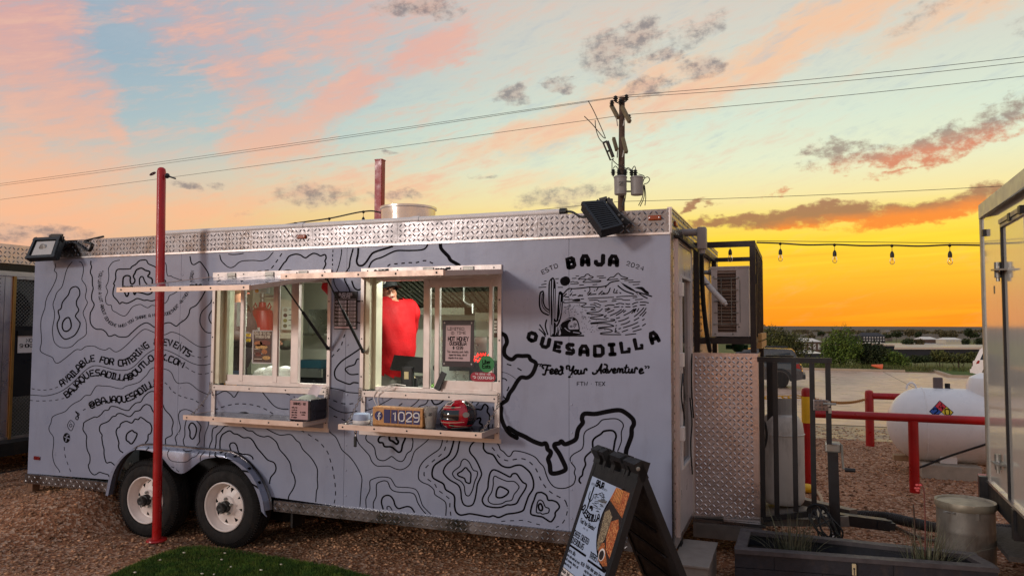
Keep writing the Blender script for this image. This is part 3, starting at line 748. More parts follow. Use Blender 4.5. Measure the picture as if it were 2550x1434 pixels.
# ---- roof vent drum
c = onY(1017, 555, 6.55); cx = c.x
b = MB(); b.lathe([(.27,0),(.268,.04),(.272,.36),(.285,.365),(.285,.385),(.262,.385),(.255,.36),(.20,.36),(.19,.40),(0,.41)], (cx, 6.55, ZT-.01), n=40, cap=False)
b.build('roof_vent', mat('vent_metal', (214,206,200), .24, .9, .1, 5), TR, smooth=True)
b = MB(); b.box((cx-.34, 6.2, ZT-.01), (cx+.34, 6.9, ZT+.03)); b.build('vent_kerb', M_ALUP, TR)
# ---- serving windows
M_PALE = mat('window_jamb', (218,214,188), .4, .3, .06, 5)
def rod(b, p, q, r=.007, n=8): b.cyl(p, q, r, r, n)
def chain_mesh(b, p, q, sag=.0, step=.026, r=.003):
    p, q = Vector(p), Vector(q); L = (q-p).length; k = max(3, int(L/step)); d = (q-p).normalized(); a0 = d.orthogonal().normalized(); b0 = d.cross(a0)
    for i in range(k):
        t = (i+.5)/k; c = p+(q-p)*t; c.z -= sag*4*t*(1-t)
        a = a0 if i % 2 else b0; pts = []
        for j in range(8):
            th = 2*math.pi*j/8; pts.append(c + d*math.cos(th)*step*.66 + a*math.sin(th)*step*.32)
        b.tube(pts, r, 4, closed=True)
M_CHAIN = mat('chain_steel', (190,180,172), .3, 1., .15, 20)
sash_px = [[(600,609),(682,694),(727,746)], [(1056,1072),(1084,1096),(1219,1228)]]
for wi, (a, c, z0, z1) in enumerate(WIN):
    fr = MB(); t = .036
    fr.box((a, Y0-.016, z1-t), (c, Y0+.04, z1+.012)); fr.box((a, Y0-.016, z0), (a+t*.8, Y0+.04, z1-t)); fr.box((c-t*.8, Y0-.016, z0), (c, Y0+.04, z1-t))
    wf = fr.build('serving_window', M_ALUP, TR)
    b = MB(); b.box((a, Y0-.022, z0-.045), (c, Y0+.02, z0)); b.build('sill', M_ALUP, wf)
    b = MB(); b.box((a+.012, Y0-.014, .975), (a+.05, Y0+.001, z0-.045)); b.box((c-.05, Y0-.014, .975), (c-.012, Y0+.001, z0-.045)); b.box((a, Y0-.014, .945), (c, Y0+.001, .975)); b.build('shelf_frame', M_ALUP, wf)
    b = MB(); screws(b, [(x, Y0-.023, z0-.022) for x in np.linspace(a+.05, c-.05, 4)]+[(x, Y0-.017, z1-.01) for x in np.linspace(a+.06, c-.06, 5)]+[(a+.03, Y0-.015, z) for z in (1.02, 1.2)]+[(c-.03, Y0-.015, z) for z in (1.02, 1.2)]+[(xx, Y0-.017, zz) for xx in (a+.014, c-.014) for zz in (1.4, 1.7, 2.0)], .0065); b.build('screw', M_BLACKP, wf)
    # left jamb seen in depth
    b = MB(); b.box((a+t*.8, Y0+.0, z0+.01), (a+.075, Y0+.13, z1-t)); b.box((a+.075, Y0+.05, z0+.01), (a+.105, Y0+.14, z1-t)); b.build('jamb', M_PALE, wf)
    b = MB(); b.box((a+.105, Y0+.05, z0), (c-t*.8, Y0+.13, z0+.03)); b.box((a+.105, Y0+.05, z1-t-.05), (c-t*.8, Y0+.13, z1-t)); b.build('track', M_ALUP, wf)
    # sash posts and glass
    yS = Y0+.075; xs_ = []
    for px0, px1 in sash_px[wi]:
        x0 = onY(px0, 830, yS).x; x1 = onY(px1, 830, yS).x; xs_.append((x0, x1))
        b = MB(); b.bbox((x0, yS-.015, z0+.03), (x1, yS+.02, z1-t-.05), .004); b.build('sash_post', M_ALUP, wf)
    if wi == 0:
        panes = [(a+.105, xs_[0][0]), (xs_[0][1], xs_[1][0]), (xs_[1][1], xs_[2][0])]
        b = MB(); b.box((a+.105, yS-.012, z0+.03), (xs_[2][0], yS+.015, z0+.085)); b.build('sash_rail', M_ALUP, wf)
    else:
        panes = [(xs_[0][1], xs_[1][0]), (xs_[1][1], xs_[2][0]), (xs_[2][1], c-.03)]
        b = MB(); b.box((xs_[1][1], yS-.012, z0+.03), (c-.03, yS+.015, z0+.095)); b.box((xs_[0][1], yS-.012, z1-t-.11), (c-.03, yS+.015, z1-t-.05)); b.build('sash_rail', M_ALUP, wf)
    for x0, x1 in panes:
        b = MB(); b.box((x0, yS+.002, z0+.03), (x1, yS+.006, z1-t-.05)); b.build('pane', M_GLASS, wf)
    # hinges
    b = MB()
    for f in (.17, .5, .78):
        x = a+(c-a)*f; b.bbox((x-.045, Y0-.026, z1-.026), (x+.045, Y0-.017, z1+.004), .003)
    b.build('hinge', M_GALV, wf)
    # awning hatch, held up by gas struts
    dx = -.02; yE, zE = Y0-.95, 2.08 if wi == 0 else 2.15
    n_ = Vector((0, zE-z1+.03, .95)).normalized()
    h = MB(); P = [(a-dx*0+.0, Y0-.03, z1-.028), (c, Y0-.03, z1-.028), (c+dx, yE, zE), (a+dx, yE, zE)]
    P = [Vector(p) for p in P]; D_ = Vector((0, -.02, -.03)); 
    h.add(P+[p+D_ for p in P], [(0,3,2,1),(4,5,6,7),(0,1,5,4),(1,2,6,5),(3,0,4,7)])
    hatch = h.build('awning_hatch', mat('hatch_skin', (196,190,200), .16, .9, .08, 3, .03, 30), TR)
    e = MB(); e.bar(P[3]+Vector((-.01,-.008,-.012)), P[2]+Vector((.01,-.008,-.012)), .02, .036); e.bar(P[2]+Vector((.008,.0,-.014)), P[1]+Vector((.008,0,-.014)), .016, .034); e.bar(P[3]+Vector((-.008,0,-.014)), P[0]+Vector((-.008,0,-.014)), .016, .034)
    e.build('hatch_edge', mat('hatch_trim', (218,192,176), .42, .5, .06, 8), hatch)
    b = MB(); screws(b, [P[3]+(P[2]-P[3])*f+Vector((0,-.019,-.012)) for f in (.03,.27,.5,.73,.97)], .007); b.build('screw', M_BLACKP, hatch)
    # scribble of wrap lines bent over the hatch skin
    b = MB()
    def HM(u, v, o=.0015):
        q = P[0]+(P[1]-P[0])*u; r_ = P[3]+(P[2]-P[3])*u; return q+(r_-q)*v+n_*o
    for (ln, w) in (([(.0,.55),(.12,.42),(.2,.5),(.34,.38),(.45,.55),(.6,.5),(.7,.62),(.86,.5),(1,.6)], .012), ([(.1,.0),(.14,.3),(.3,.2),(.42,.28),(.5,.0)], .012), ([(.55,.98),(.6,.8),(.75,.86),(.9,.7),(1,.8)], .016)):
        ribbon(b, spline(ln, False, 5), w, lambda u, v: HM(u, v))
    b.build('contour_line', M_INK, hatch)
    b = MB()
    for sx, f in ((c-.01, 1),) if wi == 0 else ((a+.035, 0),):
        top = P[0]+(P[1]-P[0])*f; tip = P[3]+(P[2]-P[3])*f; hh = top+(tip-top)*.55+Vector((-.05 if f else .05, 0, -.03)); lo = Vector((sx, Y0-.03, 1.62 if wi == 0 else 1.60))
        mid = hh+(lo-hh)*.42; rod(b, hh, mid, .006); rod(b, mid, lo, .012); b.ell(tuple(hh), (.016,.016,.016), 8, 6); b.ell(tuple(lo), (.016,.016,.016), 8, 6)
    b.build('gas_strut', M_BLACKP, hatch)
    b = MB(); g = np.random.default_rng(5+wi)
    for f in ((.58, .04) if wi == 0 else (.99, .62)):
        o_ = P[3]+(P[2]-P[3])*f+Vector((0,.03,.008))
        for k in range(7): b.ell(tuple(o_+Vector((k*.016-.05, g.uniform(-.01,.01), g.uniform(0,.008)))), (.012,.01,.009), 6, 4)
    b.build('latch_chain', M_BLACKP, hatch)
    # fold-down shelf on chains
    sz = 1.062; d_ = .33; b = MB(); b.box((a+.035, Y0-d_+.012, sz-.012), (c-.03, Y0-.016, sz)); sh = b.build('serving_shelf', mat('shelf_top', (92,92,98), .2, .8, .1, 5), TR)
    b = MB(); b.box((a+.02, Y0-d_-.004, sz-.036), (c-.015, Y0-d_+.012, sz+.002)); b.box((c-.03, Y0-d_+.012, sz-.036), (c-.015, Y0-.016, sz+.001)); b.box((a+.02, Y0-d_+.012, sz-.036), (a+.035, Y0-.016, sz+.001)); b.build('shelf_edge', MATS['hatch_trim'], sh)
    b = MB(); screws(b, [(x, Y0-d_-.005, sz-.017) for x in np.linspace(a+.06, c-.06, 5)], .007); b.build('screw', M_BLACKP, sh)
    for sx in (a+.012, c-.012):
        b = MB(); ex = sx+(.04 if sx < a+.1 else -.04)
        chain_mesh(b, (sx, Y0-.03, z0-.06), (ex, Y0-d_+.02, sz-.02), .02); 
        for k in range(5): b.tube([(sx+math.cos(t)*.010, Y0-.03, z0+.012-k*.02+math.sin(t)*.010) for t in np.linspace(0, 5.2, 7)], .003, 4, closed=True)
        b.build('shelf_chain', M_CHAIN, sh)
    if wi == 1:
        x = a+.13; b = MB(); chain_mesh(b, (x, Y0-d_+.06, sz-.02), (x+.005, Y0-d_+.06, sz-.09)); b.build('latch_chain', M_CHAIN, sh)
        b = MB(); b.bbox((x-.010, Y0-d_+.052, sz-.17), (x+.012, Y0-d_+.068, sz-.09), .006); b.build('hasp', M_BLACKP, sh)
# ---- interior fittings fixed to the trailer
b = MB()
for i in range(46):
    x = -5.4+i*.1; b.box((x+.012, 6.95, 1.98), (x+.088, 6.99, 2.0)); 
hd = MB(); hd.box((-3.42, 7.75, 1.86), (-.95, Y1-.035, 1.96)); hd.add([(-3.42,6.7,2.42),(-.95,6.7,2.42),(-.95,7.75,1.96),(-3.42,7.75,1.96),(-3.42,6.7,2.50),(-.95,6.7,2.50),(-.95,8.36,2.50),(-3.42,8.36,2.50)], [(0,1,2,3),(4,5,1,0),(4,7,6,5)])
hood = hd.build('exhaust_hood', mat('hood_steel', (128,128,112), .32, .9, .15, 3), TR)
b = MB()
for i in range(30):
    x = -3.40+i*.0815; b.bar((x+.04, 6.72, 2.405), (x+.04, 7.73, 1.965), .05, .02, (0,0,1))
b.build('baffle', mat('baffle_steel', (104,104,92), .28, 1., .2, 4), hood)
hd = MB(); hd.box((-4.75, 7.75, 1.93), (-3.55, Y1-.035, 2.02)); hd.add([(-4.55,6.5,2.46),(-3.46,6.5,2.46),(-3.46,7.75,2.02),(-4.3,7.75,2.02),(-4.55,6.5,2.5),(-3.46,6.5,2.5),(-3.46,8.36,2.5),(-4.3,8.36,2.5)], [(0,1,2,3),(4,5,1,0),(4,7,6,5),(0,3,7,4)])
hood2 = hd.build('exhaust_hood', MATS['hood_steel'], TR)
b = MB()
for i in range(13):
    x = -4.3+i*.0665; b.bar((x+.04, 6.52, 2.445), (x+.04, 7.73, 2.025), .04, .02, (0,0,1))
b.build('baffle', MATS['baffle_steel'], hood2)
# work line below the windows and along the far wall
b = MB(); b.box((XL+.2, Y0+.36, ZR+.03), (XR-.1, Y0+.66, 1.17)); b.box((-4.7, Y0+.12, 1.17), (-2.05, Y0+.66, 1.20)); b.build('service_counter', M_STEEL, TR)
b = MB(); b.box((-5.4, 7.7, ZR), (-1.0, Y1-.05, 1.22)); b.build('cook_line', M_STEEL, TR)
b = MB(); b.box((XL+.041, Y0+.03, ZR), (XL+.06, Y1-.05, 2.5)); b.build('partition', M_INT, TR)
b = MB(); b.box((-3.42, Y1-.05, 1.22), (-1.0, Y1-.035, 1.86)); b.build('splash_back', mat('splash', (206,216,204), .35, .2, .06, 2), TR)
b = MB(); b.box((-2.75, 8.15, 1.90), (-1.0, 8.34, 1.93)); b.build('wall_shelf', M_STEEL, TR)
# ceiling lamp (lit) inside
M_LAMP = mat('lamp_tube', (255,255,240), .5, emit=(250,255,232), estr=5.)
for x in (-4.7, -2.4):
    b = MB(); b.box((x-.5, 5.95, 2.44), (x+.5, 6.03, 2.47)); lt = b.build('ceiling_lamp', M_LAMP, TR)
    ld = bpy.data.lights.new('lamp_light', 'AREA'); ld.shape = 'RECTANGLE'; ld.size = 1.0; ld.size_y = .12; ld.energy = 30 if x < -4 else 62; ld.color = (.97, 1, .90)
    lo = bpy.data.objects.new('lamp_light', ld); COL.objects.link(lo); lo.location = (x, 5.99, 2.42); lo.parent = lt
# ---- wheels, fender
hubs = [onY(557,1262,WY), onY(360,1245,WY)]
wheel_x = [hubs[0].x-.0, hubs[1].x]
M_RIM = mat('rim_white', (228,214,206), .35, 0, .06, 6, dirt=.12)
def make_wheel(x, z):
    b = MB(); y = WY; ax = (0,1,0)
    prof_ = [(.205,.012),(.215,0),(.24,-.004),(.285,.004),(.318,.022),(.337,.045),(.345,.065),(.345,.085),(.338,.087),(.338,.093),(.345,.095),(.346,.125),(.339,.127),(.339,.134),(.346,.136),(.345,.165),(.338,.185),(.3,.215),(.21,.21)]
    kk = TIRE_R/.345; b.lathe([(r*kk, h) for r, h in prof_], (x,y,z), ax, 64, False); tire = b.build('wheel', M_RUB, TR, smooth=True)
    b = MB()
    for k in range(96):
        t = 2*math.pi*k/96; c_, s_ = math.cos(t), math.sin(t)
        b.bar((x+c_*.347, y+.03, z+s_*.347), (x+c_*.347, y+.062, z+s_*.347), .006, .012, (c_,0,s_))
        b.bar((x+c_*.300, y+.006, z+s_*.300), (x+c_*.334, y+.032, z+s_*.334), .007, .01, (-s_,0,c_))
    b.build('tread', M_RUB, tire, kind='stuff')
    b = MB(); b.lathe([(.206,.014),(.206,.0),(.199,-.004),(.192,.002),(.188,.03),(.175,.05),(.168,.075),(.16,.078)], (x,y,z), ax, 48, False)
    # spoke disc with eight openings
    N_ = 8; ring = []
    def pt(r, t, yy): return (x+math.cos(t)*r, y+yy, z+math.sin(t)*r)
    for k in range(N_):
        t0 = 2*math.pi*(k+.5)/N_+.2; w = .165
        outer = [t0-math.pi/N_, t0-w, t0, t0+w, t0+math.pi/N_]
        vs = [pt(.162,t,.076) for t in outer] + [pt(.148,t0-w*.75,.070), pt(.150,t0,.070), pt(.148,t0+w*.75,.070), pt(.112,t0,.058)] + [pt(.085,t,.045) for t in (t0-math.pi/N_, t0, t0+math.pi/N_)]
        b.add(vs, [(0,1,5),(1,2,6,5),(2,3,7,6),(3,4,7),(0,5,8,9),(8,10,9),(4,11,8,7),(8,11,10)])
    b.lathe([(.086,.0455),(.075,.03),(.06,.028),(.045,.028)], (x,y,z), ax, 32, False)
    b.build('rim', M_RIM, tire, smooth=True)
    b = MB(); b.lathe([(.165,.12),(0,.12)], (x,y,z), ax, 24, False); b.build('brake_drum', M_BLACK, tire)
    b = MB(); b.lathe([(.05,.03),(.046,-.012),(.036,-.014),(.034,-.05),(.02,-.052),(0,-.046)], (x,y,z), ax, 20, False); b.build('hub', M_BLACKP, tire, smooth=True)
    b = MB()
    for k in range(5):
        t = 2*math.pi*k/5+math.pi/2; b.lathe([(.011,.03),(.011,.006),(.006,0),(0,-.001)], pt(.066,t,0), ax, 6, False)
    b.build('lug_nut', M_GALV, tire)
    b = MB(); b.tube([pt(.178,1.42,.05), pt(.15,1.5,.02)], .004, 5); b.build('valve', M_BLACKP, tire)
    return tire
for i, hx in enumerate(wheel_x): make_wheel(hx, hubs[i].z)
# hidden far-side wheels: same make
for hx in wheel_x:
    b = MB(); b.lathe([(.15,0),(.3,.0),(.345,.04),(.345,.17),(.3,.21)], (hx, Y1+.02, TIRE_R), (0,1,0), 32); b.build('wheel', M_RUB, TR, smooth=True)
# fender

skirt = [fz_(*q, YF) for q in ((60,680),(105,460),(165,330),(250,222),(330,165),(430,140),(560,152),(650,185),(740,240),(800,312),(870,388),(940,422),(1010,412),(1090,352),(1180,282),(1260,245),(1400,232),(1550,255),(1690,330),(1800,450),(1880,600),(1930,750),(1952,900),(1975,938))]
skirt = spline(skirt, False, 4)
Sk = resample(skirt, K)
cxm = np.array([(wheel_x[0]+wheel_x[1])/2, .33])
lip = A + (cxm-A)/np.linalg.norm(cxm-A, axis=1)[:,None]*.012
lip2 = A + (cxm-A)/np.linalg.norm(cxm-A, axis=1)[:,None]*.035
b = MB(); rows = [[(p[0], Y0, p[1]) for p in A], [(p[0], YF+.035, p[1]) for p in lip], [(p[0], YF+.01, q[1]*.6+p[1]*.4) if False else (p[0]*.65+q[0]*.35, YF+.006, p[1]*.65+q[1]*.35) for p, q in zip(lip, lip2)], [(p[0], YF, p[1]) for p in lip2], [(p[0], YF, p[1]) for p in Sk], [(p[0], YF+.012, p[1]) for p in Sk]]
vs = [p for r in rows for p in r]; b.add(vs, [(j*K+i, j*K+i+1, (j+1)*K+i+1, (j+1)*K+i) for j in range(len(rows)-1) for i in range(K-1)])
fender = b.build('fender', mat('fender_wrap', (143,148,168), .24, .25, .06, 3, coat=.4), TR, smooth=True)
b = MB(); b.tube([(p[0], Y0-.012, p[1]) for p in A], .013, 6); b.build('fender_trim', M_TREAD, fender, smooth=True)
b = MB()
b.box((wheel_x[1]-.5, Y0+.30, .1), (wheel_x[0]+.5, Y0+.32, .95)); b.box((wheel_x[1]-.5, Y0+.021, .86), (wheel_x[0]+.5, Y0+.30, .9)); b.box((wheel_x[0]+.50, Y0+.15, .1), (wheel_x[0]+.52, Y0+.32, .9)); b.box((XL+.1, Y0+.33, ZB+.005), (XR-.05, Y1-.1, ZB+.018))
b.build('wheel_well', M_FRAME, fender)
# ------------------------------------------------------------------ the wrap print: contour lines, lettering, emblem
# surveyed in enlarged crops of the photograph (origin x, origin y, enlargement), laid on the side of the trailer
CROP = {'A':(50,610,4.996),'B':(50,890,4.996),'C':(50,1060,4.996),'D':(430,1040,4.996),'E':(500,580,4.996),'F':(820,580,4.996),'G':(800,800,4.996),
        'H':(850,1060,4.996),'I':(1220,980,4.996),'S':(480,620,2.987),'L':(1240,560,3.258),'J':(1300,600,6.70),'K':(1300,780,6.70),'Z':(1340,1080,4.05),'P':(0,0,1.)}
def WY_(o): return lambda x, y: onY(x, y, Y0-o)
def WM(o=.0012):
    def f(x, y): p = onY(x, y, Y0); return (p.x, Y0-o, p.z)
    return f
def src(crop, pts): ox, oy, k = CROP[crop]; return [(ox+x/k, oy+y/k) for x, y in pts]
LINES = [  # crop, width in crop units, closed, points
('A',6,0,'437,232 440,270 428,320 455,350 455,400 430,470 390,550 345,630 318,710 310,780 285,850 262,930 258,1030 265,1130 265,1220 250,1290 265,1330 330,1365 400,1395 425,1439 450,1467 490,1459 560,1409 620,1360 700,1300 760,1302 820,1262 920,1258 990,1290 1060,1305 1110,1280 1140,1300 1190,1328 1250,1305 1330,1240 1430,1140 1520,1060 1575,1048 1640,1075 1700,1098 1800,1115 1870,1085 1930,1090 2020,1130 2120,1200 2210,1255 2290,1270 2380,1245'),
('A',6,0,'650,208 600,270 570,340 550,420 520,520 460,590 435,660 410,740 428,830 425,920 405,1030 408,1120 430,1210 490,1265 560,1277 640,1262 720,1190 815,1120 825,1050 820,950 785,850 810,780 838,715 812,650 825,570 815,500 770,430 785,350 788,280 765,220 735,206'),
('A',11,1,'690,517 735,550 742,620 705,690 705,750 730,810 690,880 720,930 748,975 725,1050 680,1120 610,1160 555,1168 510,1130 475,1060 462,980 490,900 475,820 510,790 530,710 600,620 630,545'),
('A',13,1,'605,902 630,950 635,1020 600,1065 555,1070 528,1030 530,970 560,920'),
('A',10,0,'882,200 880,240 890,270 875,340 898,400 900,490 910,540 893,610 893,680 922,740 900,800 875,850 873,950 900,1010 950,1045 1020,1050 1070,1085 1100,1130 1140,1130 1180,1115 1230,1140 1330,1140 1390,1090 1480,1010 1560,968 1610,980 1690,1030 1760,1010 1800,975 1860,965 1900,985 1945,1008 1990,970 2060,920 2100,860 2120,790 2190,750 2250,670 2300,580 2340,480 2350,420 2340,350 2290,270 2240,210 2210,220 2160,245 2130,220 2115,145'),
('A',6,0,'1240,188 1160,210 1110,270 1100,310 1105,380 1095,460 1070,520 1090,580 1065,650 1070,720 1100,745 1135,750 1150,810 1200,840 1250,870 1300,882 1340,850 1400,770 1490,738 1540,760 1590,780 1640,750 1700,755 1800,725 1840,680 1860,630 1920,600 1975,550 2010,440 1980,430 1900,400 1880,385 1840,385 1825,340 1820,260 1808,222'),
('A',11,1,'1190,350 1215,305 1300,300 1370,295 1390,270 1440,240 1480,200 1520,188 1570,190 1600,235 1690,280 1700,350 1695,400 1760,430 1810,450 1790,560 1760,640 1700,675 1640,695 1580,685 1540,688 1460,665 1400,695 1330,725 1270,712 1240,730 1210,690 1160,630 1160,560 1175,500 1165,480 1190,420'),
('A',14,1,'1280,520 1280,450 1290,400 1330,380 1370,395 1370,440 1380,480 1410,480 1430,440 1410,390 1430,350 1450,310 1510,288 1560,315 1610,330 1610,360 1590,390 1640,420 1645,470 1635,540 1640,590 1590,615 1530,600 1450,585 1430,615 1415,600 1415,560 1360,565 1345,620 1325,638 1305,600 1290,560'),
('A',12,0,'1490,495 1485,430 1505,395 1530,400 1550,450 1580,490'),
('A',8,0,'2400,640 2370,720 2270,820 2240,900 2245,990 2300,1070 2350,1092 2395,1085'),('A',10,0,'2400,800 2360,860 2350,910 2370,960 2400,985'),
('A',7,0,'2485,122 2500,190 2548,240'),('E',8,0,'237,275 260,350 320,410 370,432 420,415 470,370 530,348 650,342 760,347 830,320 880,265 900,242'),('E',8,0,'345,264 400,270 470,265 530,254'),
('B',6,0,'120,462 220,470 310,475 400,460 500,425 600,360 700,270 800,170 880,115 950,100 1040,115 1150,145 1250,158 1350,148 1430,100 1520,10 1600,-60 1690,-105 1790,-100 1900,-60 2020,5 2120,60 2210,90 2290,95 2380,75'),
('B',6,0,'495,1425 480,1390 430,1320 405,1210 415,1100 415,990 370,920 360,870 385,810 400,745 450,710 560,670 620,610 680,565 750,530 800,480 830,468 875,465 910,410 955,352 1030,352 1120,358 1200,378 1270,385 1320,355 1470,310 1530,260 1580,210 1620,150 1690,120 1790,140 1850,160 1890,200 1920,270 1970,320 2080,312 2140,340 2220,405 2340,460'),
('B',9,0,'1105,1478 1095,1454 1040,1439 990,1424 950,1449 915,1454 870,1409 850,1339 868,1300 868,1220 835,1140 825,1040 828,970 785,900 790,840 805,800 920,740 960,740 1010,705 1050,658 1100,650 1130,608 1200,612 1280,645 1350,655 1390,610 1440,565 1500,550 1540,490 1590,440 1640,420 1690,440 1760,540 1800,640 1870,720 1905,800 1890,880 1890,960 1815,1005 1812,1075'),
('B',10,0,'1180,1340 1130,1300 1080,1308 1060,1270 1045,1200 1045,1140 1030,1080 1018,1000 1020,960 990,910 995,850 1020,825 1100,790 1150,735 1190,725 1210,700 1260,695 1350,732 1390,715 1430,670 1490,655 1530,605 1570,582 1620,600 1650,660 1690,715'),
('B',11,0,'1280,1180 1240,1150 1225,1100 1230,1060 1215,1000 1195,930 1210,880 1240,860 1255,820 1320,790 1390,812 1430,765 1470,770 1500,742 1550,770 1580,795 1620,820 1640,880 1625,940 1595,960 1590,1020 1560,1060'),
('B',13,1,'1390,905 1420,925 1455,945 1440,1000 1390,1070 1350,1045 1322,1020 1330,950'),
('B',7,0,'1945,1085 1945,1060 1930,1000 1950,960 1985,910 1995,860 1975,770 1975,700 2010,655 2070,645 2140,670 2190,705 2240,760'),
('B',8,0,'2045,1095 2030,1030 2050,970 2050,870 2065,790 2095,730 2140,725 2190,775 2245,840 2250,880 2230,960 2235,1040 2200,1090'),
('B',13,1,'2130,812 2170,830 2195,890 2180,970 2145,1012 2115,980 2115,920 2100,860'),('B',6,0,'2345,770 2340,850 2300,960 2290,1110'),
('D',9,0,'455,372 470,320 490,270 490,200 505,130 545,110 575,70 610,45'),
('D',10,0,'528,378 540,310 545,220 590,170 640,110 690,100 720,70 810,65 850,95 930,155 990,165 1050,210 1130,235 1200,230 1290,300 1330,390 1400,470 1460,560 1480,660 1510,720 1525,800 1500,880 1450,960 1440,1008'),
('D',12,0,'590,385 590,290 610,220 650,185 710,160 760,195 810,205 880,245 950,245 1000,285 1050,370 1110,440 1170,510 1200,530 1260,555 1285,610 1275,670 1220,740 1205,815'),
('D',12,0,'725,405 710,350 725,315 770,312 800,350 815,410 840,440 900,452 950,458 990,485 1000,512'),
('D',9,0,'1050,90 1110,95 1180,140 1250,180 1330,212 1380,212 1450,205 1490,220 1540,280 1580,310 1620,390 1700,470 1760,550 1800,640 1800,760 1805,860 1790,910 1780,1042'),
('D',8,0,'1900,110 1960,180 2030,240 2070,320 2110,400 2200,480 2270,570 2330,680 2355,760 2345,880 2330,1098'),
('E',13,0,'970,470 1030,380 1060,350 1100,290 1180,265 1240,275 1300,310 1350,280 1400,255 1450,265 1490,285 1545,270 1560,310 1545,350 1555,390 1525,450'),('E',10,0,'1040,470 1080,462 1130,468'),
('E',8,0,'1752,205 1748,270 1720,400 1690,485 1655,560 1670,650 1722,728'),('E',13,0,'1895,200 1860,330 1845,430 1800,500 1790,560 1800,610 1835,670 1857,730'),
('E',18,0,'1960,192 1955,270 1940,350 1960,400 2010,405 2060,360 2130,260 2200,225 2300,195 2385,168'),('E',14,0,'2090,435 2120,370 2170,330 2260,300 2370,245 2450,220 2579,220 2719,215 2789,195 2822,150'),
('E',14,0,'1880,600 1910,680 1960,710 2000,690'),('E',14,0,'1935,850 1990,850'),('E',10,0,'1925,1105 1985,1120'),
('F',32,0,'1383,140 1390,190 1430,240 1480,290 1510,340 1560,370 1615,402'),
('G',13,0,'475,345 380,410 260,490 190,570 165,640 185,710 260,750 350,780 400,760 460,765'),('G',12,0,'465,465 440,480 415,535 340,560 300,590 320,630 370,660 460,655'),
('G',9,0,'110,825 240,850 330,880 460,890'),('G',8,0,'95,1050 200,1110 300,1135 400,1125 445,1112'),
('G',7,0,'940,910 850,970 760,1020 640,1080 510,1120'),('G',8,0,'1245,920 1200,990 1130,1050 1040,1110'),('G',9,0,'1330,930 1325,990 1290,1030 1230,1050 1160,1115'),
('G',14,0,'1370,930 1375,980 1410,1030 1470,1020 1520,980 1555,930'),('G',12,0,'1400,930 1420,970 1460,965 1480,930'),('G',14,0,'1250,1115 1270,1095 1310,1095'),
('G',8,0,'1700,945 1620,1000 1530,1050 1470,1125'),('G',9,0,'1785,945 1720,1010 1650,1060 1580,1140 1500,1230 1470,1310'),('G',8,0,'1900,945 1885,1000 1830,1060 1790,1115'),
('G',15,0,'1855,1210 1890,1130 1930,1090 1990,1095 2015,1050 2040,1030 2075,1065 2065,1120 2095,1170 2090,1260 2065,1340'),('G',17,0,'1840,1310 1890,1240 1960,1200 1985,1215 1970,1260 2005,1290 1985,1335'),
('S',5,0,'165,1090 235,1055 280,1075 310,1100 350,1050 430,1045 500,1050 540,1090 600,1160 650,1185 712,1190'),('S',6,0,'310,1250 330,1222 400,1215 440,1245'),('S',5,0,'780,1055 850,1088 930,1110 1000,1140'),
('H',8,0,'190,55 185,130 220,220 290,300 350,370 380,440 440,495 520,498 600,500 670,530 740,543 810,515 860,460 890,370 920,305 1000,240 1070,180 1130,105'),
('H',9,0,'370,55 310,120 315,180 380,230 415,280 430,360 460,415 530,430 590,400 625,378 660,400 700,430 750,440 785,410 820,340 870,300 890,220 885,160 845,85'),
('H',17,0,'595,85 560,115 490,130 460,170 475,205 515,210 540,255 620,260 670,295 710,325 745,310 760,240 775,200 795,150 770,110 720,82'),
('H',20,1,'650,105 680,130 690,170 710,195 690,225 640,190 605,175 600,130'),
('H',8,0,'310,1015 305,920 320,870 355,790 355,690 390,660 470,635 550,635 610,650 640,690 680,750 740,760 840,765 920,785 960,840 990,930 1020,1000 1115,1095'),
('H',9,0,'400,1020 400,950 435,870 435,760 445,715 490,690 540,680 580,700 610,770 660,810 760,825 870,830 920,865 950,950 1000,1030 1050,1088'),
('H',14,0,'520,1030 500,950 515,890 560,862 610,870 650,920 670,985 710,1025 760,1015 820,1000 870,1015 910,1070'),('H',9,0,'570,1035 570,1005 600,1000 632,1045'),
('H',9,0,'1268,105 1250,220 1215,290 1130,350 1040,420 980,500 960,590 965,660 1010,700 1090,735 1150,790 1165,850 1230,895 1290,940 1305,1000 1300,1112'),
('H',16,0,'1408,115 1395,200 1370,290 1330,370 1240,430 1160,490 1130,570 1140,640 1200,680 1270,720 1300,790 1380,840 1410,890 1410,1000 1430,1070 1480,1105 1540,1100 1600,1090 1700,1105 1830,1128 1890,1115 1960,1135 2060,1095 2170,1080 2260,1050 2290,980 2330,870 2385,780 2390,690 2360,600 2310,540 2240,490 2170,490 2090,515 2010,500 1950,450 1890,360 1810,330 1770,280 1770,220 1748,160'),
('H',14,0,'1495,115 1465,220 1445,320 1400,400 1310,480 1270,560 1290,610 1350,670 1450,730 1485,800 1495,900 1520,970 1570,995 1630,980 1660,920 1680,820 1695,720 1740,620 1740,570 1700,470 1660,400 1610,340 1595,290 1620,230 1690,165'),
('H',10,1,'1535,410 1590,450 1640,545 1690,565 1690,620 1660,690 1630,800 1590,865 1550,855 1535,800 1530,750 1490,690 1420,650 1385,600 1400,560 1475,500 1495,440'),
('H',14,1,'1545,517 1580,550 1610,590 1610,650 1600,710 1550,695 1530,650 1460,620 1450,590 1500,560'),
('H',15,1,'1890,545 1950,560 2030,600 2100,632 2130,595 2180,595 2220,650 2260,700 2300,725 2290,780 2220,890 2180,960 2110,980 2060,980 1980,1010 1880,1010 1790,985 1755,930 1770,870 1820,780 1830,690 1850,590'),
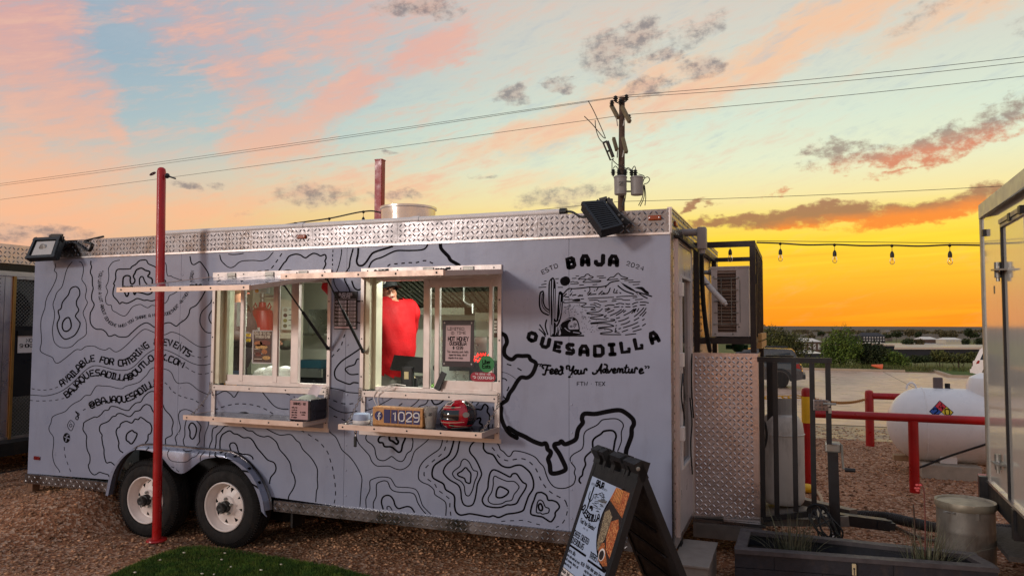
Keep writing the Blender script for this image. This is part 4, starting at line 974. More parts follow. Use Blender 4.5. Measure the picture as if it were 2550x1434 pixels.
('H',10,1,'1910,622 1960,645 2060,685 2150,690 2210,750 2190,800 2150,850 2120,920 2050,935 1990,965 1890,970 1835,940 1830,890 1870,820 1890,730 1890,660'),
('H',16,1,'1985,755 2060,790 2080,820 2050,860 1990,890 1930,880 1930,820 1950,770'),
('P',3.2,1,'1336,1228 1330,1244 1324,1260 1322,1278 1334,1283 1350,1286 1360,1292 1372,1298 1382,1285 1383,1275 1393,1262 1387,1250 1375,1245 1365,1244 1361,1233 1351,1226 1344,1225'),
('P',2.2,1,'1344,1244 1338,1252 1336,1274 1346,1276 1350,1279 1357,1278 1366,1275 1367,1265 1358,1261 1352,1248'),('P',3.5,1,'1346,1253 1351,1262 1349,1270 1343,1268 1341,1258'),
('G',38,0,'2240,150 2290,180 2310,260 2280,330 2280,410 2330,460 2380,470 2430,430 2500,430 2580,432 2605,475 2668,515 2660,580 2620,660 2560,700 2490,695 2440,745 2390,830 2340,900 2310,975 2270,1005 2225,1035 2240,1080 2235,1150 2250,1230 2290,1320 2350,1400 2440,1450'),
('I',42,0,'230,420 260,440 340,490 430,530 540,590 640,625 690,615 710,650 720,690 755,720 750,760 725,810 745,880 755,970 790,990 860,980 930,950 940,910 900,820 860,740 805,660 810,625 860,615 890,590 930,625 1000,605 1070,560 1090,470 1110,420 1155,360 1145,310 1160,260 1200,245 1310,250 1440,225 1560,205 1640,210 1720,260 1780,320 1790,380 1765,430 1760,520 1730,610 1700,690 1690,760'),
('I',10,0,'40,555 110,640 130,690 170,720 225,775 260,765 290,715 340,710 450,735 560,785 620,855 670,910 700,1000 740,1090 800,1155 880,1175 960,1165 1040,1120 1065,1040 1050,980 1060,920 1010,850 1000,800 1040,750 1140,690 1165,620 1170,510 1210,450 1330,390 1390,330 1450,315 1570,310 1640,350 1660,400 1635,480 1635,590 1590,710'),
('I',18,0,'1280,660 1280,590 1310,545 1380,500 1420,465 1510,455 1555,480 1570,530 1555,590 1535,720'),('I',16,0,'1290,690 1200,770 1180,820 1190,880 1160,950 1150,1010 1120,1040 1110,1080 1130,1110'),
('L',3,0,'25,1190 80,1205 130,1235 160,1262'),('L',5,0,'38,1245 60,1248 72,1262'),
]
DASH = [('A',6,'2130,1370 2190,1390 2270,1398 2370,1370',45,38),('B',6,'145,385 220,400 320,402 400,390 485,358',38,36),('B',6,'120,530 200,537 300,537 430,530 550,505',40,40),('B',6,'2060,115 2120,155 2200,195 2270,205 2370,190',50,38),
('B',7,'1800,310 1850,350 1880,400 1960,460 2050,495 2150,520 2230,565 2320,630',40,38),('B',6,'550,1110 560,1210 590,1310 625,1400 645,1460',44,48),('B',7,'785,655 815,637',60,10),('D',8,'1500,105 1600,155 1680,200 1750,245 1820,295 1880,360 1930,430 1960,520 1990,620 2010,740 2025,870 2025,970 2010,1060',52,52),
('E',9,'1010,255 960,330 880,440 830,465 650,480',48,42),('E',8,'1645,210 1640,320 1640,440',30,26),('F',11,'725,415 760,392 830,385 910,378 1000,370 1080,370 1150,350 1210,347 1290,380',44,46),
('G',9,'295,160 270,230 250,300 210,360 150,420 130,450',46,50),('G',9,'60,930 110,960 160,985 240,1015 330,1025 400,1020',54,50),('G',9,'155,1175 220,1200 270,1220 310,1230 400,1222',50,56),('G',9,'745,920 640,960 580,985 510,1010',54,60),
('G',9,'1110,925 1060,970 980,1040 900,1080 850,1095',56,80),('G',9,'2040,955 1990,975 1930,1040 1860,1090 1845,1140',48,50),('G',9,'2080,965 2120,1010 2140,1080 2150,1180 2130,1310',50,60),('S',5,'160,1195 250,1165 330,1150 430,1155 520,1180 620,1235 710,1265',28,26),('S',5,'640,1050 700,1075 760,1100',30,30),
('H',9,'1325,155 1310,210 1280,310 1240,355 1160,420 1090,480 1050,520 1030,580 1040,630 1110,685 1160,720 1200,790 1250,830 1310,875 1350,920 1350,1010 1365,1120',52,54),('H',8,'1990,1185 2070,1178 2180,1175 2260,1172 2340,1190 2440,1220 2520,1240',50,60),
('I',10,'25,665 60,705 100,765 130,795 180,820 230,830 310,815 390,805 450,820 520,870 570,930 600,990 630,1060 670,1130 730,1200 800,1250 880,1290 930,1320 960,1380 970,1420',54,56),('Z',7,'280,690 297,740 290,800 270,860 230,915 180,940',44,46),('G',11,'2310,530 2370,550 2440,580 2500,615',60,80),('G',11,'2335,810 2320,850 2300,868',60,50),('G',10,'2250,705 2290,715 2310,738',90,30),('G',11,'2262,930 2305,975',80,10)]
def pp(s): return [tuple(float(v) for v in q.split(',')) for q in s.split()]
bands = [MB(), MB(), MB()]
for crop, w, cl, s in LINES:
    k = CROP[crop][2]; P = spline(src(crop, pp(s)), bool(cl), 5); wp = w/k*1.36
    ribbon(bands[0 if wp < 1.9 else 1 if wp < 5 else 2], P, wp, WM(), bool(cl))
for b in bands: b.build('contour_line', M_INK, TR)
b = MB()
for crop, w, s, on, off in DASH:
    k = CROP[crop][2]; dashes(b, src(crop, pp(s)), w/k*1.36, WM(), on/k, off/k)
b.build('dashed_line', M_INK, TR, kind='stuff')
# lettering along the contours
def tp_(name, crop, s, path, h, sw, track=.22):
    b = MB(); k = CROP[crop][2]; text_path(b, s, src(crop, pp(path)), h/k, WM(.0016), sw/k*1.02, track); b.build(name, M_INK, TR)
tp_('lettering','A','"YOU LEARN A LOT ABOUT SOMEONE WHEN YOU SHARE A MEAL TOGETHER" -ANTHONY BOURDAIN','1002,312 975,400 972,500 975,600 990,700 1022,830 1072,940 1150,1003 1250,1024 1350,990 1440,932 1560,905 1680,888 1800,878 1890,848 1960,780 2040,690 2105,580 2140,460 2165,325',36,6.5,.3)
tp_('lettering','B','AVAILABLE FOR CATERING & EVENTS','520,358 600,305 690,222 780,122 850,62 945,45 1060,78 1140,85 1200,100 1290,102 1380,72 1450,15 1500,-45 1560,-100 1620,-140 1690,-158 1760,-160 1830,-150 1900,-138 1980,-90 2040,-45 2100,-8',74,18,.3)
tp_('lettering','B','BAJAQUESADILLA@OUTLOOK.COM','585,500 660,440 740,352 810,280 870,238 970,222 1060,238 1150,262 1230,280 1310,284 1380,274 1440,230 1510,165 1590,85 1650,35 1720,20 1790,30 1860,52 1950,90 2020,122',72,18,.24)
tp_('lettering','B','@BAJAQUESADILLA','890,635 970,592 1060,567 1150,556 1250,556 1330,548 1420,508 1500,460 1580,402 1680,348 1735,322',76,18,.24)
# small round emblems beside the handle
b = MB(); kB = CROP['B'][2]
def BM(x, y): return WM(.0016)(50+x/kB, 890+y/kB)
ribbon(b, [(632+math.cos(t)*15, 842+math.sin(t)*20) for t in np.linspace(0, 6.1, 14)], 7, BM, True)
ribbon(b, spline([(630,778),(672,815),(668,850),(640,908),(612,890),(592,850),(600,815)], True, 4), 7, BM, True); ribbon(b, [(628,800),(630,803)], 8, BM)
ribbon(b, spline([(690,668),(706,690),(730,690),(735,715),(715,705),(728,740),(715,772),(695,760),(700,735),(715,730)], False, 4), 11, BM); ribbon(b, [(706,672),(716,700),(722,745)], 11, BM)
b.build('emblem', M_INK, TR)
b = MB(); b.add([BM(580+math.cos(t)*43, 997+math.sin(t)*62) for t in np.linspace(0, 2*math.pi, 28, endpoint=False)], [tuple(range(27,-1,-1))]); em = b.build('emblem', M_INK, TR)
b = MB(); BM2 = lambda x, y: WM(.0022)(50+x/kB, 890+y/kB); ribbon(b, [(572,1038),(582,985),(590,960),(604,962)], 12, BM2); ribbon(b, [(558,985),(622,1010)], 12, BM2); b.build('emblem_mark', M_WRAP, em)
# ---- the big emblem
JK = CROP['J'][2]
def JM(o=.0014): return lambda x, y: WM(o)(1300+x/JK, 600+y/JK)
KO = (780-600)*JK
def ks(pts): return [(x, y+KO) for x, y in pts]
for ch, q in zip('BAJA', ([(712,268),(885,245),(918,455),(748,487)], [(965,213),(1135,213),(1152,436),(960,440)], [(1200,205),(1392,205),(1382,430),(1195,430)], [(1440,212),(1625,225),(1622,452),(1420,432)])):
    b = MB(); glyph_quad(b, ch, q, JM(), 74); b.build('letter', M_INK, TR)
for ch, q in zip('QUESADILLA', ([(105,275),(285,325),(240,510),(55,450)], [(330,370),(500,405),(460,610),(270,570)], [(535,435),(695,470),(660,675),(495,640)], [(725,480),(890,495),(890,710),(705,690)], [(945,508),(1125,512),(1135,735),(930,722)], [(1180,512),(1380,510),(1385,735),(1178,738)], [(1415,490),(1565,485),(1595,710),(1430,720)], [(1610,465),(1790,445),(1835,660),(1640,690)], [(1835,410),(1990,380),(2050,600),(1880,635)], [(2085,320),(2225,265),(2345,470),(2140,550)])):
    b = MB(); glyph_quad(b, ch, ks(q), JM(), 68); b.build('letter', M_INK, TR)
b = MB()
text_path(b, 'ESTD', [(345,556),(420,520),(495,480),(600,442)], 66, JM(), 12, .38); text_path(b, '2024', [(1738,402),(1830,432),(1920,462),(2020,494)], 68, JM(), 12, .45)
text(b, 'FTW · TEX', 920, KO+1204, -62, lambda x, y: JM()(x, y), 11, .3, width=462)
b.build('logo_lettering', M_INK, TR)
# script line, joined-up strokes
b = MB()
def scr(pts, w=25): ribbon(b, spline(ks(pts), False, 5), w*1.3, JM())
scr([(258,885),(266,852),(290,846)],16); scr([(300,885),(308,852),(332,846)],16)
scr([(360,920),(335,880),(370,860),(480,872)]); scr([(430,870),(400,960),(380,1020),(345,1015)]); scr([(390,950),(450,940)],20)
scr([(465,985),(520,955),(500,925),(470,960),(480,1005),(530,995)]); scr([(545,985),(595,955),(575,925),(548,960),(556,1008),(605,998)]); scr([(670,890),(640,885),(672,950),(660,1010),(620,1012),(612,970),(650,945)]); scr([(640,880),(685,900),(672,990),(690,1000)],20)
scr([(750,930),(745,880),(790,880),(790,935),(820,950),(860,880)]); scr([(862,880),(835,990),(800,1055),(778,1060)]); scr([(895,945),(868,975),(885,1010),(920,990),(915,950),(895,945)]); scr([(940,945),(932,1000),(970,1005),(990,945),(985,1000),(1010,1000)]); scr([(1030,1005),(1045,935),(1075,925),(1080,950)])
scr([(1180,985),(1190,1010),(1250,985),(1330,845)]); scr([(1330,850),(1315,940),(1320,1000)]); scr([(1240,955),(1330,948)],18); scr([(1375,850),(1420,870),(1400,960),(1360,985),(1350,950),(1390,925),(1395,980),(1420,990)]); scr([(1430,935),(1445,990),(1490,935),(1500,925)]); scr([(1515,970),(1560,945),(1545,918),(1515,950),(1525,992),(1570,985)]); scr([(1590,985),(1600,925),(1630,925),(1632,985)]); scr([(1632,985),(1650,930),(1680,930),(1675,985),(1700,985)]); scr([(1745,860),(1720,960),(1735,990),(1760,980)]); scr([(1705,905),(1775,898)],18); scr([(1785,925),(1780,980),(1815,985),(1840,925),(1835,985),(1860,985)]); scr([(1875,990),(1888,915),(1910,905),(1925,930)]); scr([(1955,975),(2010,945),(1990,920),(1960,955),(1970,1000),(2030,985)])
scr([(2050,880),(2075,890),(2062,915)],16); scr([(2095,880),(2122,890),(2108,915)],16)
b.build('logo_lettering', M_INK, TR)
# drawing: cactus, sun, clouds, ridge, water, helmet
b = MB()
def ln(s, w=13, cl=False): ribbon(b, spline(pp(s), cl, 4), w*1.15, JM(), cl)
def fill(s, sub=3):
    P = spline(pp(s), True, sub); b.add([JM()(*p) for p in P], [tuple(range(len(P)-1,-1,-1))])
fill('510,605 545,640 562,740 560,1000 556,1300 600,1340 640,1200 655,1000 680,900 676,870 640,845 610,860 604,1000 600,1180 575,1320 565,1500 600,1575 470,1580 470,1300 455,1200 440,1000 440,760 455,660',2)
ln('350,838 305,870 292,1000 300,1110 345,1190 440,1235',22); ln('350,838 362,900 355,1010 390,1105 450,1150',20); ln('640,850 672,890 668,1010 655,1180 625,1330 580,1420',24)
ln('340,880 330,1000 345,1090 390,1150 445,1190',12)
ln('295,1395 350,1480 395,1560',18); ln('285,1470 350,1530 390,1590',18); ln('410,1315 390,1420 430,1560',20); ln('600,1440 590,1540 560,1590',14); ln('620,1480 600,1585',12)
fill('715,590 770,600 803,650 790,705 760,735 720,748 665,735 635,680 650,625')
for s in ('560,632 610,628','370,675 405,665','325,730 405,715','280,775 400,768','580,703 598,702','600,773 680,773','900,585 945,583','835,625 905,620','1250,592 1360,583','1290,620 1400,610','1710,660 1855,653','1780,690 1970,680','1850,730 1955,722','960,738 1030,730','1180,730 1250,725'): ln(s,12)
ln('810,690 850,675 880,690 920,685 940,705 900,715 810,718',11); ln('730,705 760,690 790,700',10)
ln('940,635 990,605 1040,595 1070,560 1110,555 1140,585 1190,600 1160,620 1110,625',14); ln('1015,685 1050,655 1085,640 1140,650 1180,660 1315,662 1260,685 1030,690',13); ln('940,640 1060,632',11)
ln('1420,655 1470,610 1530,600 1570,560 1610,540 1650,580 1700,600 1765,618 1740,632 1650,632',14); ln('1420,655 1600,632',12)
ln('685,890 770,800 860,795 1000,785 1130,768 1270,770 1410,745 1480,690 1620,660',17); fill('1620,655 1650,690 1720,725 1800,770 1900,840 1950,930 1900,860 1800,815 1700,750',2)
ln('1600,745 1650,790 1730,840 1860,885',20); ln('1910,850 1990,870 2090,900 2165,925',20); ln('1960,880 2040,930 2090,955',18); fill('1875,780 2005,765 2060,815 2110,850 2115,890 2050,870 1980,810',2)
ln('830,800 805,850',12); ln('1130,780 1130,830 1090,880',13); ln('1270,780 1240,825',12); ln('1410,750 1390,780',12); ln('1470,785 1450,840 1420,880',15); ln('1545,800 1525,860',14); ln('1590,820 1560,870 1600,860',12)
for s in ('695,925 740,880','720,930 775,935','800,910 825,880','840,910 900,895','935,920 1010,905','960,900 1010,915','1100,905 1150,860','1130,895 1235,885','1280,890 1340,835','1320,890 1420,875','1350,860 1390,880','1630,860 1650,872','1045,828 1056,832','1205,825 1212,832','1530,850 1540,870'): ln(s,16)
for s in ('700,980 840,975','985,968 1030,965','700,1010 700,1030 850,1022 1060,1035 1050,1060 990,1090 1050,1105 1180,1102 1220,1115 1150,1140 1170,1150 1230,1150','1105,958 1250,950 1530,938','1575,935 1650,925 1910,912','1120,990 1250,985 1300,1010 1415,1005','1510,975 1650,968 1700,985 1800,985','1850,945 1920,938','1890,980 2010,970','1500,1005 1570,1000','1200,1035 1260,1045 1315,1075','1140,1060 1210,1065 1250,1098 1305,1105'): ln(s,13)
fill('835,995 870,970 965,962 965,1005 880,1005',2)
for s in ('1385,1085 1450,1068 1540,1070','1570,1055 1630,1040 1700,1050','1730,1045 1770,1055 1800,1050','1840,1055 1890,1030 1935,1022','1970,1020 2050,1020 2110,1032','1970,1068 2060,1065','1535,1105 1620,1095','1660,1098 1685,1095','1730,1098 1805,1098','1850,1098 1915,1080','1385,1140 1450,1120','1390,1170 1470,1130','1430,1195 1535,1150','1470,1245 1590,1190 1660,1140','1570,1240 1650,1190 1700,1145','1690,1190 1730,1160','1700,1240 1800,1190 1865,1135','1830,1205 1890,1130','1870,1190 1905,1130','1920,1175 1950,1125','1875,1260 1960,1190 2030,1115','1965,1245 2030,1180 2070,1120','2010,1255 2070,1185','1575,1290 1630,1275','1610,1340 1700,1315 1780,1275','1650,1395 1740,1370 1800,1335','1870,1325 1950,1280','2010,1320 2040,1300','2010,1415 2060,1380','1690,1445 1820,1405 1935,1355','1555,1355 1570,1352','1565,1412 1580,1408','1840,1460 1955,1415','1850,1510 1990,1470','1670,1515 1765,1480','1615,1465 1645,1455','1725,1565 1900,1545'): ln(s,15)
ln('1340,1130 1270,1180 1100,1195 1090,1210 1200,1225 1360,1230 1280,1255 1150,1275 1160,1295 1300,1305 1410,1310',14); ln('1410,1240 1370,1265 1440,1290',14); ln('1480,1310 1545,1310 1500,1335 1170,1365 1180,1378 1400,1375 1530,1415 1480,1425 1290,1445 1290,1458 1400,1460 1500,1490 1480,1515 1320,1535 1330,1555 1500,1560 1650,1560',15); ln('1570,1445 1555,1485 1580,1495 1545,1515 1625,1530',13)
# helmet on the sand
fill('870,1272 800,1275 700,1330 640,1400 625,1420 650,1540 660,1575 980,1560 985,1520 960,1500 950,1470 800,1475 770,1440 775,1370 830,1330 905,1320 880,1290',2)
ln('880,1290 920,1330 945,1400 955,1475',16); ln('480,1582 660,1580 1030,1578',22); ln('820,1410 835,1425 820,1440 805,1425',9,True)
for s in ('850,1430 900,1375','870,1450 910,1385','860,1390 880,1370'): ln(s,8)
g = np.random.default_rng(2)
for k in range(150):
    t = g.random(); x = 700+g.random()*(300+t*450); y = 1060+t*470
    if x > 690 and not (640 < x < 990 and y > 1250): ln(f'{x:.0f},{y:.0f} {x+9:.0f},{y-8:.0f}', 6)
b.build('logo_drawing', M_INK, TR)
b = MB()
def lw(s, w=12): ribbon(b, spline(pp(s), False, 4), w, JM(.0022))
for s, w in (('475,670 472,900 474,1200 486,1570',13),('515,645 510,900 520,1200 515,1540',16),('545,800 540,1000 540,1290',12),('640,900 632,1060 640,1200 615,1310',13),('660,1020 650,1200',9),('325,900 318,1020 335,1120 400,1190',11),('690,1345 760,1310 850,1290',10),('715,1450 760,1490 800,1510',12),('640,1410 648,1425',8),('645,1440 655,1455',8),('855,1520 960,1535',12),('545,1350 570,1370',10),('495,1400 500,1560',9),('575,1470 560,1560',8)): lw(s, w)
b.build('logo_highlight', M_WRAP, TR)
# rivets along the panel seams
b = MB()
for xs_ in (-1.512+.02, -5.12+.02, -3.385+.02): screws(b, [(xs_, Y0-.0008, z) for z in np.arange(.45, 2.4, .20)], .008)
b.build('rivet', M_WRAP, TR, kind='stuff')
# lines on the fender skirt
b = MB(); KF = 450/2151.
def FM(x, y): p = onY(250+x*KF, 1090+y*KF, YF); return (p.x, YF-.0015, p.z)
for s, w in (('820,130 800,190 815,240 860,275 980,288 1040,275 1090,235 1140,215 1180,160',7),('1190,270 1195,215 1240,165',8),('1295,225 1305,170',10),('1370,225 1365,190 1375,168',12),('1490,228 1485,190 1500,178',13),('545,145 580,110',10),('415,140 440,100',11),('985,135 1020,158 1090,150',10)):
    ribbon(b, spline(pp(s), False, 4), w, FM)
for s in ('845,340 880,352','905,375 935,400'): ribbon(b, pp(s), 8, FM)
b.build('contour_line', M_INK, fender)
b = MB()
for i in (60, 66, 73, 79):
    i = int(i); b.add([(A[i][0], YF+.06, A[i][1]+.001), (A[i+1][0], YF+.06, A[i+1][1]+.001), (lip2[i+1][0], YF-.002, lip2[i+1][1]), (lip2[i][0], YF-.002, lip2[i][1])], [(0,1,2,3)])
    b.add([(lip2[i][0], YF-.002, lip2[i][1]), (lip2[i+1][0], YF-.002, lip2[i+1][1]), (Sk[i+1][0], YF-.002, Sk[i+1][1]), (Sk[i][0], YF-.002, Sk[i][1])], [(0,1,2,3)])
b.build('contour_line', M_INK, fender)
# ------------------------------------------------------------------ trailer nose: door wall, tongue, cage
D0, D1 = 5.33, 6.06
b = MB()
for y0, y1, z0, z1 in ((Y0+.02, D0, ZB, ZF), (D0, D1, 2.40, ZF), (D1, Y1-.03, ZB, ZF), (D0, D1, ZB, .34)): b.box((XR-.04, y0, z0), (XR, y1, z1))
nose = b.build('nose_wall', M_TREADB, TR)
b = MB()
lugs(b, Y0+.03, D0-.06, ZB, ZF, lambda u, v, h: (XR+h, u, v), .06, .03, .01); lugs(b, D1+.06, 6.9, .3, ZF, lambda u, v, h: (XR+h, u, v), .06, .036, .012)
b.build('tread_lug', M_TREAD, nose, kind='stuff')
b = MB(); b.box((XR-.003, Y0-.003, ZB), (XR+.005, Y0+.055, ZF)); b.build('corner_trim', M_TREAD, TR)
M_DOOR = mat('door_paint', (204,198,200), .35, .3, .05, 4)
b = MB(); b.box((XR-.01, D0-.03, .34), (XR+.022, D0, 2.43)); b.box((XR-.01, D1, .34), (XR+.022, D1+.03, 2.43)); b.box((XR-.01, D0, 2.40), (XR+.022, D1, 2.43)); door = b.build('entry_door', M_ALUP, TR)
b = MB(); x0, x1 = XR-.01, XR+.016
for y0, y1, z0, z1 in ((D0+.004, D0+.13, .345, 2.395), (D1-.13, D1-.004, .345, 2.395), (D0+.13, D1-.13, .345, .80), (D0+.13, D1-.13, 2.16, 2.395)): b.box((x0, y0, z0), (x1, y1, z1))
b.build('door_leaf', M_DOOR, door)
b = MB(); b.box((x0+.004, D0+.13, .80), (x0+.01, D1-.13, 2.16)); b.build('pane', M_DGLASS, door)
b = MB(); t = .022
for y0, y1, z0, z1 in ((D0+.11, D0+.13, .78, 2.18), (D1-.13, D1-.11, .78, 2.18), (D0+.13, D1-.13, .78, .80), (D0+.13, D1-.13, 2.16, 2.18)): b.box((x1, y0, z0), (x1+.010, y1, z1))
b.build('glazing_bead', M_WHITEP, door)
for z in (2.02, 1.0, 1.52):
    b = MB(); b.bbox((XR+.02, D0-.012, z), (XR+.05, D0+.06, z+.10), .006); b.build('hinge', M_WHITEP, door)
b = MB(); b.box((XR, D0-.06, 2.435), (XR+.06, D1+.04, 2.45)); b.bar((XR+.055, D0-.06, 2.44), (XR+.055, D1+.04, 2.425), .012, .03); b.build('drip_cap', M_BLACK, door)
# conduit elbow with its cable
p = onY(1747, 600, 5.72); zc = onY(1700, 577, 5.55).z
b = MB(); b.tube([(XR+.0, 5.62, zc+.0), (XR+.13, 5.62, zc)], .028, 12); b.bbox((XR+.12, 5.575, zc-.13), (XR+.185, 5.665, zc+.035), .012); b.tube([(XR+.152, 5.62, zc-.16), (XR+.152, 5.62, zc-.12)], .024, 12); b.build('conduit_elbow', mat('grey_pvc', (150,140,136), .5, 0, .08, 6), TR, smooth=True)
b = MB(); pts = [(1747,632),(1748,690),(1752,760),(1760,830),(1768,874)]; b.tube(spline([onY(x, y, 5.66+i*.13) for i, (x, y) in enumerate(pts)], sub=6), .018, 8); b.build('power_cable', M_BLACKP, TR, smooth=True)
for k, s in enumerate(([(1701,930),(1697,985),(1704,1040),(1700,1075)], [(1718,990),(1723,1050),(1720,1110),(1724,1180)], [(1723,880),(1722,960),(1727,1040)])):
    b = MB(); b.tube(spline([onX(x, y, XR+.03) for x, y in s], sub=6), .006, 5); b.build('loose_wire', M_BLACKP, TR, smooth=True)
# tread-plate shield on the tongue
PY = 6.22; xa, xb, za, zb_ = XR+.004, -.283, .262, 1.592
b = MB(); b.box((xa, PY, za), (xb, PY+.006, zb_)); shp = b.build('tongue_shield', M_TREADB, TR)
b = MB(); lugs(b, xa+.006, xb-.006, za+.02, zb_-.006, lambda u, v, h: (u, PY-h, v), .033, .034, .012, .004); b.build('tread_lug', M_TREADB, shp, kind='stuff')
b = MB(); b.box((xb, PY-.004, za), (xb+.008, PY+.35, zb_)); b.box((xb, PY, 1.16), (xb+.016, PY+.02, 1.33)); b.build('shield_edge', M_ALU, shp)
# cage round the condenser
M_CAGE = mat('cage_steel', (44,34,32), .5, .2, .2, 12, dirt=.15)
CX0, CX1, CY0, CY1, CZ0, CZ1 = XR+.012, -.288, 6.235, 7.70, 1.63, 2.50
w = .045
b = MB(); b.box((CX0, CY0, CZ1-w), (CX1, CY0+w, CZ1)); cage = b.build('condenser_cage', M_CAGE, TR)
def cbar(p, q, name='cage_bar', w_=.04, m_=None):
    b = MB(); b.bar(p, q, w_, w_); return b.build(name, m_ or M_CAGE, cage)
for x in (CX0+.02, CX1-.022): cbar((x, CY0+.022, 1.595), (x, CY0+.022, CZ1-w-.001), w_=.045)
for x in (CX0+.02, CX1-.022): cbar((x, CY1, .4), (x, CY1, CZ1-w), w_=.045)
for x in (CX0+.02, CX1-.022): cbar((x, CY0+w+.001, CZ1-.022), (x, CY1+.02, CZ1-.022))
cbar((CX0+.04, CY1, CZ1-.022), (CX1-.04, CY1, CZ1-.022)); cbar((CX0+.045, CY0+.022, CZ0+.06), (CX1-.046, CY0+.022, CZ0+.06), w_=.05); cbar((CX0+.02, CY0+.05, CZ0+.06), (CX0+.02, CY1-.03, CZ0+.06)); cbar((CX1-.022, CY0+.05, CZ0+.06), (CX1-.022, CY1-.03, CZ0+.06))
cbar((CX0+.04, CY1, CZ0+.06), (CX1-.04, CY1, CZ0+.06))
for k in range(5): y = CY0+.30+k*.28; cbar((CX1-.012, y, CZ0+.09), (CX1-.012, y, CZ1-.045), w_=.024)
for k in range(2): cbar((CX1-.0, CY0+.35, CZ0+.02+k*.07), (CX1+.0, CY1-.02, CZ0+.02+k*.07), 'plank', .055, mat('raw_pine', (196,150,92), .7, 0, .15, 30))
b = MB(); b.box((CX1-.02, CY0+.022, 2.15), (CX1+.012, CY0+.05, 2.23)); b.build('latch', M_BLACK, cage)
# railing over the tongue
GT, GB = 1.567, .32
gx = [onY(px, 1000, PY).x for px in (1897, 1931, 1978, 2023, 2063)]
b = MB(); b.bar((gx[0]-.03, PY, GT-.02), (gx[-1]+.03, PY, GT-.02), .04, .04); rail = b.build('tongue_railing', M_BLACK, TR)
gb = [onY(px, py, PY).z for px, py in ((1897,1285),(1931,1288),(1978,1272),(2023,1268),(2063,1105))]
for i, x in enumerate(gx):
    b = MB(); b.bar((x, PY, gb[i]), (x, PY, GT-.041), .038, .038); b.build('railing_bar', M_BLACK, rail)
b = MB(); b.bar((gx[0], PY+.0, gb[0]-.02), (gx[3]+.02, PY, gb[3]-.02), .04, .04); b.build('railing_rail', M_BLACK, rail)
for x in (gx[0]+.02, ):
    b = MB(); b.bar((x+.03, PY+.42, .4), (x+.03, PY+.42, GT-.02), .05, .05); b.build('railing_bar', M_BLACK, rail)
b = MB(); b.bar((gx[0]+.02, PY+.42, GT-.02), (gx[2], PY+.42, GT-.02), .04, .04); b.build('railing_rail', M_BLACK, rail)
p0 = onY(2025, 994, PY-.03); p1 = onY(2075, 1024, PY-.03)
b = MB(); b.bbox((p0.x, PY-.034, p1.z), (p1.x-.03, PY-.024, p0.z), .008); lk = b.build('lock_plate', M_TREAD, rail)
b = MB(); lugs(b, p0.x+.005, p1.x-.035, p1.z+.003, p0.z-.003, lambda u, v, h: (u, PY-.034-h, v), .028, .02, .007); b.build('tread_lug', M_TREAD, lk, kind='stuff')
b = MB(); zc = (p0.z+p1.z)/2+.015; b.cyl((p1.x-.07, PY-.05, zc), (p1.x+.02, PY-.05, zc), .008, .008, 8); b.box((p1.x-.04, PY-.055, zc-.02), (p1.x-.02, PY-.035, zc+.02)); b.box((p1.x-.035, PY-.06, zc-.07), (p1.x-.012, PY-.045, zc-.03)); b.build('slide_bolt', M_GALV, lk)
# tongue frame, jack and coupler
M_GREYP = mat('grey_frame', (112,104,98), .5, .3, .2, 8, dirt=.3)
cp = onZ(2190, 1300, .33); TX = cp.x
def tbeam(p, q, nm, m_, w_, h_): b = MB(); b.bar(p, q, w_, h_); return b.build(nm, m_, TR)
ta = onY(1735, 1312, PY-.03); tb_ = onY(2095, 1278, PY+.1)
tbeam((XR, PY+.02, .235), (tb_.x+.05, PY+.12, .315), 'tongue_beam', M_GREYP, .08, .075); tbeam((XR, Y1-.6, .235), (tb_.x+.1, PY+.3, .315), 'tongue_beam', M_GREYP, .08, .09)
b = MB(); b.add([(XR,PY-.03,.262),(xb+.4,PY-.02,.33),(xb+.5,PY+.3,.335),(XR,PY+1.2,.27)], [(0,1,2,3)]); b.box((XR, PY-.06, .12), (xb+.02, PY-.02, .235)); b.build('tongue_deck', M_GREYP, TR)
b = MB(); b.box((XR, PY-.05, .236), (xb+.05, PY-.01, .262)); b.build('deck_edge', M_TREAD, TR)
ja = onY(2080, 1290, PY+.1); jt = onY(2073, 1100, PY+.1)
b = MB(); b.bar((ja.x, PY+.1, .08), (jt.x, PY+.1, jt.z-.06), .075, .075, (0,1,0)); jack = b.build('trailer_jack', M_BLACK, TR)
b = MB(); b.bbox((jt.x-.055, PY+.045, jt.z-.075), (jt.x+.055, PY+.155, jt.z), .012); b.build('jack_head', M_GALV, jack)
ck = [onY(x, y, PY+.06) for x, y in ((2090,1104),(2096,1108),(2098,1140),(2100,1166),(2108,1168))]
b = MB(); b.tube(ck, .009, 8); b.build('crank', M_GALV, jack, smooth=True)
h0 = onY(2104, 1169, PY+.06); h1 = onY(2130, 1171, PY+.06); b = MB(); b.cyl(h0, h1, .016, .015, 12); b.build('crank_grip', M_BLACKP, jack, smooth=True)
b = MB(); c0 = Vector((ja.x, PY+.14, .32)); c1 = Vector((onY(2212, 1318, PY+.25).x, PY+.28, .27)); b.bar(c0, c1, .09, .08); b.bar(c1-(c1-c0)*.25, c1+(c1-c0)*.08, .11, .055); b.lathe([(.05,-.03),(.055,.0),(.03,.035),(0,.04)], c1, (0,0,1), 14); b.build('coupler', M_BLACK, TR, smooth=True)
g = np.random.default_rng(8)
b = MB()
for k in range(9):
    x = ja.x-.13+g.uniform(-.02,.08); y = PY+.02; pts = [(x+g.uniform(-.05,.05), y-.02, .42+g.uniform(-.02,.03)), (x+g.uniform(-.06,.1), y-.06, .36), (x+g.uniform(-.04,.14), y-.08, .27), (x+.05+g.uniform(-.03,.14), y-.08, .17), (x+.1+g.uniform(-.03,.12), y-.06, .10)]
    b.tube(spline(pts, sub=5), .0075, 5)
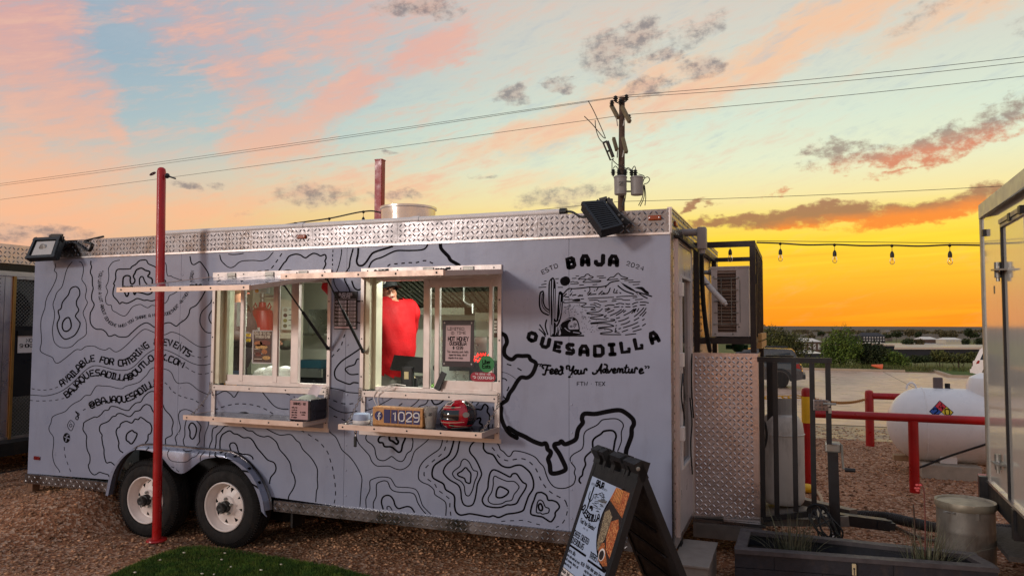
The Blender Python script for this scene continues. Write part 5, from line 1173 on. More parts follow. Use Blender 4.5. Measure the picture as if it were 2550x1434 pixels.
for k in range(3): b.tube([(ja.x-.13+math.cos(t)*(.05+k*.01), PY-.03, .40+math.sin(t)*.05) for t in np.linspace(.3, 5.6, 14)], .008, 5)
b.build('wire_bundle', M_BLACKP, TR, smooth=True, kind='stuff')
b = MB(); chain_mesh(b, (ja.x-.05, PY-.04, .3), (ja.x+.09, PY-.02, .12), .05, .04, .005); b.build('safety_chain', M_CHAIN, TR)
# ------------------------------------------------------------------ condenser inside the cage
ax0, ax1, ay0, ay1, az0, az1 = -.648, -.348, 6.36, 7.20, 1.725, 2.29
AC = thing('air_conditioner', 'off-white outdoor air conditioner with dark finned side standing in the black cage', 'air conditioner', ((ax0+ax1)/2, (ay0+ay1)/2, az0))
M_ACW = mat('ac_paint', (205,192,186), .5, 0, .06, 5, dirt=.15)
b = MB(); b.box((ax0, ay0+.03, az0), (ax1, ay1, az1)); b.box((ax0, ay0, az0), (ax0+.05, ay0+.03, az1)); b.box((ax1-.10, ay0, az0), (ax1, ay0+.03, az1)); b.box((ax0+.05, ay0, az0), (ax1-.10, ay0+.03, az0+.035)); b.box((ax0+.05, ay0, az1-.018), (ax1-.10, ay0+.03, az1)); b.build('casing', M_ACW, AC)
b = MB(); b.box((ax0-.006, ay0-.006, az1), (ax1+.006, ay1+.006, az1+.016)); b.build('lid', M_ACW, AC)
cx0, cx1 = ax0+.052, ax1-.102
for k in range(19):
    z = az0+.05+k*.026; b = MB(); b.bar((cx0, ay0+.012, z), (cx1, ay0+.012, z), .026, .012); b.build('fin', mat('coil_fin', (64,44,36), .5, .4, .25, 20), AC)
for k in range(5):
    z = az0+.10+k*.095; b = MB(); b.cyl((cx0-.03, ay0-.006, z), (cx1+.02, ay0-.006, z), .004, .004, 6); b.build('guard_wire', M_GALV, AC)
for x in (cx0+.03, cx1-.035): b = MB(); b.cyl((x, ay0-.011, az0+.09), (x, ay0-.011, az1-.08), .0035, .0035, 6); b.build('guard_wire', M_GALV, AC)
b = MB(); screws(b, [(ax0+.02, ay0-.001, az0+.1), (ax0+.02, ay0-.001, az1-.07), (ax1-.08, ay0-.001, az0+.08), (ax1-.08, ay0-.001, az1-.08), (ax0+.03, ay0-.001, az0+.02), (ax1-.13, ay0-.001, az0+.02)], .008); b.build('screw', M_GALV, AC, kind='stuff')
b = MB(); b.tube([(ax1-.07, ay0-.008, az1-.1), (ax1-.07, ay0-.008, az1-.45)], .003, 5); b.build('cable_tie', M_GALV, AC)
b = MB(); yc, zc = (ay0+ay1)/2+.05, (az0+az1)/2
for k in range(8): b.tube([(ax1+.02, yc+math.cos(t)*(.04+.03*k), zc+math.sin(t)*(.04+.03*k)) for t in np.linspace(0, 2*math.pi, 28, endpoint=False)], .004, 4, closed=True)
for k in range(4): t = k*math.pi/4; b.tube([(ax1+.022, yc-math.cos(t)*.26, zc-math.sin(t)*.26), (ax1+.022, yc+math.cos(t)*.26, zc+math.sin(t)*.26)], .004, 4)
b.build('fan_grille', M_ACW, AC)
b = MB(); pts = [onY(x, y, Y) for x, y, Y in ((1730,655,6.45),(1742,680,6.35),(1762,708,6.28),(1783,732,6.24),(1805,755,6.215))]; b.tube(spline(pts, sub=6), .024, 10); b.tube([pts[-1], pts[-1]+(pts[-1]-pts[-2]).normalized()*.02], .016, 8); b.build('lagged_pipe', mat('pipe_lagging', (205,196,190), .7, 0, .06, 9), AC, smooth=True)
b = MB(); b.tube([pts[2]+Vector((math.cos(t)*.027, -.0+math.sin(t)*.027, -math.cos(t)*.0)) for t in np.linspace(0, 2*math.pi, 12, endpoint=False)], .004, 4, closed=True); b.build('pipe_clip', M_BLACKP, AC)
b = MB(); v0 = onY(1752, 678, 6.4); b.tube([v0, v0+Vector((.07,.0,-.005)), v0+Vector((.1,.04,-.02))], .018, 8); b.ell(tuple(v0+Vector((.06,0,0))), (.028,.028,.028), 8, 6); b.build('service_valve', M_GALV, AC, smooth=True)
# ------------------------------------------------------------------ propane cylinder on the tongue
c0 = onY(1948, 1100, 6.72); pr_ = .175; PZ = .33; PT = onY(1948, 1028, 6.72).z
CYL = thing('propane_cylinder', 'tall white propane cylinder behind the black tongue railing', 'gas cylinder', (c0.x, 6.72, PZ))
M_PROP = mat('cylinder_white', (206,198,190), .5, 0, .08, 4, dirt=.35)
b = MB(); b.lathe([(.15,0),(.165,.02),(pr_,.06),(pr_,PT-PZ-.16),(pr_*.94,PT-PZ-.08),(pr_*.75,PT-PZ-.02),(pr_*.4,PT-PZ+.005),(0,PT-PZ+.01)], (c0.x, 6.72, PZ), n=36); b.build('shell', M_PROP, CYL, smooth=True)
b = MB(); b.tube([(c0.x+math.cos(t)*(pr_+.001), 6.72+math.sin(t)*(pr_+.001), PT-.17) for t in np.linspace(0, 2*math.pi, 36, endpoint=False)], .006, 5, closed=True); b.build('weld_seam', M_PROP, CYL)
b = MB(); R_ = .095
for t0, t1 in ((2.4, 5.9),):
    ts = np.linspace(t0, t1, 18); zt_ = PT-.02; zh = PT+.13
    o = [(c0.x+math.cos(t)*R_, 6.72+math.sin(t)*R_) for t in ts]
    for (xa_, ya_), (xb_, yb_), i in zip(o[:-1], o[1:], range(17)):
        if 4 <= i <= 7: b.bar((xa_, ya_, zt_+.035), (xb_, yb_, zt_+.035), .006, .07); b.bar((xa_, ya_, zh-.015), (xb_, yb_, zh-.015), .006, .03)
        else: b.bar((xa_, ya_, (zt_+zh)/2), (xb_, yb_, (zt_+zh)/2), .006, zh-zt_)
b.build('collar', mat('collar_grey', (150,148,146), .5, .2, .1, 6), CYL)
b = MB(); b.cyl((c0.x, 6.72, PT), (c0.x, 6.72, PT+.08), .018, .018, 10); b.build('valve', mat('brass', (170,130,60), .4, .8), CYL)
b = MB(); b.tube(spline([onY(x, y, 6.56) for x, y in ((1893,1042),(1904,1052),(1909,1080),(1906,1105),(1900,1120))], sub=6), .010, 6); b.build('gas_hose', M_BLACKP, CYL, smooth=True)
b = MB(); q = onY(1838, 858, 6.6); b.lathe([(.03,0),(.05,.02),(.055,.06),(.03,.09),(.02,.12)], (q.x, 6.6, q.z-.06), n=14); b.cyl((q.x-.1, 6.6, q.z-.02), (q.x+.08, 6.6, q.z-.02), .02, .02, 8); rg = b.build('gas_regulator', mat('green_cast', (20,70,40), .4, .2), smooth=True)
tag(rg, 'small dark green gas regulator below the caged air conditioner', 'regulator')
# ------------------------------------------------------------------ box step below the door
s0 = [onZ(x, y, .22) for x, y in ((1700,1345),(1788,1350),(1757,1412),(1690,1411))]
b = MB(); yA, yB = s0[2].y, s0[1].y; xs1 = s0[1].x; b.bbox((-.80, yA, .205), (xs1, yB, .222), .004); b.box((-.80, yA+.012, .0), (xs1-.012, yB, .205))
st = b.build('door_step', mat('step_grey', (150,140,132), .6, .1, .1, 6, dirt=.2)); tag(st, 'grey box step on the gravel below the trailer nose door', 'step')
b = MB(); q = onZ(20, 1207, .2); b.box((q.x-.5, 5.9, gz(q.x,6)-.05), (q.x+.75, 6.5, gz(q.x,6.)+.12)); 
st = b.build('rear_step', MATS['step_grey']); tag(st, 'low grey step on the ground at the tail of the trailer', 'step')
# ------------------------------------------------------------------ floodlights on the roof edge
M_LENS = mat('lamp_lens', (182,176,170), .2, 0, .1, 6)
def floodlight(name, label, corners, Ys, front):
    """slab through four surveyed corners (TL,TR,BR,BL)"""
    P = [onY(x, y, Y) for (x, y), Y in zip(corners, Ys)]; cen = sum(P, Vector())/4
    F = thing(name, label, 'floodlight', cen, 'floodlights on the trailer roof edge')
    nrm = (P[1]-P[0]).cross(P[3]-P[0]).normalized(); nrm = -nrm if nrm.y > 0 else nrm
    def q(u, v, o): return (P[0]*(1-u)+P[1]*u)*(1-v) + (P[3]*(1-u)+P[2]*u)*v + nrm*o
    b = MB(); V_ = [q(u, v, o) for o in (-.05, 0) for u, v in ((0,0),(1,0),(1,1),(0,1))]; b.add(V_, [(0,1,2,3),(7,6,5,4),(0,4,5,1),(1,5,6,2),(2,6,7,3),(3,7,4,0)]); b.build('housing', M_BLACKP, F)
    if front:
        b = MB(); b.add([q(u, v, .004) for u, v in ((.16,.2),(.84,.2),(.84,.86),(.16,.86))], [(0,1,2,3)]); b.build('lens', M_LENS, F)
        for (u0, v0, u1, v1) in ((0,.08,1,.08),(0,.94,1,.94),(.06,0,.06,1),(.94,0,.94,1)): b = MB(); b.bar(q(u0, v0, .006), q(u1, v1, .006), .03, .016, tuple(nrm)); b.build('bezel', M_BLACKP, F)
        b = MB(); b.ell(tuple(q(.45,.55,.0)), (.05,.006,.05), 10, 8); b.build('reflector', mat('reflector_grey', (110,104,100), .4, .3), F)
    else:
        for k in range(12): v = .10+k*.072; b = MB(); b.bar(q(.08, v, .012), q(.9, v+.015, .012), .012, .03, tuple(nrm)); b.build('fin', M_BLACKP, F)
        for (u0, v0, u1, v1) in ((0,.02,1,.02),(0,.98,1,.98),(.01,0,.01,1),(.99,0,.99,1)): b = MB(); b.bar(q(u0, v0, .012), q(u1, v1, .012), .02, .03, tuple(nrm)); b.build('bezel', M_BLACKP, F)
    return F, q, P
F1, q1, P1 = floodlight('floodlight', 'black floodlight at the right end of the roof edge showing its finned back', [(1449,510),(1502,507),(1547,566),(1499,579)], (4.92,5.0,4.86,4.80), False)
b = MB(); 
for s_ in ([(1505,497),(1512,495),(1522,508),(1545,541),(1566,556)], [(1486,508),(1493,500),(1505,497)]):
    pts = [onY(x, y, 5.02) for x, y in s_]
    for a_, c_ in zip(pts[:-1], pts[1:]): b.bar(a_, c_, .035, .012, (0,1,0))
pq = onY(1518, 520, 5.08); b.cyl((pq.x, 5.09, ZT-.02), (pq.x, 5.09, ZT+.09), .022, .022, 10)
b.build('bracket', M_BLACK, F1)
b = MB(); screws(b, [onY(1541, 536, 5.012), onY(1550, 547, 5.012)], .010); b.build('bolt', M_GALV, F1, kind='stuff')
F2, q2, P2 = floodlight('floodlight', 'black floodlight at the left end of the roof edge with its pale lens facing out', [(87,593),(153,590),(137,641),(64,645)], (5.0,5.0,4.88,4.88), True)
b = MB(); pts = [onY(x, y, 5.0) for x, y in ((125,592),(128,588),(156,588),(150,612),(140,636))]
for a_, c_ in zip(pts[:-1], pts[1:]): b.bar(a_, c_, .04, .014, (0,1,0))
b.build('bracket', M_BLACK, F2)
# ------------------------------------------------------------------ red posts
b0 = onZ(390, 1353, .0); PYY = 4.80; pb = onY(390, 1350, PYY); ptp = onY(402, 430, PYY)
PO = thing('red_pole', 'tall round red steel pole with eye bolt standing before the rear wheel', 'pole', (pb.x, PYY, 0))
b = MB(); top = Vector((ptp.x, PYY, onY(401,417,PYY).z)); base = Vector((pb.x, PYY, .012)); r_ = .036
dr = (top-base); L_ = dr.length; b.lathe([(r_*1.02,0),(r_,.1),(r_,L_-.035),(r_*.86,L_-.014),(r_*.5,L_-.003),(0,L_)], base, tuple(dr), 20); b.build('shaft', M_RED, PO, smooth=True)
b = MB(); b.lathe([(.078,0),(.082,.006),(.078,.016),(.05,.02)], (pb.x, PYY, .004), n=24); b.build('base_plate', M_RED, PO)
eb = onY(385, 434, PYY); b = MB(); b.tube([(eb.x+math.cos(t)*.020, PYY-.02+math.sin(t)*.02, eb.z+math.sin(t)*.016) for t in np.linspace(0, 2*math.pi, 14, endpoint=False)], .006, 6, closed=True); b.build('eye_bolt', mat('dark_red_steel', (70,16,22), .5, .3), PO, smooth=True)
e2 = onY(416, 438, PYY); e3 = onY(437, 445, PYY); b = MB(); b.lathe([(.024,0),(.022,.008),(.012,.02)], e2, (1,0,-.2), 12); b.cyl(e2, e3, .007, .007, 8); b.build('bolt_end', M_BLACK, PO, smooth=True)
sq = onY(942, 397, 8.9); b = MB(); b.bbox((sq.x-.055, 8.9, 0), (sq.x+.055, 9.0, sq.z-.01), .006); PS = b.build('red_post', mat('red_paint_square', (158,8,22), .38, 0, .1, 5)); tag(PS, 'square red post rising behind the roof of the food trailer', 'post')
b = MB(); b.bbox((sq.x-.06, 8.895, sq.z-.012), (sq.x+.06, 9.005, sq.z+.005), .004); b.build('post_cap', MATS['red_paint_square'], PS)
# ------------------------------------------------------------------ folding sidewalk sign
zt = 1.05; PL = onZ(1489, 1116, zt); PR = onZ(1600, 1156, zt); bv = (PR-PL); bv.z = 0; SL = bv.length; bx = bv.normalized(); nl_ = Vector((-bx.y, bx.x, 0)); nl_ = -nl_ if nl_.x > 0 else nl_
SG = thing('sidewalk_sign', 'black plastic folding sidewalk sign with pale blue menu sheet', 'sidewalk sign', ((PL+PR)/2).to_tuple()[:2]+(0,))
def leaf(s, name):
    top = PL.copy(); dn = (nl_*s + Vector((0,0,-zt))).normalized(); out = bx.cross(dn) if s > 0 else dn.cross(bx)
    Hh = Vector((s, zt)).length
    return lambda u, v, o: top + bx*u + dn*v + out*o, Hh
fr, HF = leaf(.385, 'front'); bk_, HB = leaf(-.46, 'back')
for M_, Hh, nm in ((fr, HF, 'front_leaf'), (bk_, HB, 'rear_leaf')):
    if (M_(0,0,1)-M_(0,0,0)).dot(nl_*(1 if nm == 'front_leaf' else -1)) < 0:
        old = M_; M_ = (lambda f: lambda u, v, o: f(u, v, -o))(old)
    b = MB()
    def rect(u0, u1, v0, v1, o0, o1):
        b.add([M_(u, v, o) for o in (o0, o1) for u, v in ((u0,v0),(u1,v0),(u1,v1),(u0,v1))], [(0,1,2,3),(7,6,5,4),(0,4,5,1),(1,5,6,2),(2,6,7,3),(3,7,4,0)])
    rect(0, .034, .085, Hh, -.04, .0); rect(SL-.034, SL, .085, Hh, -.04, .0); rect(.034, SL-.034, .085, .168, -.035, -.002); rect(.034, SL-.034, .168, Hh-.02, -.03, -.018); rect(.034, SL-.034, Hh-.1, Hh, -.036, -.001)
    lf = b.build(nm, M_BLACKP, SG)
    # three knuckles with windows
    for u0, u1, v0 in ((0, .15, -.022), (.225, .40, -.012), (SL-.15, SL, -.022)):
        b = MB(); 
        if u0 == .225:
            rect(u0, u0+.045, v0+.02, .10, -.04, .0); rect(u1-.045, u1, v0+.02, .10, -.04, .0); rect(u0+.02, u1-.02, v0-.012, v0+.022, -.04, .0)
        elif u0 == 0: rect(0, .085, v0, .085, -.045, .006); rect(.085, .15, v0+.002, v0+.03, -.04, 0); rect(.12, .15, v0+.03, .10, -.04, 0)
        else: rect(SL-.085, SL, v0, .085, -.045, .006); rect(SL-.15, SL-.085, v0+.002, v0+.03, -.04, 0); rect(SL-.15, SL-.12, v0+.03, .10, -.04, 0)
        b.build('knuckle', M_BLACKP, lf)
    if nm == 'rear_leaf':
        for k in range(4):
            b = MB(); v = .35+k*.16; b.bar(M_(.07, v, -.045), M_(SL-.07, v+.06, -.045), .012, .012); b.bar(M_(.07, v, -.012), M_(SL-.07, v+.06, -.012), .012, .012); b.build('rib', M_BLACKP, lf)
    else:
        FMx = M_
b = MB(); 
for u in (-.004, SL-.0): b.lathe([(.012,0),(.012,.006),(.006,.008)], fr(u, .03, -.02), tuple(bx*(1 if u > 0 else -1)), 10)
b.build('pivot_pin', M_GALV, SG, kind='stuff')
b = MB(); b.box((0,0,0),(0,0,0)) if False else b.bar(fr(SL*.5,.28,-.03), bk_(SL*.5,.28,-.03) if True else 0, .05, .006); b.build('spreader', M_GALV, SG)
# menu sheet: built in sheet coordinates (u to the right, v down)
sw0, sw1, sv0, sv1 = .036, SL-.036, .160, 1.02
def SHM(o): return lambda u, v: FMx(u, v, o)
b = MB(); f = SHM(-.0025); b.add([f(sw0,sv0), f(sw1,sv0), f(sw1,sv1), f(sw0,sv1)], [(0,1,2,3)]); sheet = b.build('menu_sheet', mat('menu_paper', (166,180,204), .45, 0, .04, 4), SG)
SWd = sw1-sw0
def sx(t): return sw0+SWd*t
pk = .0010
# plate picture, cut by the sheet's right edge
import itertools
cu, cv, rr, rv = sx(1.02), sv0+.215, SWd*.50, .235
def pic(poly, o, m_, nm): 
    b = MB(); f = SHM(o); q = [f(min(u, sw1-.002), max(v, sv0+.001)) for u, v in poly]; b.add(q, [tuple(range(len(q)))]); b.build(nm, m_, sheet)
circ = [(cu+rr*math.cos(t), cv+rv*math.sin(t)) for t in np.linspace(0, 2*math.pi, 48, endpoint=False)]
pic(circ, -.002, M_INK, 'picture_rim')
M_FOOD1 = mat('print_fries', (196,112,58), .5, 0, .3, 60, col2=(92,50,28)); M_FOOD2 = mat('print_meat', (150,60,26), .5, 0, .3, 40, col2=(206,140,84)); M_FOOD3 = mat('print_dark', (58,40,30), .5, 0, .3, 90, col2=(196,176,140)); M_FOODB = mat('print_table', (36,26,24), .5, 0, .3, 30)
pic([(cu+(rr-.014)*math.cos(t), cv+(rv-.014)*math.sin(t)) for t in np.linspace(0, 2*math.pi, 48, endpoint=False)], -.0017, M_FOODB, 'picture')
pic([(sx(.66),sv0+.01),(sx(.99),sv0+.01),(sx(.99),sv0+.15),(sx(.60),sv0+.09)], -.0014, M_FOOD1, 'picture'); pic([(sx(.86),sv0+.02),(sx(.99),sv0+.02),(sx(.99),sv0+.14),(sx(.9),sv0+.13)], -.0012, M_FOOD2, 'picture')
pic([(sx(.58),cv-.05),(sx(.66),cv-.075),(sx(.78),cv-.045),(sx(.76),cv+.08),(sx(.68),cv+.16),(sx(.62),cv+.12)], -.0012, M_FOOD3, 'picture'); pic([(sx(.78),cv-.02),(sx(.92),cv-.05),(sx(.99),cv-.01),(sx(.99),cv+.16),(sx(.86),cv+.13),(sx(.78),cv+.07)], -.0011, M_FOOD2, 'picture'); pic([(sx(.66),cv+.12),(sx(.78),cv+.1),(sx(.99),cv+.2),(sx(.9),cv+.215),(sx(.76),cv+.2)], -.0012, M_FOOD1, 'picture')
pic([(sx(.80)+.034*math.cos(t), cv+.165+.034*math.sin(t)) for t in np.linspace(0, 2*math.pi, 20, endpoint=False)], -.0009, M_WHITEP, 'picture'); pic([(sx(.80)+.027*math.cos(t), cv+.168+.027*math.sin(t)) for t in np.linspace(0, 2*math.pi, 20, endpoint=False)], -.0007, M_FOODB, 'picture')
for k in range(5): 
    u = .68+k*.035; pic([(sx(u),sv0+.012),(sx(u+.016),sv0+.012),(sx(u+.02),sv0+.085),(sx(u+.006),sv0+.085)], -.0010, mat('print_crust', (216,150,84), .5, 0, .3, 50), 'picture')
def stext(s, t, v, h, sw, **kw):
    b = MB(); text(b, s, sx(t), v, -h, SHM(-.0018), sw, **kw); b.build('print_text', M_INK, sheet)
b = MB(); cxl = sx(.26)
text(b, 'BAJA', sx(.16), sv0+.052, -.034, SHM(-.0018), .0115, .3, width=SWd*.20); text(b, 'ESTD', sx(.045), sv0+.055, -.010, SHM(-.0018), .002, .3, width=SWd*.09); text(b, '2024', sx(.385), sv0+.055, -.010, SHM(-.0018), .002, .3, width=SWd*.09)
text_path(b, 'QUESADILLA', [(sx(.0),sv0+.205),(sx(.06),sv0+.23),(sx(.18),sv0+.248),(sx(.3),sv0+.25),(sx(.42),sv0+.238),(sx(.5),sv0+.222)], .036, SHM(-.0018), .0105, .32)
text(b, '"Feed Your Adventure"', sx(.05), sv0+.288, -.024, SHM(-.0018), .0042, .16, slant=.25, width=SWd*.42, smooth=True); text(b, 'FTW · TX', sx(.19), sv0+.312, -.009, SHM(-.0018), .002, .3, width=SWd*.12)
b.build('print_logo', M_INK, sheet)
b = MB(); lc = lambda s, w: ribbon(b, spline([(sx(.05)+x*SWd*.42, sv0+.065+y*.13) for x, y in s], False, 3), w, SHM(-.0018))
for s in ([(.2,.0),(.19,.5),(.2,.98)],): lc(s, .016)
for s in ([(.06,.25),(.06,.5),(.18,.65)], [(.33,.3),(.33,.5),(.22,.68)]): lc(s, .008)
g = np.random.default_rng(3)
for k in range(46):
    x = g.uniform(.36, 1.0); y = g.uniform(.08, .95)
    if (x-.6)**2*2+(y-.5)**2 < .3: lc([(x,y),(x+.06,y-.025),(x+.12,y-.02)], .0032)
lc([(.36,.28),(.6,.2),(.78,.06),(1.0,.3)], .004); lc([(.34,.9),(.44,.86),(.5,.95)], .02); b.build('print_drawing', M_INK, sheet)
v = sv0+.375
stext('CHEESE CRUSTED', .0, v, .030, .006, width=SWd*.42); stext('QUESADILLAS', .0, v+.042, .030, .006, width=SWd*.34)
def rule(t0, t1, v, w=.013): b = MB(); ribbon(b, [(sx(t0), v), (sx(t1), v)], w, SHM(-.0018), cap=False); b.build('print_rule', M_INK, sheet)
rule(.0, .46, v+.062); rule(.53, .98, v+.075)
stext("TATERS N' STUFF", .54, v+.055, .030, .006, width=SWd*.42)
L1 = [('birria dilla', .022, .0035), ('carne asada cooked and served', .016, .0026), ('with consomme, cilantro, and', .016, .0026), ('onion on the side', .016, .0026)]
for i, (s, h, w_) in enumerate(L1): stext(s, .0, v+.10+i*.025, h, w_, width=SWd*(.2 if i in (0,3) else .36))
stext('$15.99', .40, v+.12, .018, .0034, width=SWd*.09)
b = MB(); f = SHM(-.0016); b.add([f(sx(-.02), v+.195), f(sx(.47), v+.195), f(sx(.47), v+.325), f(sx(-.02), v+.325)], [(0,1,2,3)]); b.build('print_panel', mat('panel_cream', (226,214,206), .5, 0, .03), sheet)
for i, (s, h, w_) in enumerate([('thunder thigh', .022, .0036), ('shredded chicken, pico de gallo,', .016, .0026), ('bacon, sour cream, and chipotle', .016, .0026), ('ranch', .016, .0026)]):
    b = MB(); text(b, s, sx(0), v+.222+i*.025, -h, SHM(-.0010), w_, width=SWd*(.22 if i == 0 else .1 if i == 3 else .36)); b.build('print_text', M_INK, sheet)
b = MB(); text(b, '$12.99', sx(.37), v+.25, -.018, SHM(-.0010), .0034, width=SWd*.09); b.build('print_text', M_INK, sheet)
for (u0, v0, u1, v1) in ((-.02,.195,.47,.195),(-.02,.325,.47,.325),(-.02,.195,-.02,.325),(.47,.195,.47,.325)):
    b = MB(); ribbon(b, [(sx(u0), v+v0), (sx(u1), v+v1)], .003, SHM(-.0012), cap=False); b.build('print_rule', M_INK, sheet)
for i, (s, h, w_) in enumerate([('baja shrimp', .022, .0036), ('crispy shrimp, cabbage slaw,', .016, .0026), ('avocado crema', .016, .0026)]): stext(s, .0, v+.352+i*.025, h, w_, width=SWd*(.2 if i == 0 else .36))
for i, (s, h, w_) in enumerate([('brisket elote queso fries', .022, .0036), ('crispy fries cooked in beef tallow and', .016, .0026), ('loaded with smoked elote, queso,', .016, .0026), ('brisket, cotija cheese, cilantro,', .016, .0026), ('and creamy sour sauce', .016, .0026)]): stext(s, .53, v+.115+i*.025, h, w_, width=SWd*.40)
stext('$17.99', .88, v+.145, .018, .0034, width=SWd*.09)
for i, (s, h, w_) in enumerate([('buffalo chicken queso fries', .022, .0036), ('crispy fries cooked in beef tallow,', .016, .0026)]): stext(s, .53, v+.27+i*.025, h, w_, width=SWd*.40)
# ------------------------------------------------------------------ planter with grass
M_PLANK = mat('planter_plank', (34,34,42), .6, 0, .3, 16, .2, 40, dirt=.25); M_CAPW = mat('planter_cap', (70,64,66), .6, 0, .25, 14, .2, 50)
pc = [onZ(x, y, .30) for x, y in ((1828,1372),(1845,1318),(2430,1380),(2487,1420))]
PLT = thing('planter_box', 'long black wooden planter box with two clumps of wispy grass', 'planter', ((pc[0].x+pc[3].x)/2, (pc[0].y+pc[1].y)/2, 0))
fl, bl, br_, fR = [Vector((p.x, p.y, .30)) for p in pc]
def pbar(p, q, nm, m_, w_, h_): b = MB(); b.bar(p, q, w_, h_); return b.build(nm, m_, PLT)
iw = .075
e1 = (fR-fl).normalized(); e2 = (bl-fl).normalized()
def capbar(p, q, nm='cap_board'): return pbar(p, q, nm, M_CAPW, iw, .028)
capbar(fl+e2*iw/2, fR+e2*iw/2); capbar(bl-e2*iw/2, br_-e2*iw/2); pbar(fl+e1*iw/2+e2*iw, bl+e1*iw/2-e2*iw, 'cap_board', M_CAPW, iw, .026); pbar(fR-e1*iw/2+e2*iw, br_-e1*iw/2-e2*iw, 'cap_board', M_CAPW, iw, .026)
for row in range(3):
    z = .238-row*.094
    cuts = [0, .16, .62, 1.0] if row % 2 == 0 else [0, .35, .78, 1.0]
    for t0, t1 in zip(cuts[:-1], cuts[1:]):
        a_ = fl+(fR-fl)*(t0+.001)+e2*.03; c_ = fl+(fR-fl)*(t1-.001)+e2*.03; a_.z = c_.z = z; pbar(a_, c_, 'plank', M_PLANK, .022, .09)
    for p_, q_ in ((bl-e2*.03, br_-e2*.03), (fl+e1*.03+e2*.05, bl+e1*.03-e2*.05), (fR-e1*.03+e2*.05, br_-e1*.03-e2*.05)):
        a_ = p_.copy(); c_ = q_.copy(); a_.z = c_.z = z; pbar(a_, c_, 'plank', M_PLANK, .022, .09)
b = MB(); q = [fl+e1*.05+e2*.05, fR-e1*.05+e2*.05, br_-e1*.05-e2*.05, bl+e1*.05-e2*.05]; b.add([(p.x, p.y, .21) for p in q], [(0,1,2,3)]); b.build('soil', mat('soil', (38,28,22), .95, 0, .3, 20, .8, 60), PLT)
hp = onY(2128, 1426, fl.y+.06); b = MB(); tt = (hp.x-fl.x)/(fR.x-fl.x); hq = fl+(fR-fl)*tt; b.bbox((hp.x-.012, hq.y-.0, .2), (hp.x+.014, hq.y+.02, .275), .006); b.build('tag_plate', mat('bone_plate', (200,180,140), .6), PLT); b = MB(); b.cyl((hp.x, hq.y-.003, .245), (hp.x, hq.y+.01, .245), .006); b.box((hp.x-.002, hq.y-.002, .205), (hp.x+.003, hq.y+.002, .245)); b.build('tag_slot', M_BLACKP, PLT)
M_BLADE = mat('grass_blade', (112,108,86), .7, 0, .25, 6, island=.45, col2=(80,84,58))
def tuft(cx, cy, n_, seed, name, label, hmax=.42, lean=0):
    T = thing(name, label, 'grass', (cx, cy, .21), 'grass clumps in the planter box')
    g = np.random.default_rng(seed); b = MB()
    for k in range(n_):
        a = g.uniform(0, 6.283); sp = abs(g.normal(0, .6)); h = hmax*g.uniform(.45, 1.0); r0 = g.uniform(0, .10); x0, y0 = cx+math.cos(a)*r0*1.7, cy+math.sin(a)*r0*.6
        ox, oy = math.cos(a)*sp*h*.8+lean*h, math.sin(a)*sp*h*.5; droop = g.uniform(0, .9)*sp
        pts = []
        for j in range(7):
            t = j/6; pts.append(Vector((x0+ox*t**1.5, y0+oy*t**1.5, .20+h*(t-droop*.55*t*t))))
        sd_ = Vector((-math.sin(a), math.cos(a), 0)); w0 = g.uniform(.0028, .0048)
        vs = []; 
        for j, p in enumerate(pts):
            w = w0*(1-j/6.5); vs += [p-sd_*w, p+sd_*w]
        b.add(vs, [(2*j, 2*j+1, 2*j+3, 2*j+2) for j in range(6)])
    b.build('blades', M_BLADE, T, kind='stuff'); return T
gp1 = onZ(1975, 1350, .22); tuft(gp1.x, (fl.y+bl.y)/2, 135, 1, 'grass_clump', 'spiky grey-green grass clump at the left end of the planter', .38, .03)
gp2 = onZ(2290, 1375, .22); gy2 = ((fl.y+bl.y)/2*.35+(fR.y+br_.y)/2*.65); tuft(gp2.x, gy2, 140, 2, 'grass_clump', 'spiky grass clump at the right end of the planter beside the red yucca stalk', .38, .02)
YU = thing('yucca_stalk', 'thin reddish yucca flower stalk rising from the right grass clump', 'flower', (gp2.x, gy2, .21))
pts = [onY(x, y, gy2) for x, y in ((2303,1395),(2304,1330),(2303,1270),(2301,1225),(2296,1206),(2288,1201))]
b = MB(); b.tube(spline(pts, sub=5), .0042, 5); b.build('stalk', mat('stalk_red', (110,52,44), .7), YU, smooth=True)
for k, (x, y) in enumerate(((2284,1207),(2281,1215),(2288,1215),(2292,1207),(2285,1221))):
    p = onY(x, y, gy2); b = MB(); b.ell(tuple(p), (.012,.010,.008), 8, 6); b.build('bud', mat('bud_pink', (206,84,84), .6), YU, smooth=True)
pts = [onY(x, y, gy2) for x, y in ((2276,1400),(2278,1330),(2276,1280),(2274,1255))]; b = MB(); b.tube(spline(pts, sub=4), .005, 5); b.build('stalk', mat('stalk_brown', (70,52,40), .8), YU, smooth=True)
# ------------------------------------------------------------------ drum
dz = .52; dl = onZ(2328, 1240, dz); drr = onZ(2480, 1250, dz); dc = (dl+drr)/2; dR = (drr-dl).length/2
DR = thing('metal_drum', 'weathered grey metal drum with a dented lid behind the planter', 'drum', (dc.x, dc.y, 0))
M_DRUM = mat('drum_steel', (122,116,108), .55, .45, .22, 7, .05, 40, dirt=.5)
b = MB(); b.lathe([(dR*.96,0),(dR*.98,.01),(dR*.95,.02),(dR*.955,.30),(dR*.965,.31),(dR*.955,.32),(dR*.95,dz-.03)], (dc.x,dc.y,0), n=48); b.build('shell', M_DRUM, DR, smooth=True)
b = MB(); b.lathe([(dR*.97,dz-.055),(dR*1.0,dz-.045),(dR*1.02,dz-.02),(dR*1.0,dz),(dR*.95,dz-.004),(dR*.92,dz-.014),(dR*.5,dz-.016),(0,dz-.012)], (dc.x,dc.y,0), n=48); b.build('lid', mat('drum_lid', (156,146,128), .5, .5, .2, 8, dirt=.45), DR, smooth=True)
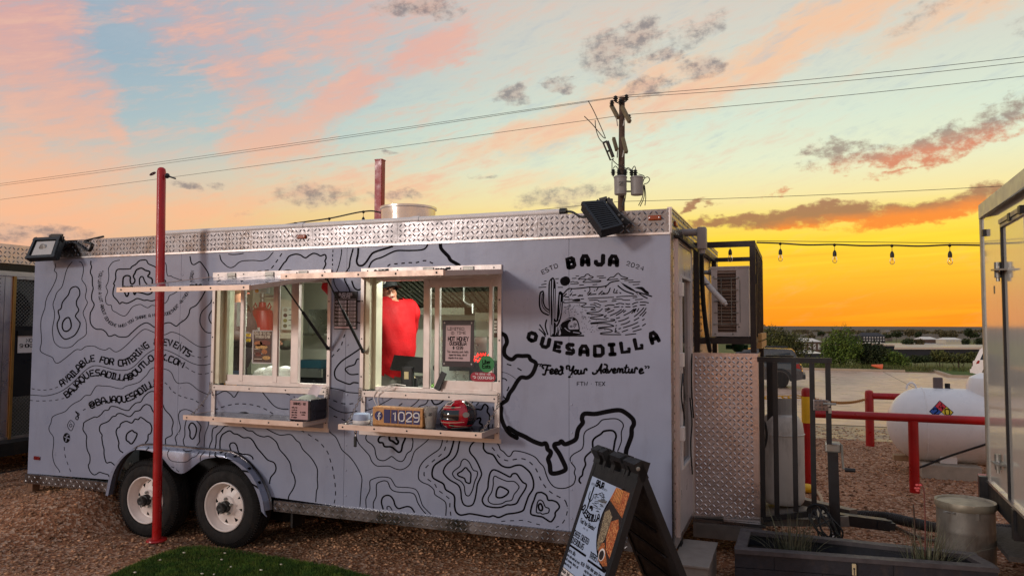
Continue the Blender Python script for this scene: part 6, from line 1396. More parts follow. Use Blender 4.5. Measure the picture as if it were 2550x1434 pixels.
q = onY(2362, 1275, dc.y-dR*.95); b = MB(); b.tube([(q.x-.035,q.y-.006,q.z),(q.x-.01,q.y-.012,q.z+.006),(q.x+.025,q.y-.01,q.z-.004),(q.x+.03,q.y-.004,q.z+.004)], .004, 5); b.tube([(q.x-.03,q.y-.006,q.z+.01),(q.x+.03,q.y-.008,q.z-.008)], .003, 5); b.build('latch_wire', M_GALV, DR)
q = onY(2432, 1287, dc.y-dR*.8); b = MB(); b.box((q.x-.012,q.y-.03,q.z-.02),(q.x+.012,q.y+.03,q.z+.03)); b.build('lug_bracket', M_DRUM, DR)
# ------------------------------------------------------------------ corrugated drain hose, garden hose
pts = [onZ(x, y, .10) for x, y in ((2075,1290),(2130,1283),(2200,1285),(2270,1300),(2330,1312),(2420,1313),(2520,1318))]
P_ = spline(pts, sub=30); rs = [.042+(.005 if i % 2 else -.003) for i in range(len(P_))]; rs = [float(r) for r in rs]
b = MB(); b.tube([Vector(p) for p in P_], rs, 14); hs = b.build('corrugated_hose', mat('hose_black', (52,46,44), .6, 0, .2, 10, dirt=.3), smooth=False); tag(hs, 'black corrugated drain hose running from the tongue behind the drum', 'hose')
b = MB(); pts = [onZ(x, y, .02) for x, y in ((2205,1295),(2230,1310),(2270,1330),(2320,1345),(2335,1340))]; b.tube(spline(pts, sub=6), .012, 6); hs = b.build('thin_hose', mat('hose_grey', (96,82,72), .7), smooth=True); tag(hs, 'thin grey hose lying on gravel under the corrugated hose', 'hose')
b = MB(); pts = [onZ(x, y, .03) for x, y in ((2000,1222),(2018,1212),(2030,1218),(2044,1238),(2046,1252),(2030,1260),(2000,1262),(1985,1258))]; b.tube(spline(pts, sub=6), .016, 6); hs = b.build('garden_hose', mat('hose_cream', (176,150,120), .6), smooth=True); tag(hs, 'cream garden hose looped on gravel at the foot of the striped bollard', 'hose')
p = onZ(2008, 1215, .05); b = MB(); b.ell((p.x, p.y, .05), (.10,.06,.05), 12, 8); hs = b.build('yellow_fitting', M_YEL, smooth=True); tag(hs, 'yellow hose fitting on gravel beside the red and yellow bollard', 'fitting')
# ------------------------------------------------------------------ red pipe rail, bollard, tank
bo = onZ(2012, 1206, 0); BY = bo.y; r_ = .056
RAIL = thing('pipe_rail', 'red pipe guard rail on short posts in front of the white propane tank', 'guard rail', (1.2, BY, 0))
rz = onY(2275, 1040, BY).z
b = MB(); b.cyl((bo.x+.06, BY+.0, onY(2060,1031,BY).z), (4.6, BY, rz), .046, .046, 14); b.build('rail', M_RED, RAIL, smooth=True)
for px in (2275, 2600): x = onY(px, 1100, BY).x; b = MB(); b.cyl((x, BY, -.02), (x, BY, rz-.03), .052, .052, 14); b.build('post', M_RED, RAIL, smooth=True)
BOL = thing('bollard', 'red bollard with a yellow band near its rounded top', 'bollard', (bo.x, BY, 0))
zt_ = onY(2010, 965, BY).z
b = MB(); b.lathe([(r_,-.02),(r_,zt_-.40)], (bo.x, BY, 0), n=18, cap=False); b.build('post', M_RED, BOL, smooth=True)
b = MB(); b.lathe([(r_+.001,zt_-.40),(r_+.001,zt_-.10)], (bo.x, BY, 0), n=18, cap=False); b.build('yellow_band', M_YEL, BOL, smooth=True)
b = MB(); b.lathe([(r_,zt_-.10),(r_,zt_-.04),(r_*.8,zt_-.012),(r_*.4,zt_),(0,zt_+.002)], (bo.x, BY, 0), n=18, cap=False); b.build('cap', M_RED, BOL, smooth=True)
p2 = onZ(2167, 1110, 0); z2 = onY(2165, 970, p2.y).z; zr2 = onY(2220, 987, p2.y).z
RR = thing('pipe_rail', 'red pipe guard rail with capped post standing behind the white propane tank', 'guard rail', (p2.x, p2.y, 0))
b = MB(); b.lathe([(.062,-.02),(.062,z2-.05),(.05,z2-.015),(0,z2)], (p2.x, p2.y, 0), n=18); b.build('post', M_RED, RR, smooth=True)
b = MB(); b.cyl((p2.x+.05, p2.y, zr2), (5.6, p2.y+.1, zr2), .05, .05, 14); b.build('rail', M_RED, RR, smooth=True)
# plastic chain from the bollard
CH = MB(); 
def bigchain(b, p, q, sag, step, r):
    chain_mesh(b, p, q, sag, step, r)
bigchain(CH, (bo.x-.06, BY, 1.0), (bo.x-2.6, BY+.9, 1.08), .10, .07, .008); o = CH.build('plastic_chain', M_YEL); tag(o, 'yellow plastic chain hanging from the striped bollard towards the dark vehicle', 'chain')
CH = MB(); bigchain(CH, (bo.x+.06, BY, .98), (p2.x-.06, p2.y, .70), .05, .07, .005); o = CH.build('plastic_chain', mat('chain_tan', (176,120,50), .6)); tag(o, 'tan plastic chain strung between the bollard and the rear red post', 'chain')
TY = 10.55; tl = onY(2206, 1060, TY); tz = .595; tr_ = .455; tx0 = tl.x+.01; tx1 = tx0+3.0
TK = thing('propane_tank', 'large white horizontal propane tank with hazard diamond on concrete block feet', 'propane tank', ((tx0+tx1)/2, TY, 0))
M_TANK = mat('tank_white', (242,238,236), .35, 0, .05, 2.5, dirt=.06)
b = MB(); pr2 = [(0,0)]+[(tr_*math.sin(a), .42*(1-math.cos(a))) for a in np.linspace(.12, math.pi/2, 12)]; L_ = tx1-tx0
pr2 += [(r, L_-h) for r, h in reversed(pr2)]; b.lathe(pr2, (tx0, TY, tz), (1,0,0), 48, False); b.build('vessel', M_TANK, TK, smooth=True)
for xx in (tx0+.40, tx0+1.35): b = MB(); b.tube([(xx, TY+math.cos(t)*(tr_+.001), tz+math.sin(t)*(tr_+.001)) for t in np.linspace(0, 2*math.pi, 48, endpoint=False)], .006, 5, closed=True); b.build('weld_seam', M_TANK, TK, smooth=True)
dp = onY(2500, 990, TY-.0); b = MB(); b.lathe([(.30,-.06),(.305,.08),(.27,.17),(.16,.225),(0,.24)], (onY(2478, 980, TY).x, TY, tz+tr_-.03), n=36); b.build('valve_dome', M_TANK, TK, smooth=True)
lg = onY(2270, 985, TY); b = MB(); b.tube([(lg.x+math.cos(t)*.055, TY, tz+tr_-.03+math.sin(t)*.085) for t in np.linspace(0, math.pi, 12)], .012, 6); b.build('lifting_lug', M_TANK, TK, smooth=True)
q = onY(2336, 980, TY); b = MB(); b.bbox((q.x-.05, TY-.04, tz+tr_-.02), (q.x+.05, TY+.04, tz+tr_+.13), .008); b.build('gauge_box', mat('gauge_grey', (104,92,92), .5), TK)
q = onY(2360, 985, TY); b = MB(); b.cyl((q.x, TY, tz+tr_-.03), (q.x, TY, tz+tr_+.06), .03, .03, 12); b.build('cap', M_BLACKP, TK)
b = MB(); b.tube(spline([(q.x, TY-.02, tz+tr_), (q.x+.2, TY-.12, tz+tr_-.03), (q.x+.5, TY-.2, tz+tr_-.075), (q.x+.9, TY-.2, tz+tr_-.07)], sub=5), .006, 5); b.build('gauge_wire', M_BLACKP, TK)
b = MB(); b.tube(spline([onY(x, y, TY-.47) for x, y in ((2265,1170),(2300,1160),(2350,1140),(2410,1120),(2470,1100),(2560,1060))], sub=5), .013, 6); b.build('supply_hose', M_BLACKP, TK, smooth=True)
for px in (2352, 2700):
    x = onY(px, 1180, TY).x; b = MB(); b.box((x-.09, TY-.3, .17), (x+.09, TY+.3, tz-tr_*.55)); b.build('saddle', M_TANK, TK)
    b = MB(); b.bbox((x-.30, TY-.42, -.02), (x+.32, TY+.38, .165), .012); b.build('concrete_block', M_CONC, TK)
b = MB(); q = onY(2250, 1172, TY+.1); b.bbox((q.x-.12, TY, .12), (q.x+1.0, TY+.14, .19), .01); b.build('timber', mat('timber', (170,140,108), .8, 0, .2, 14), TK)
# hazard diamond, laid on the curved front
dz_ = onY(2344, 1035, TY-.4); dxc = dz_.x; hs_ = .122
def TM(u, v, o=.002):
    zc = .20+v; a = math.asin(max(-.99, min(.99, zc/tr_))); R = tr_+o
    return (dxc+u, TY-math.cos(a)*R, tz+math.sin(a)*R)
def dia(cu, cv, h, m_, o, nm):
    b = MB(); P = []
    k = 6
    for a_, c_ in (((0,h),(h,0)),((h,0),(0,-h)),((0,-h),(-h,0)),((-h,0),(0,h))):
        for j in range(k): t = j/k; P.append((cu+a_[0]*(1-t)+c_[0]*t, cv+a_[1]*(1-t)+c_[1]*t))
    b.add([TM(u, v, o) for u, v in P]+[TM(cu, cv, o)], [(i, len(P), (i+1)%len(P)) for i in range(len(P))][::1]); b.build(nm, m_, PLQ)
b = MB(); PLQ = None
bb = MB(); 
h = hs_*1.06; P = [(0,h),(h,0),(0,-h),(-h,0)]; PP = []
for i in range(4):
    for j in range(6): t = j/6; a_, c_ = P[i], P[(i+1)%4]; PP.append((a_[0]*(1-t)+c_[0]*t, a_[1]*(1-t)+c_[1]*t))
bb.add([TM(u, v, .0015) for u, v in PP]+[TM(0, 0, .0015)], [(i, len(PP), (i+1)%len(PP)) for i in range(len(PP))]); PLQ = bb.build('hazard_diamond', M_INK, TK)
q_ = hs_/2; hq = q_*.93
dia(0, q_, hq, mat('nfpa_red', (214,30,46), .45), .004, 'red_field'); dia(-q_, 0, hq, mat('nfpa_blue', (30,80,170), .45), .004, 'blue_field'); dia(q_, 0, hq, mat('nfpa_yellow', (244,210,20), .45), .004, 'yellow_field'); dia(0, -q_, hq, M_WHITEP, .004, 'white_field')
for ch, u, v in (('4', 0, q_), ('2', -q_, 0), ('0', q_, 0)):
    b = MB(); text(b, ch, u-.021, v-.032, .064, lambda x, y: TM(x, y, .006), .011, smooth=ch != '4'); b.build('numeral', M_INK, PLQ)
# ------------------------------------------------------------------ white trailer at the right edge
RE = Vector((math.sin(math.radians(2.3)), math.cos(math.radians(2.3)), 0)); RN = Vector((-RE.y, RE.x, 0))
RQ = atD(2453, 870, 5.85); RQ.z = 0
def onR(x, y, o=0.):
    d = ray(x, y); P0_ = RQ+RN*o; t = (P0_-CAM).dot(RN)/d.dot(RN); p = CAM+d*t; return -(p-RQ).dot(RE), p.z      # (u towards camera, z)
def RP(u, z, o=0.): p = RQ-RE*u+RN*o; return (p.x, p.y, z)
zt0 = onR(2447, 540)[1]; zb0 = onR(2463, 1205)[1]
RT = thing('white_trailer', 'glossy white trailer at the right edge with big strap hinges on its door', 'trailer', (RQ.x, RQ.y-1.2, 0))
M_GLOSS = mat('gloss_white', (224,218,206), .10, .0, .05, 1.2, .02, 8, .9, .05, coat=.8, dirt=.06)
def rbox(b, u0, u1, z0, z1, o0, o1): return b.add([RP(u, z, o) for o in (o0, o1) for u, z in ((u0,z0),(u1,z0),(u1,z1),(u0,z1))], [(0,3,2,1),(4,5,6,7),(0,1,5,4),(1,2,6,5),(2,3,7,6),(3,0,4,7)])
du = onR(2506, 900)[0]
b = MB(); rbox(b, .03, du-.03, zb0+.02, zt0, -.06, 0); rbox(b, du-.03, 2.6, zb0+1.98, zt0, -.06, 0); b.build('side_wall', M_GLOSS, RT)
b = MB(); rbox(b, du+.005, 1.35, zb0+.02, zb0+1.95, -.05, -.004); dr_ = b.build('side_door', M_GLOSS, RT)
b = MB(); rbox(b, du-.02, du+.003, zb0, zb0+1.97, -.03, .012); b.build('door_frame', M_BLACK, dr_)
b = MB(); rbox(b, du-.02, 1.4, zb0+1.955, zb0+1.985, -.03, .02); rbox(b, du-.01, 1.4, zb0+1.93, zb0+1.95, -.02, .012); b.build('door_head', M_GALV, dr_)
b = MB(); rbox(b, -.02, .03, zb0-.02, zt0+.03, -.03, .012); b.build('corner_trim', M_GALV, RT)
b = MB(); rbox(b, .0, 2.6, zt0-.01, zt0+.10, -.03, .018); b.build('roof_rail', mat('rail_pale', (186,184,164), .4, .3), RT)
b = MB(); b.add([RP(.03, zt0-.005, .014), RP(2.6, zt0-.005, .014), RP(2.6, zt0-.06, .05), RP(.35, zt0-.03, .05)], [(0,1,2,3)]); b.build('drip_rail', M_BLACK, RT)
b = MB(); rbox(b, .02, 2.6, zb0-.12, zb0+.02, -.05, .014); b.build('sill_frame', M_FRAME, RT)
b = MB(); rbox(b, .03, 2.6, zb0+.02, zb0+.04, -.02, .02); b.build('sill_trim', M_ALU, RT)
for px, py in ((2455,580),(2521,540),(2548,522)):
    u, z = onR(px, py); b = MB(); rbox(b, u-.03, u+.03, z-.025, z+.025, 0, .025); b.build('marker_light', M_BLACKP, RT)
for py in (672, 1150):
    u, z = onR(2497, py); b = MB(); b.cyl(RP(u, z-.055, .03), RP(u, z+.055, .03), .022, .022, 12); hn = b.build('strap_hinge', M_GALV, dr_, smooth=True)
    b = MB(); b.bar(RP(u, z, .035), RP(u+.13, z-.005, .03), .012, .075, tuple(RN)); b.cyl(RP(u, z-.08, .03), RP(u, z-.055, .03), .012, .012, 8); b.build('strap', M_GALV, hn)
    b = MB(); screws(b, [RP(u+.09, z+.01, .038), RP(u+.11, z-.012, .038)], .010, tuple(RN)); b.build('bolt', M_ALU, hn)
u, z = onR(2476, 722); b = MB(); rbox(b, u-.015, u+.02, z-.028, z+.03, 0, .002); b.build('sticker', mat('sticker_grey', (120,98,70), .6), RT)
b = MB(); rbox(b, -.02, .035, zb0-.16, zb0+.06, .012, .07); b.build('bumper_post', M_BLACK, RT)
b = MB(); b.add([RP(-.16, zb0-.15, .05), RP(-.02, zb0-.15, .05), RP(-.02, zb0+.03, .05), RP(-.16, zb0+.05, .05), RP(-.16, zb0-.15, -.04), RP(-.02, zb0-.15, -.04), RP(-.02, zb0+.03, -.04), RP(-.16, zb0+.05, -.04)], [(0,1,2,3),(7,6,5,4),(0,4,5,1),(1,5,6,2),(2,6,7,3),(3,7,4,0)]); b.build('tail_light', mat('tail_red', (150,24,30), .25, 0, .1, 20), RT)
b = MB(); b.box((RQ.x+.06, RQ.y-2.6, zb0), (RQ.x+2.3, RQ.y-.05, zt0+.02)); b.build('body', M_GLOSS, RT)
b = MB(); u, z = onR(2533, 1275); rbox(b, u-.03, u+.04, z-.18, z+.02, -.03, .03); b.build('jack_leg', M_BLACK, RT)
# ramp plate
rs_ = [onZ(x, y, .26) for x, y in ((2449,1306),(2512,1384),(2560,1392),(2560,1322))]
rs_ = [Vector((p.x, p.y, .26)) for p in rs_]; rs_[2] = rs_[1]+Vector((.7,-.06,0)); rs_[3] = rs_[0]+Vector((.7,-.02,0))
b = MB(); b.add(rs_+[p-Vector((0,0,.035)) for p in rs_], [(0,1,2,3),(7,6,5,4),(0,4,5,1),(1,5,6,2),(2,6,7,3),(3,7,4,0)]); b.box((rs_[1].x+.3, rs_[1].y+.1, 0), (rs_[1].x+.36, rs_[1].y+.5, .225)); b.box((rs_[1].x+.62, rs_[1].y+.1, 0), (rs_[1].x+.68, rs_[1].y+.5, .225))
o = b.build('entry_platform', mat('ramp_grit', (72,66,62), .8, .1, .3, 30, .4, 200)); tag(o, 'dark gritty platform step beside the white trailer in front of the drum', 'platform')
# ------------------------------------------------------------------ neighbour trailer at the left edge (its nose and caged unit)
NX = -8.4
def NP(x, y, o=0.): p = onX(x, y, NX); return (NX+o, p.y, p.z)
NT = thing('neighbour_trailer', 'dark trailer at the left edge with tread-plate trim and a caged fan unit', 'trailer', (-9.5, 6.5, 0))
b = MB(); zt1 = NP(60,640)[2]; zf1 = onX(40, 660, NX).z
zA, zB2, zC = 2.72, 2.58, 2.26
b = MB(); b.box((NX-3, 3.4, .5), (NX-.02, 8.2, zB2)); b.build('body', mat('dark_shell', (34,30,22), .35, .2, .1, 4), NT)
b = MB(); b.box((NX-3, 3.35, zB2-.08), (NX, 8.25, zA)); fp = b.build('fascia_plate', M_TREADB, NT)
b = MB(); lugs(b, 5.2, 6.6, zB2-.08, zA, lambda u, v, h: (NX+h, u, v), .05, .042, .014); b.build('tread_lug', M_TREAD, fp, kind='stuff')
# cage front: frames, mesh, lower panel
yl, yr = NP(24,850)[1], 7.2
zt2, zb2 = NP(60,690)[2], NP(60,1088)[2]
b = MB(); b.box((NX, 3.4, zt2), (NX+.05, yr, zt2+.055)); b.build('cage_header', M_ALU, NT)
b = MB(); b.box((NX, yl-.09, zb2), (NX+.02, yl-.004, zt2)); fp = b.build('tread_panel', M_TREADB, NT)
b = MB(); b.box((NX, 4.6, zb2), (NX+.018, yl-.094, zt2)); fp = b.build('tread_panel', M_TREADB, NT)
b = MB(); lugs(b, 5.2, yl-.1, zb2, zt2, lambda u, v, h: (NX+.018+h, u, v), .045, .036, .012); b.build('tread_lug', M_TREAD, fp, kind='stuff')
b = MB(); b.box((NX, yl, zb2), (NX+.04, yl+.03, zt2)); b.build('cage_post', mat('gold_trim', (180,140,80), .4, .8), NT)
b = MB(); b.box((NX, yl+.03, zt2-.03), (NX+.04, yr, zt2)); b.box((NX, yl+.03, zb2), (NX+.04, yr, zb2+.03)); b.build('cage_frame', M_ALU, NT)
zm = NP(60,812)[2]; zm2 = NP(60,985)[2]
def net(z0, z1, y0, y1, s=.042):
    b = MB(); k = int((y1-y0+z1-z0)/s)+1
    for i in range(k+int((z1-z0)/s)):
        for sg in (1, -1):
            a0 = y0-(z1-z0)+i*s
            p0, p1 = ((a0, z0), (a0+(z1-z0), z1)) if sg > 0 else ((a0, z1), (a0+(z1-z0), z0))
            ts = []
            for t in (max(0, (y0-p0[0])/(p1[0]-p0[0])), min(1, (y1-p0[0])/(p1[0]-p0[0]))): ts.append((p0[0]+(p1[0]-p0[0])*t, p0[1]+(p1[1]-p0[1])*t))
            if ts[1][0]-ts[0][0] > .01: b.bar((NX+.02+sg*.002, *ts[0]), (NX+.02+sg*.002, *ts[1]), .006, .003)
    return b.build('wire_mesh', M_GALV, NT, kind='stuff')
net(zm, zt2-.03, yl+.03, 6.7); net(zb2+.03, zm2, yl+.03, 6.7)
b = MB(); b.box((NX-.015, yl+.03, zm2), (NX+.0, yr, zm)); b.build('lower_panel', mat('dark_panel', (14,20,26), .35, 0, .1, 4), NT)
b = MB(); b.box((NX-.02, yl+.03, zm), (NX-.012, yr, zt2)); b.box((NX-.02, yl+.03, zb2), (NX-.012, yr, zm2)); b.build('unit_back', mat('unit_grey', (96,96,90), .6), NT)
fc = NP(28,772); b = MB()
for k in range(9): b.tube([(NX-.004, fc[1]+math.cos(t)*(.03+.024*k), fc[2]+math.sin(t)*(.03+.024*k)) for t in np.linspace(0, 2*math.pi, 30, endpoint=False)], .005, 4, closed=True)
b.lathe([(.235,-.006),(0,-.006)], (NX-.004, fc[1], fc[2]), (1,0,0), 30, False); b.build('fan', M_BLACK, NT)
b = MB(); b.box((NX-2.8, 3.6, .36), (NX+.3, 8.1, .5)); b.build('underframe', M_FRAME, NT)
b = MB(); b.bar((NX+.0, 5.0, .5), (NX+.0, 7.6, .5), .06, .05); b.build('edge_rail', M_ALU, NT)
b = MB(); b.bar((NX+.3, 5.2, .17), (NX+.32, 7.6, .19), .05, .04); b.build('tongue_bar', M_BLACK, NT)
NS = thing('no_smoking_sign', 'white NO SMOKING notice on the dark left neighbour trailer', 'sign', NP(64,856))
pA, pB = NP(44,836), NP(92,877)
b = MB(); b.box((NX+.002, pA[1], pB[2]), (NX+.008, pB[1]+.03, pA[2])); b.build('notice_sheet', mat('notice_paper', (222,216,214), .5, 0, .03), NS)
b = MB(); wN = pB[1]-pA[1]; f = lambda u, v: (NX+.0092, u, v); yc = (pA[1]+pB[1])/2+.015; text(b, 'NO', yc, pA[2]-.075, .04, f, .008, align='c'); text(b, 'SMOKING', yc, pA[2]-.135, .04, f, .008, align='c', width=wN*.93); b.build('notice_text', M_INK, NS)
b = MB(); b.box((NX+.0, pA[1]-.01, pA[2]), (NX+.02, pB[1]+.03, pA[2]+.06)); b.build('notice_clip', M_BLACK, NS)
# ------------------------------------------------------------------ people inside
def person(name, label, loc, M, pose, cols, extra=None):
    """one continuous body; clothes as slightly fuller skins over it"""
    P = thing(name, label, 'person', loc)
    J = {k: (tuple(Vector(loc)+M @ Vector(v[0])), v[1]) for k, v in pose.items()}
    E_ = [('hip','waist'),('waist','chest'),('chest','neck'),('neck','head'),('head','crown'),('chest','shl'),('shl','ell'),('ell','wrl'),('wrl','hal'),('chest','shr'),('shr','elr'),('elr','wrr'),('wrr','har'),('hip','hl'),('hl','knl'),('knl','anl'),('anl','tol'),('hip','hr'),('hr','knr'),('knr','anr'),('anr','tor')]
    me = skin(J, E_, 3); me.materials.append(cols['skin']); link('body', me, P)
    co = np.array([v.co[:] for v in me.vertices]); nn = np.array([v.normal[:] for v in me.vertices])
    segs = [(a, b_, np.array(J[a][0]), np.array(J[b_][0])) for a, b_ in E_]
    D = np.stack([np.linalg.norm(co-(p+np.clip(((co-p)@(q-p))/max(1e-9, (q-p)@(q-p)), 0, 1)[:,None]*(q-p)), axis=1) for _, _, p, q in segs], 1); own = D.argmin(1)
    neck, chest = np.array(J['neck'][0]), np.array(J['chest'][0]); up_t = ((co-chest)@(neck-chest))/((neck-chest)@(neck-chest))
    def cloth(nm, es, add, m_, lim=None, wk=1.):
        keep = np.isin(own, [i for i, (a, b_, *_q) in enumerate(segs) if (a, b_) in es])
        if nm == 'top': keep |= (np.isin(own, [i for i, (a, b_, *_q) in enumerate(segs) if a == 'hip']) & (co[:,2] > J['hip'][0][2]-.075))
        if lim is not None: keep &= lim
        fl_ = [f.vertices[:] for f in me.polygons if all(keep[v] for v in f.vertices)]; use = sorted({v for f in fl_ for v in f}); ix = {v: i for i, v in enumerate(use)}
        wv = np.sin(co[:,2]*38+co[:,0]*16)*.004+np.sin(co[:,0]*50+co[:,2]*21+co[:,1]*30)*.003
        b = MB(); b.add([co[v]+nn[v]*(add+wv[v]*1.1) for v in use]+[co[v]+nn[v]*.003 for v in use], [tuple(ix[v] for v in f) for f in fl_]); return b.build(nm, m_, P, smooth=True)
    top_e = [('hip','waist'),('waist','chest'),('chest','shl'),('shl','ell'),('ell','wrl'),('chest','shr'),('shr','elr'),('elr','wrr'),('chest','neck')]
    cloth('top', top_e, .038, cols['top'], (up_t < .86) | (D[:,2] > .09))
    cloth('trousers', [('hip','hl'),('hl','knl'),('knl','anl'),('hip','hr'),('hr','knr'),('knr','anr')], .014, cols['legs'])
    for s in ('l', 'r'):
        wr, ha = Vector(J['wr'+s][0]), Vector(J['ha'+s][0]); d = (ha-wr).normalized(); a = d.orthogonal().normalized(); c = d.cross(a)
        b = MB()
        for i, (o, L_) in enumerate(((-.030,.070),(-.010,.082),(.010,.078),(.029,.060))):
            p0 = ha+c*o; b.tube([p0-d*.02, p0+d*L_*.45+a*.004, p0+d*L_*.8+a*.014, p0+d*L_+a*.03], [.0095,.009,.008,.006], 6)
        b.tube([wr+d*.03-c*.02, wr+d*.06-c*.05+a*.01, wr+d*.09-c*.06+a*.02], [.011,.010,.008], 6); b.build('fingers', cols['skin'], P, smooth=True)
    hd_ = Vector(J['head'][0]); up = (Vector(J['crown'][0])-Vector(J['neck'][0])).normalized(); fw = (extra or M.to_3x3() @ Vector((0,-1,0))); fw = (fw-up*fw.dot(up)).normalized(); sd_ = up.cross(fw)
    b = MB(); b.tube([hd_+fw*.098+up*.01, hd_+fw*.118-up*.018], [.010,.015], 6); b.build('nose', cols['skin'], P, smooth=True)
    b = MB(); 
    for s in (-1, 1): b.ell(tuple(hd_+sd_*s*.033+fw*.088+up*.02), (.012,.010,.008), 8, 6)
    b.build('eyes', M_INK, P); b = MB(); b.tube([hd_+fw*.09-up*.052-sd_*.024, hd_+fw*.098-up*.055, hd_+fw*.09-up*.052+sd_*.024], .006, 5); b.build('mouth', mat('lip', (140,70,60), .5), P)
    for s in (-1, 1): b = MB(); b.ell(tuple(hd_+sd_*s*.083), (.014,.02,.03), 8, 6); b.build('ear', cols['skin'], P, smooth=True)
    return P, J, hd_, up, fw, sd_
M_SKIN = mat('skin', (172,118,92), .5, 0, .06, 6); M_HOOD = mat('red_fleece', (150,6,12), .8, 0, .15, 4, .35, 26, .2); M_DARKC = mat('dark_cloth', (34,30,32), .85, 0, .2, 6, .3, 40); M_GREYC = mat('grey_cloth', (96,92,84), .85, 0, .15, 6)
def zrot(a): return Matrix.Rotation(math.radians(a), 4, 'Z')
FZ = ZR+.03
c1 = onY(985, 800, 5.92)
# red hoodie: seen from behind and the side, near arm raised towards the hatch on the left
pz = {'hip':((0,0,.92),(.15,.115)),'waist':((0,.02,1.06),(.16,.15)),'chest':((.0,.015,1.32),(.165,.15)),'neck':((.0,-.05,1.45),.06),'head':((.0,-.09,1.53),.092),'crown':((.0,-.10,1.62),.07),
 'shl':((.17,-.03,1.41),.08),'ell':((.27,-.24,1.45),.066),'wrl':((.33,-.46,1.62),.05),'hal':((.36,-.53,1.68),.036),'shr':((-.17,0,1.41),.072),'elr':((-.24,-.12,1.16),.055),'wrr':((-.16,-.33,1.06),.042),'har':((-.12,-.40,1.05),.036),
 'hl':((.09,0,.86),.085),'knl':((.10,-.01,.48),.06),'anl':((.10,.02,.09),.042),'tol':((.11,-.11,.05),.038),'hr':((-.09,0,.86),.085),'knr':((-.10,-.01,.48),.06),'anr':((-.10,.02,.09),.042),'tor':((-.11,-.11,.05),.038)}
PA, JA, hA, uA, fA, sA = person('person', 'person in a red hoodie and black cap reaching up inside the right serving window', (c1.x-.01, 5.9, .41), zrot(-112) @ Matrix.Scale(1.10, 4), pz, dict(skin=M_SKIN, top=M_HOOD, legs=M_GREYC), Vector((.8,-.45,-.35)))
b = MB(); cc = hA+uA*.035
M_CAP = mat('cap_black', (24,26,26), .8, 0, .2, 10, .3, 60)
prof = [(.108,0),(.110,.03),(.104,.065),(.08,.10),(.045,.118),(0,.124)]; b.lathe(prof, cc, tuple(uA), 24, False)
vs = []; 
for k in range(11):
    t = -1.0+2.0*k/10; d = (fA*math.cos(t)+sA*math.sin(t)); vs += [cc+d*.104+uA*.008, cc+d*.118+fA*.075*math.cos(t*1.2)-uA*.012]
b.add(vs, [(2*k, 2*k+1, 2*k+3, 2*k+2) for k in range(10)]); b.build('cap', M_CAP, PA, smooth=True)
b = MB(); pc_ = cc+(sA*-.5+fA*.6).normalized()*.108+uA*.055; b.lathe([(.026,0),(.022,.004),(0,.005)], pc_, tuple((sA*-.5+fA*.6).normalized()+uA*.4), 16, False); b.build('cap_badge', mat('badge_grey', (170,168,160), .6), PA)
# second person at the left window: dark clothes, brown hair
c2 = onY(580, 800, 6.1); pz2 = dict(pz)
pz2.update({'shl':((.18,0,1.40),.06),'ell':((.25,-.06,1.16),.05),'wrl':((.20,-.27,1.10),.038),'hal':((.17,-.34,1.09),.034),'shr':((-.18,0,1.40),.06),'elr':((-.24,-.08,1.15),.05),'wrr':((-.16,-.28,1.12),.038),'har':((-.13,-.35,1.11),.034),'head':((.0,-.05,1.62),.09),'crown':((.0,-.03,1.72),.07)})
M_MAR = mat('maroon_cloth', (36,16,20), .85, 0, .2, 6, .3, 40)
PB, JB, hB, uB, fB, sB = person('person', 'person in dark clothes with long brown hair behind the left serving window', (c2.x, 6.12, .46), zrot(105) @ Matrix.Scale(1.06, 4), pz2, dict(skin=M_SKIN, top=M_MAR, legs=M_DARKC))
b = MB(); hb = hB+uB*.02-fB*.012; b.ell(tuple(hb), (.105,.105,.112), 14, 10); b.tube([hb-fB*.06, hb-fB*.085-uB*.12, hb-fB*.08-uB*.25], [.075,.07,.045], 10); b.build('hair', mat('hair_brown', (92,64,40), .7, 0, .3, 20), PB, smooth=True)
b = MB(); q = Vector(JB['waist'][0]); b.box((q.x-.17, q.y-.20, q.z-.30), (q.x+.2, q.y-.14, q.z+.22)); b.build('apron', M_DARKC, PB)
# ------------------------------------------------------------------ kitchen things
q0 = onY(631, 775, 7.3); q1 = onY(674, 842, 7.3); ex = (q0.x+q1.x)/2; er = (q1.x-q0.x)/2
EXT = thing('fire_suppression_tank', 'red fire suppression cylinder with two lifting ears seen through the left window', 'fire extinguisher', (ex, 7.3, q1.z))
M_EXR = mat('tank_red', (186,16,18), .35, 0, .08, 5)
b = MB(); b.lathe([(er*.96,0),(er,.02),(er,q0.z-q1.z-.0),(er*.9,q0.z-q1.z+.06),(er*.35,q0.z-q1.z+.1),(er*.3,q0.z-q1.z+.16)], (ex, 7.3, q1.z-.05), n=28); b.build('cylinder', M_EXR, EXT, smooth=True)
for s in (-1, 1): b = MB(); b.tube([(ex+s*er*.75, 7.3+0, q0.z+.0), (ex+s*er*.98, 7.3, q0.z+.06), (ex+s*er*.8, 7.3, q0.z+.10), (ex+s*er*.58, 7.3, q0.z+.05)], .009, 6); b.build('ear', M_EXR, EXT, smooth=True)
b = MB(); b.lathe([(.02,0),(.03,.03),(.02,.06),(.035,.07),(.03,.12)], (ex, 7.3, q0.z+.1), n=12); b.tube([(ex, 7.3, q0.z+.18), (ex+.2, 7.3, q0.z+.18), (ex+.26, 7.3, q0.z+.2)], .015, 8); b.build('valve', M_GALV, EXT, smooth=True)
b = MB(); b.box((ex-er*.7, 7.3-er-.003, q1.z+.01), (ex+er*.6, 7.3-er+.002, q1.z+.13)); b.build('tank_label', M_WHITEP, EXT)
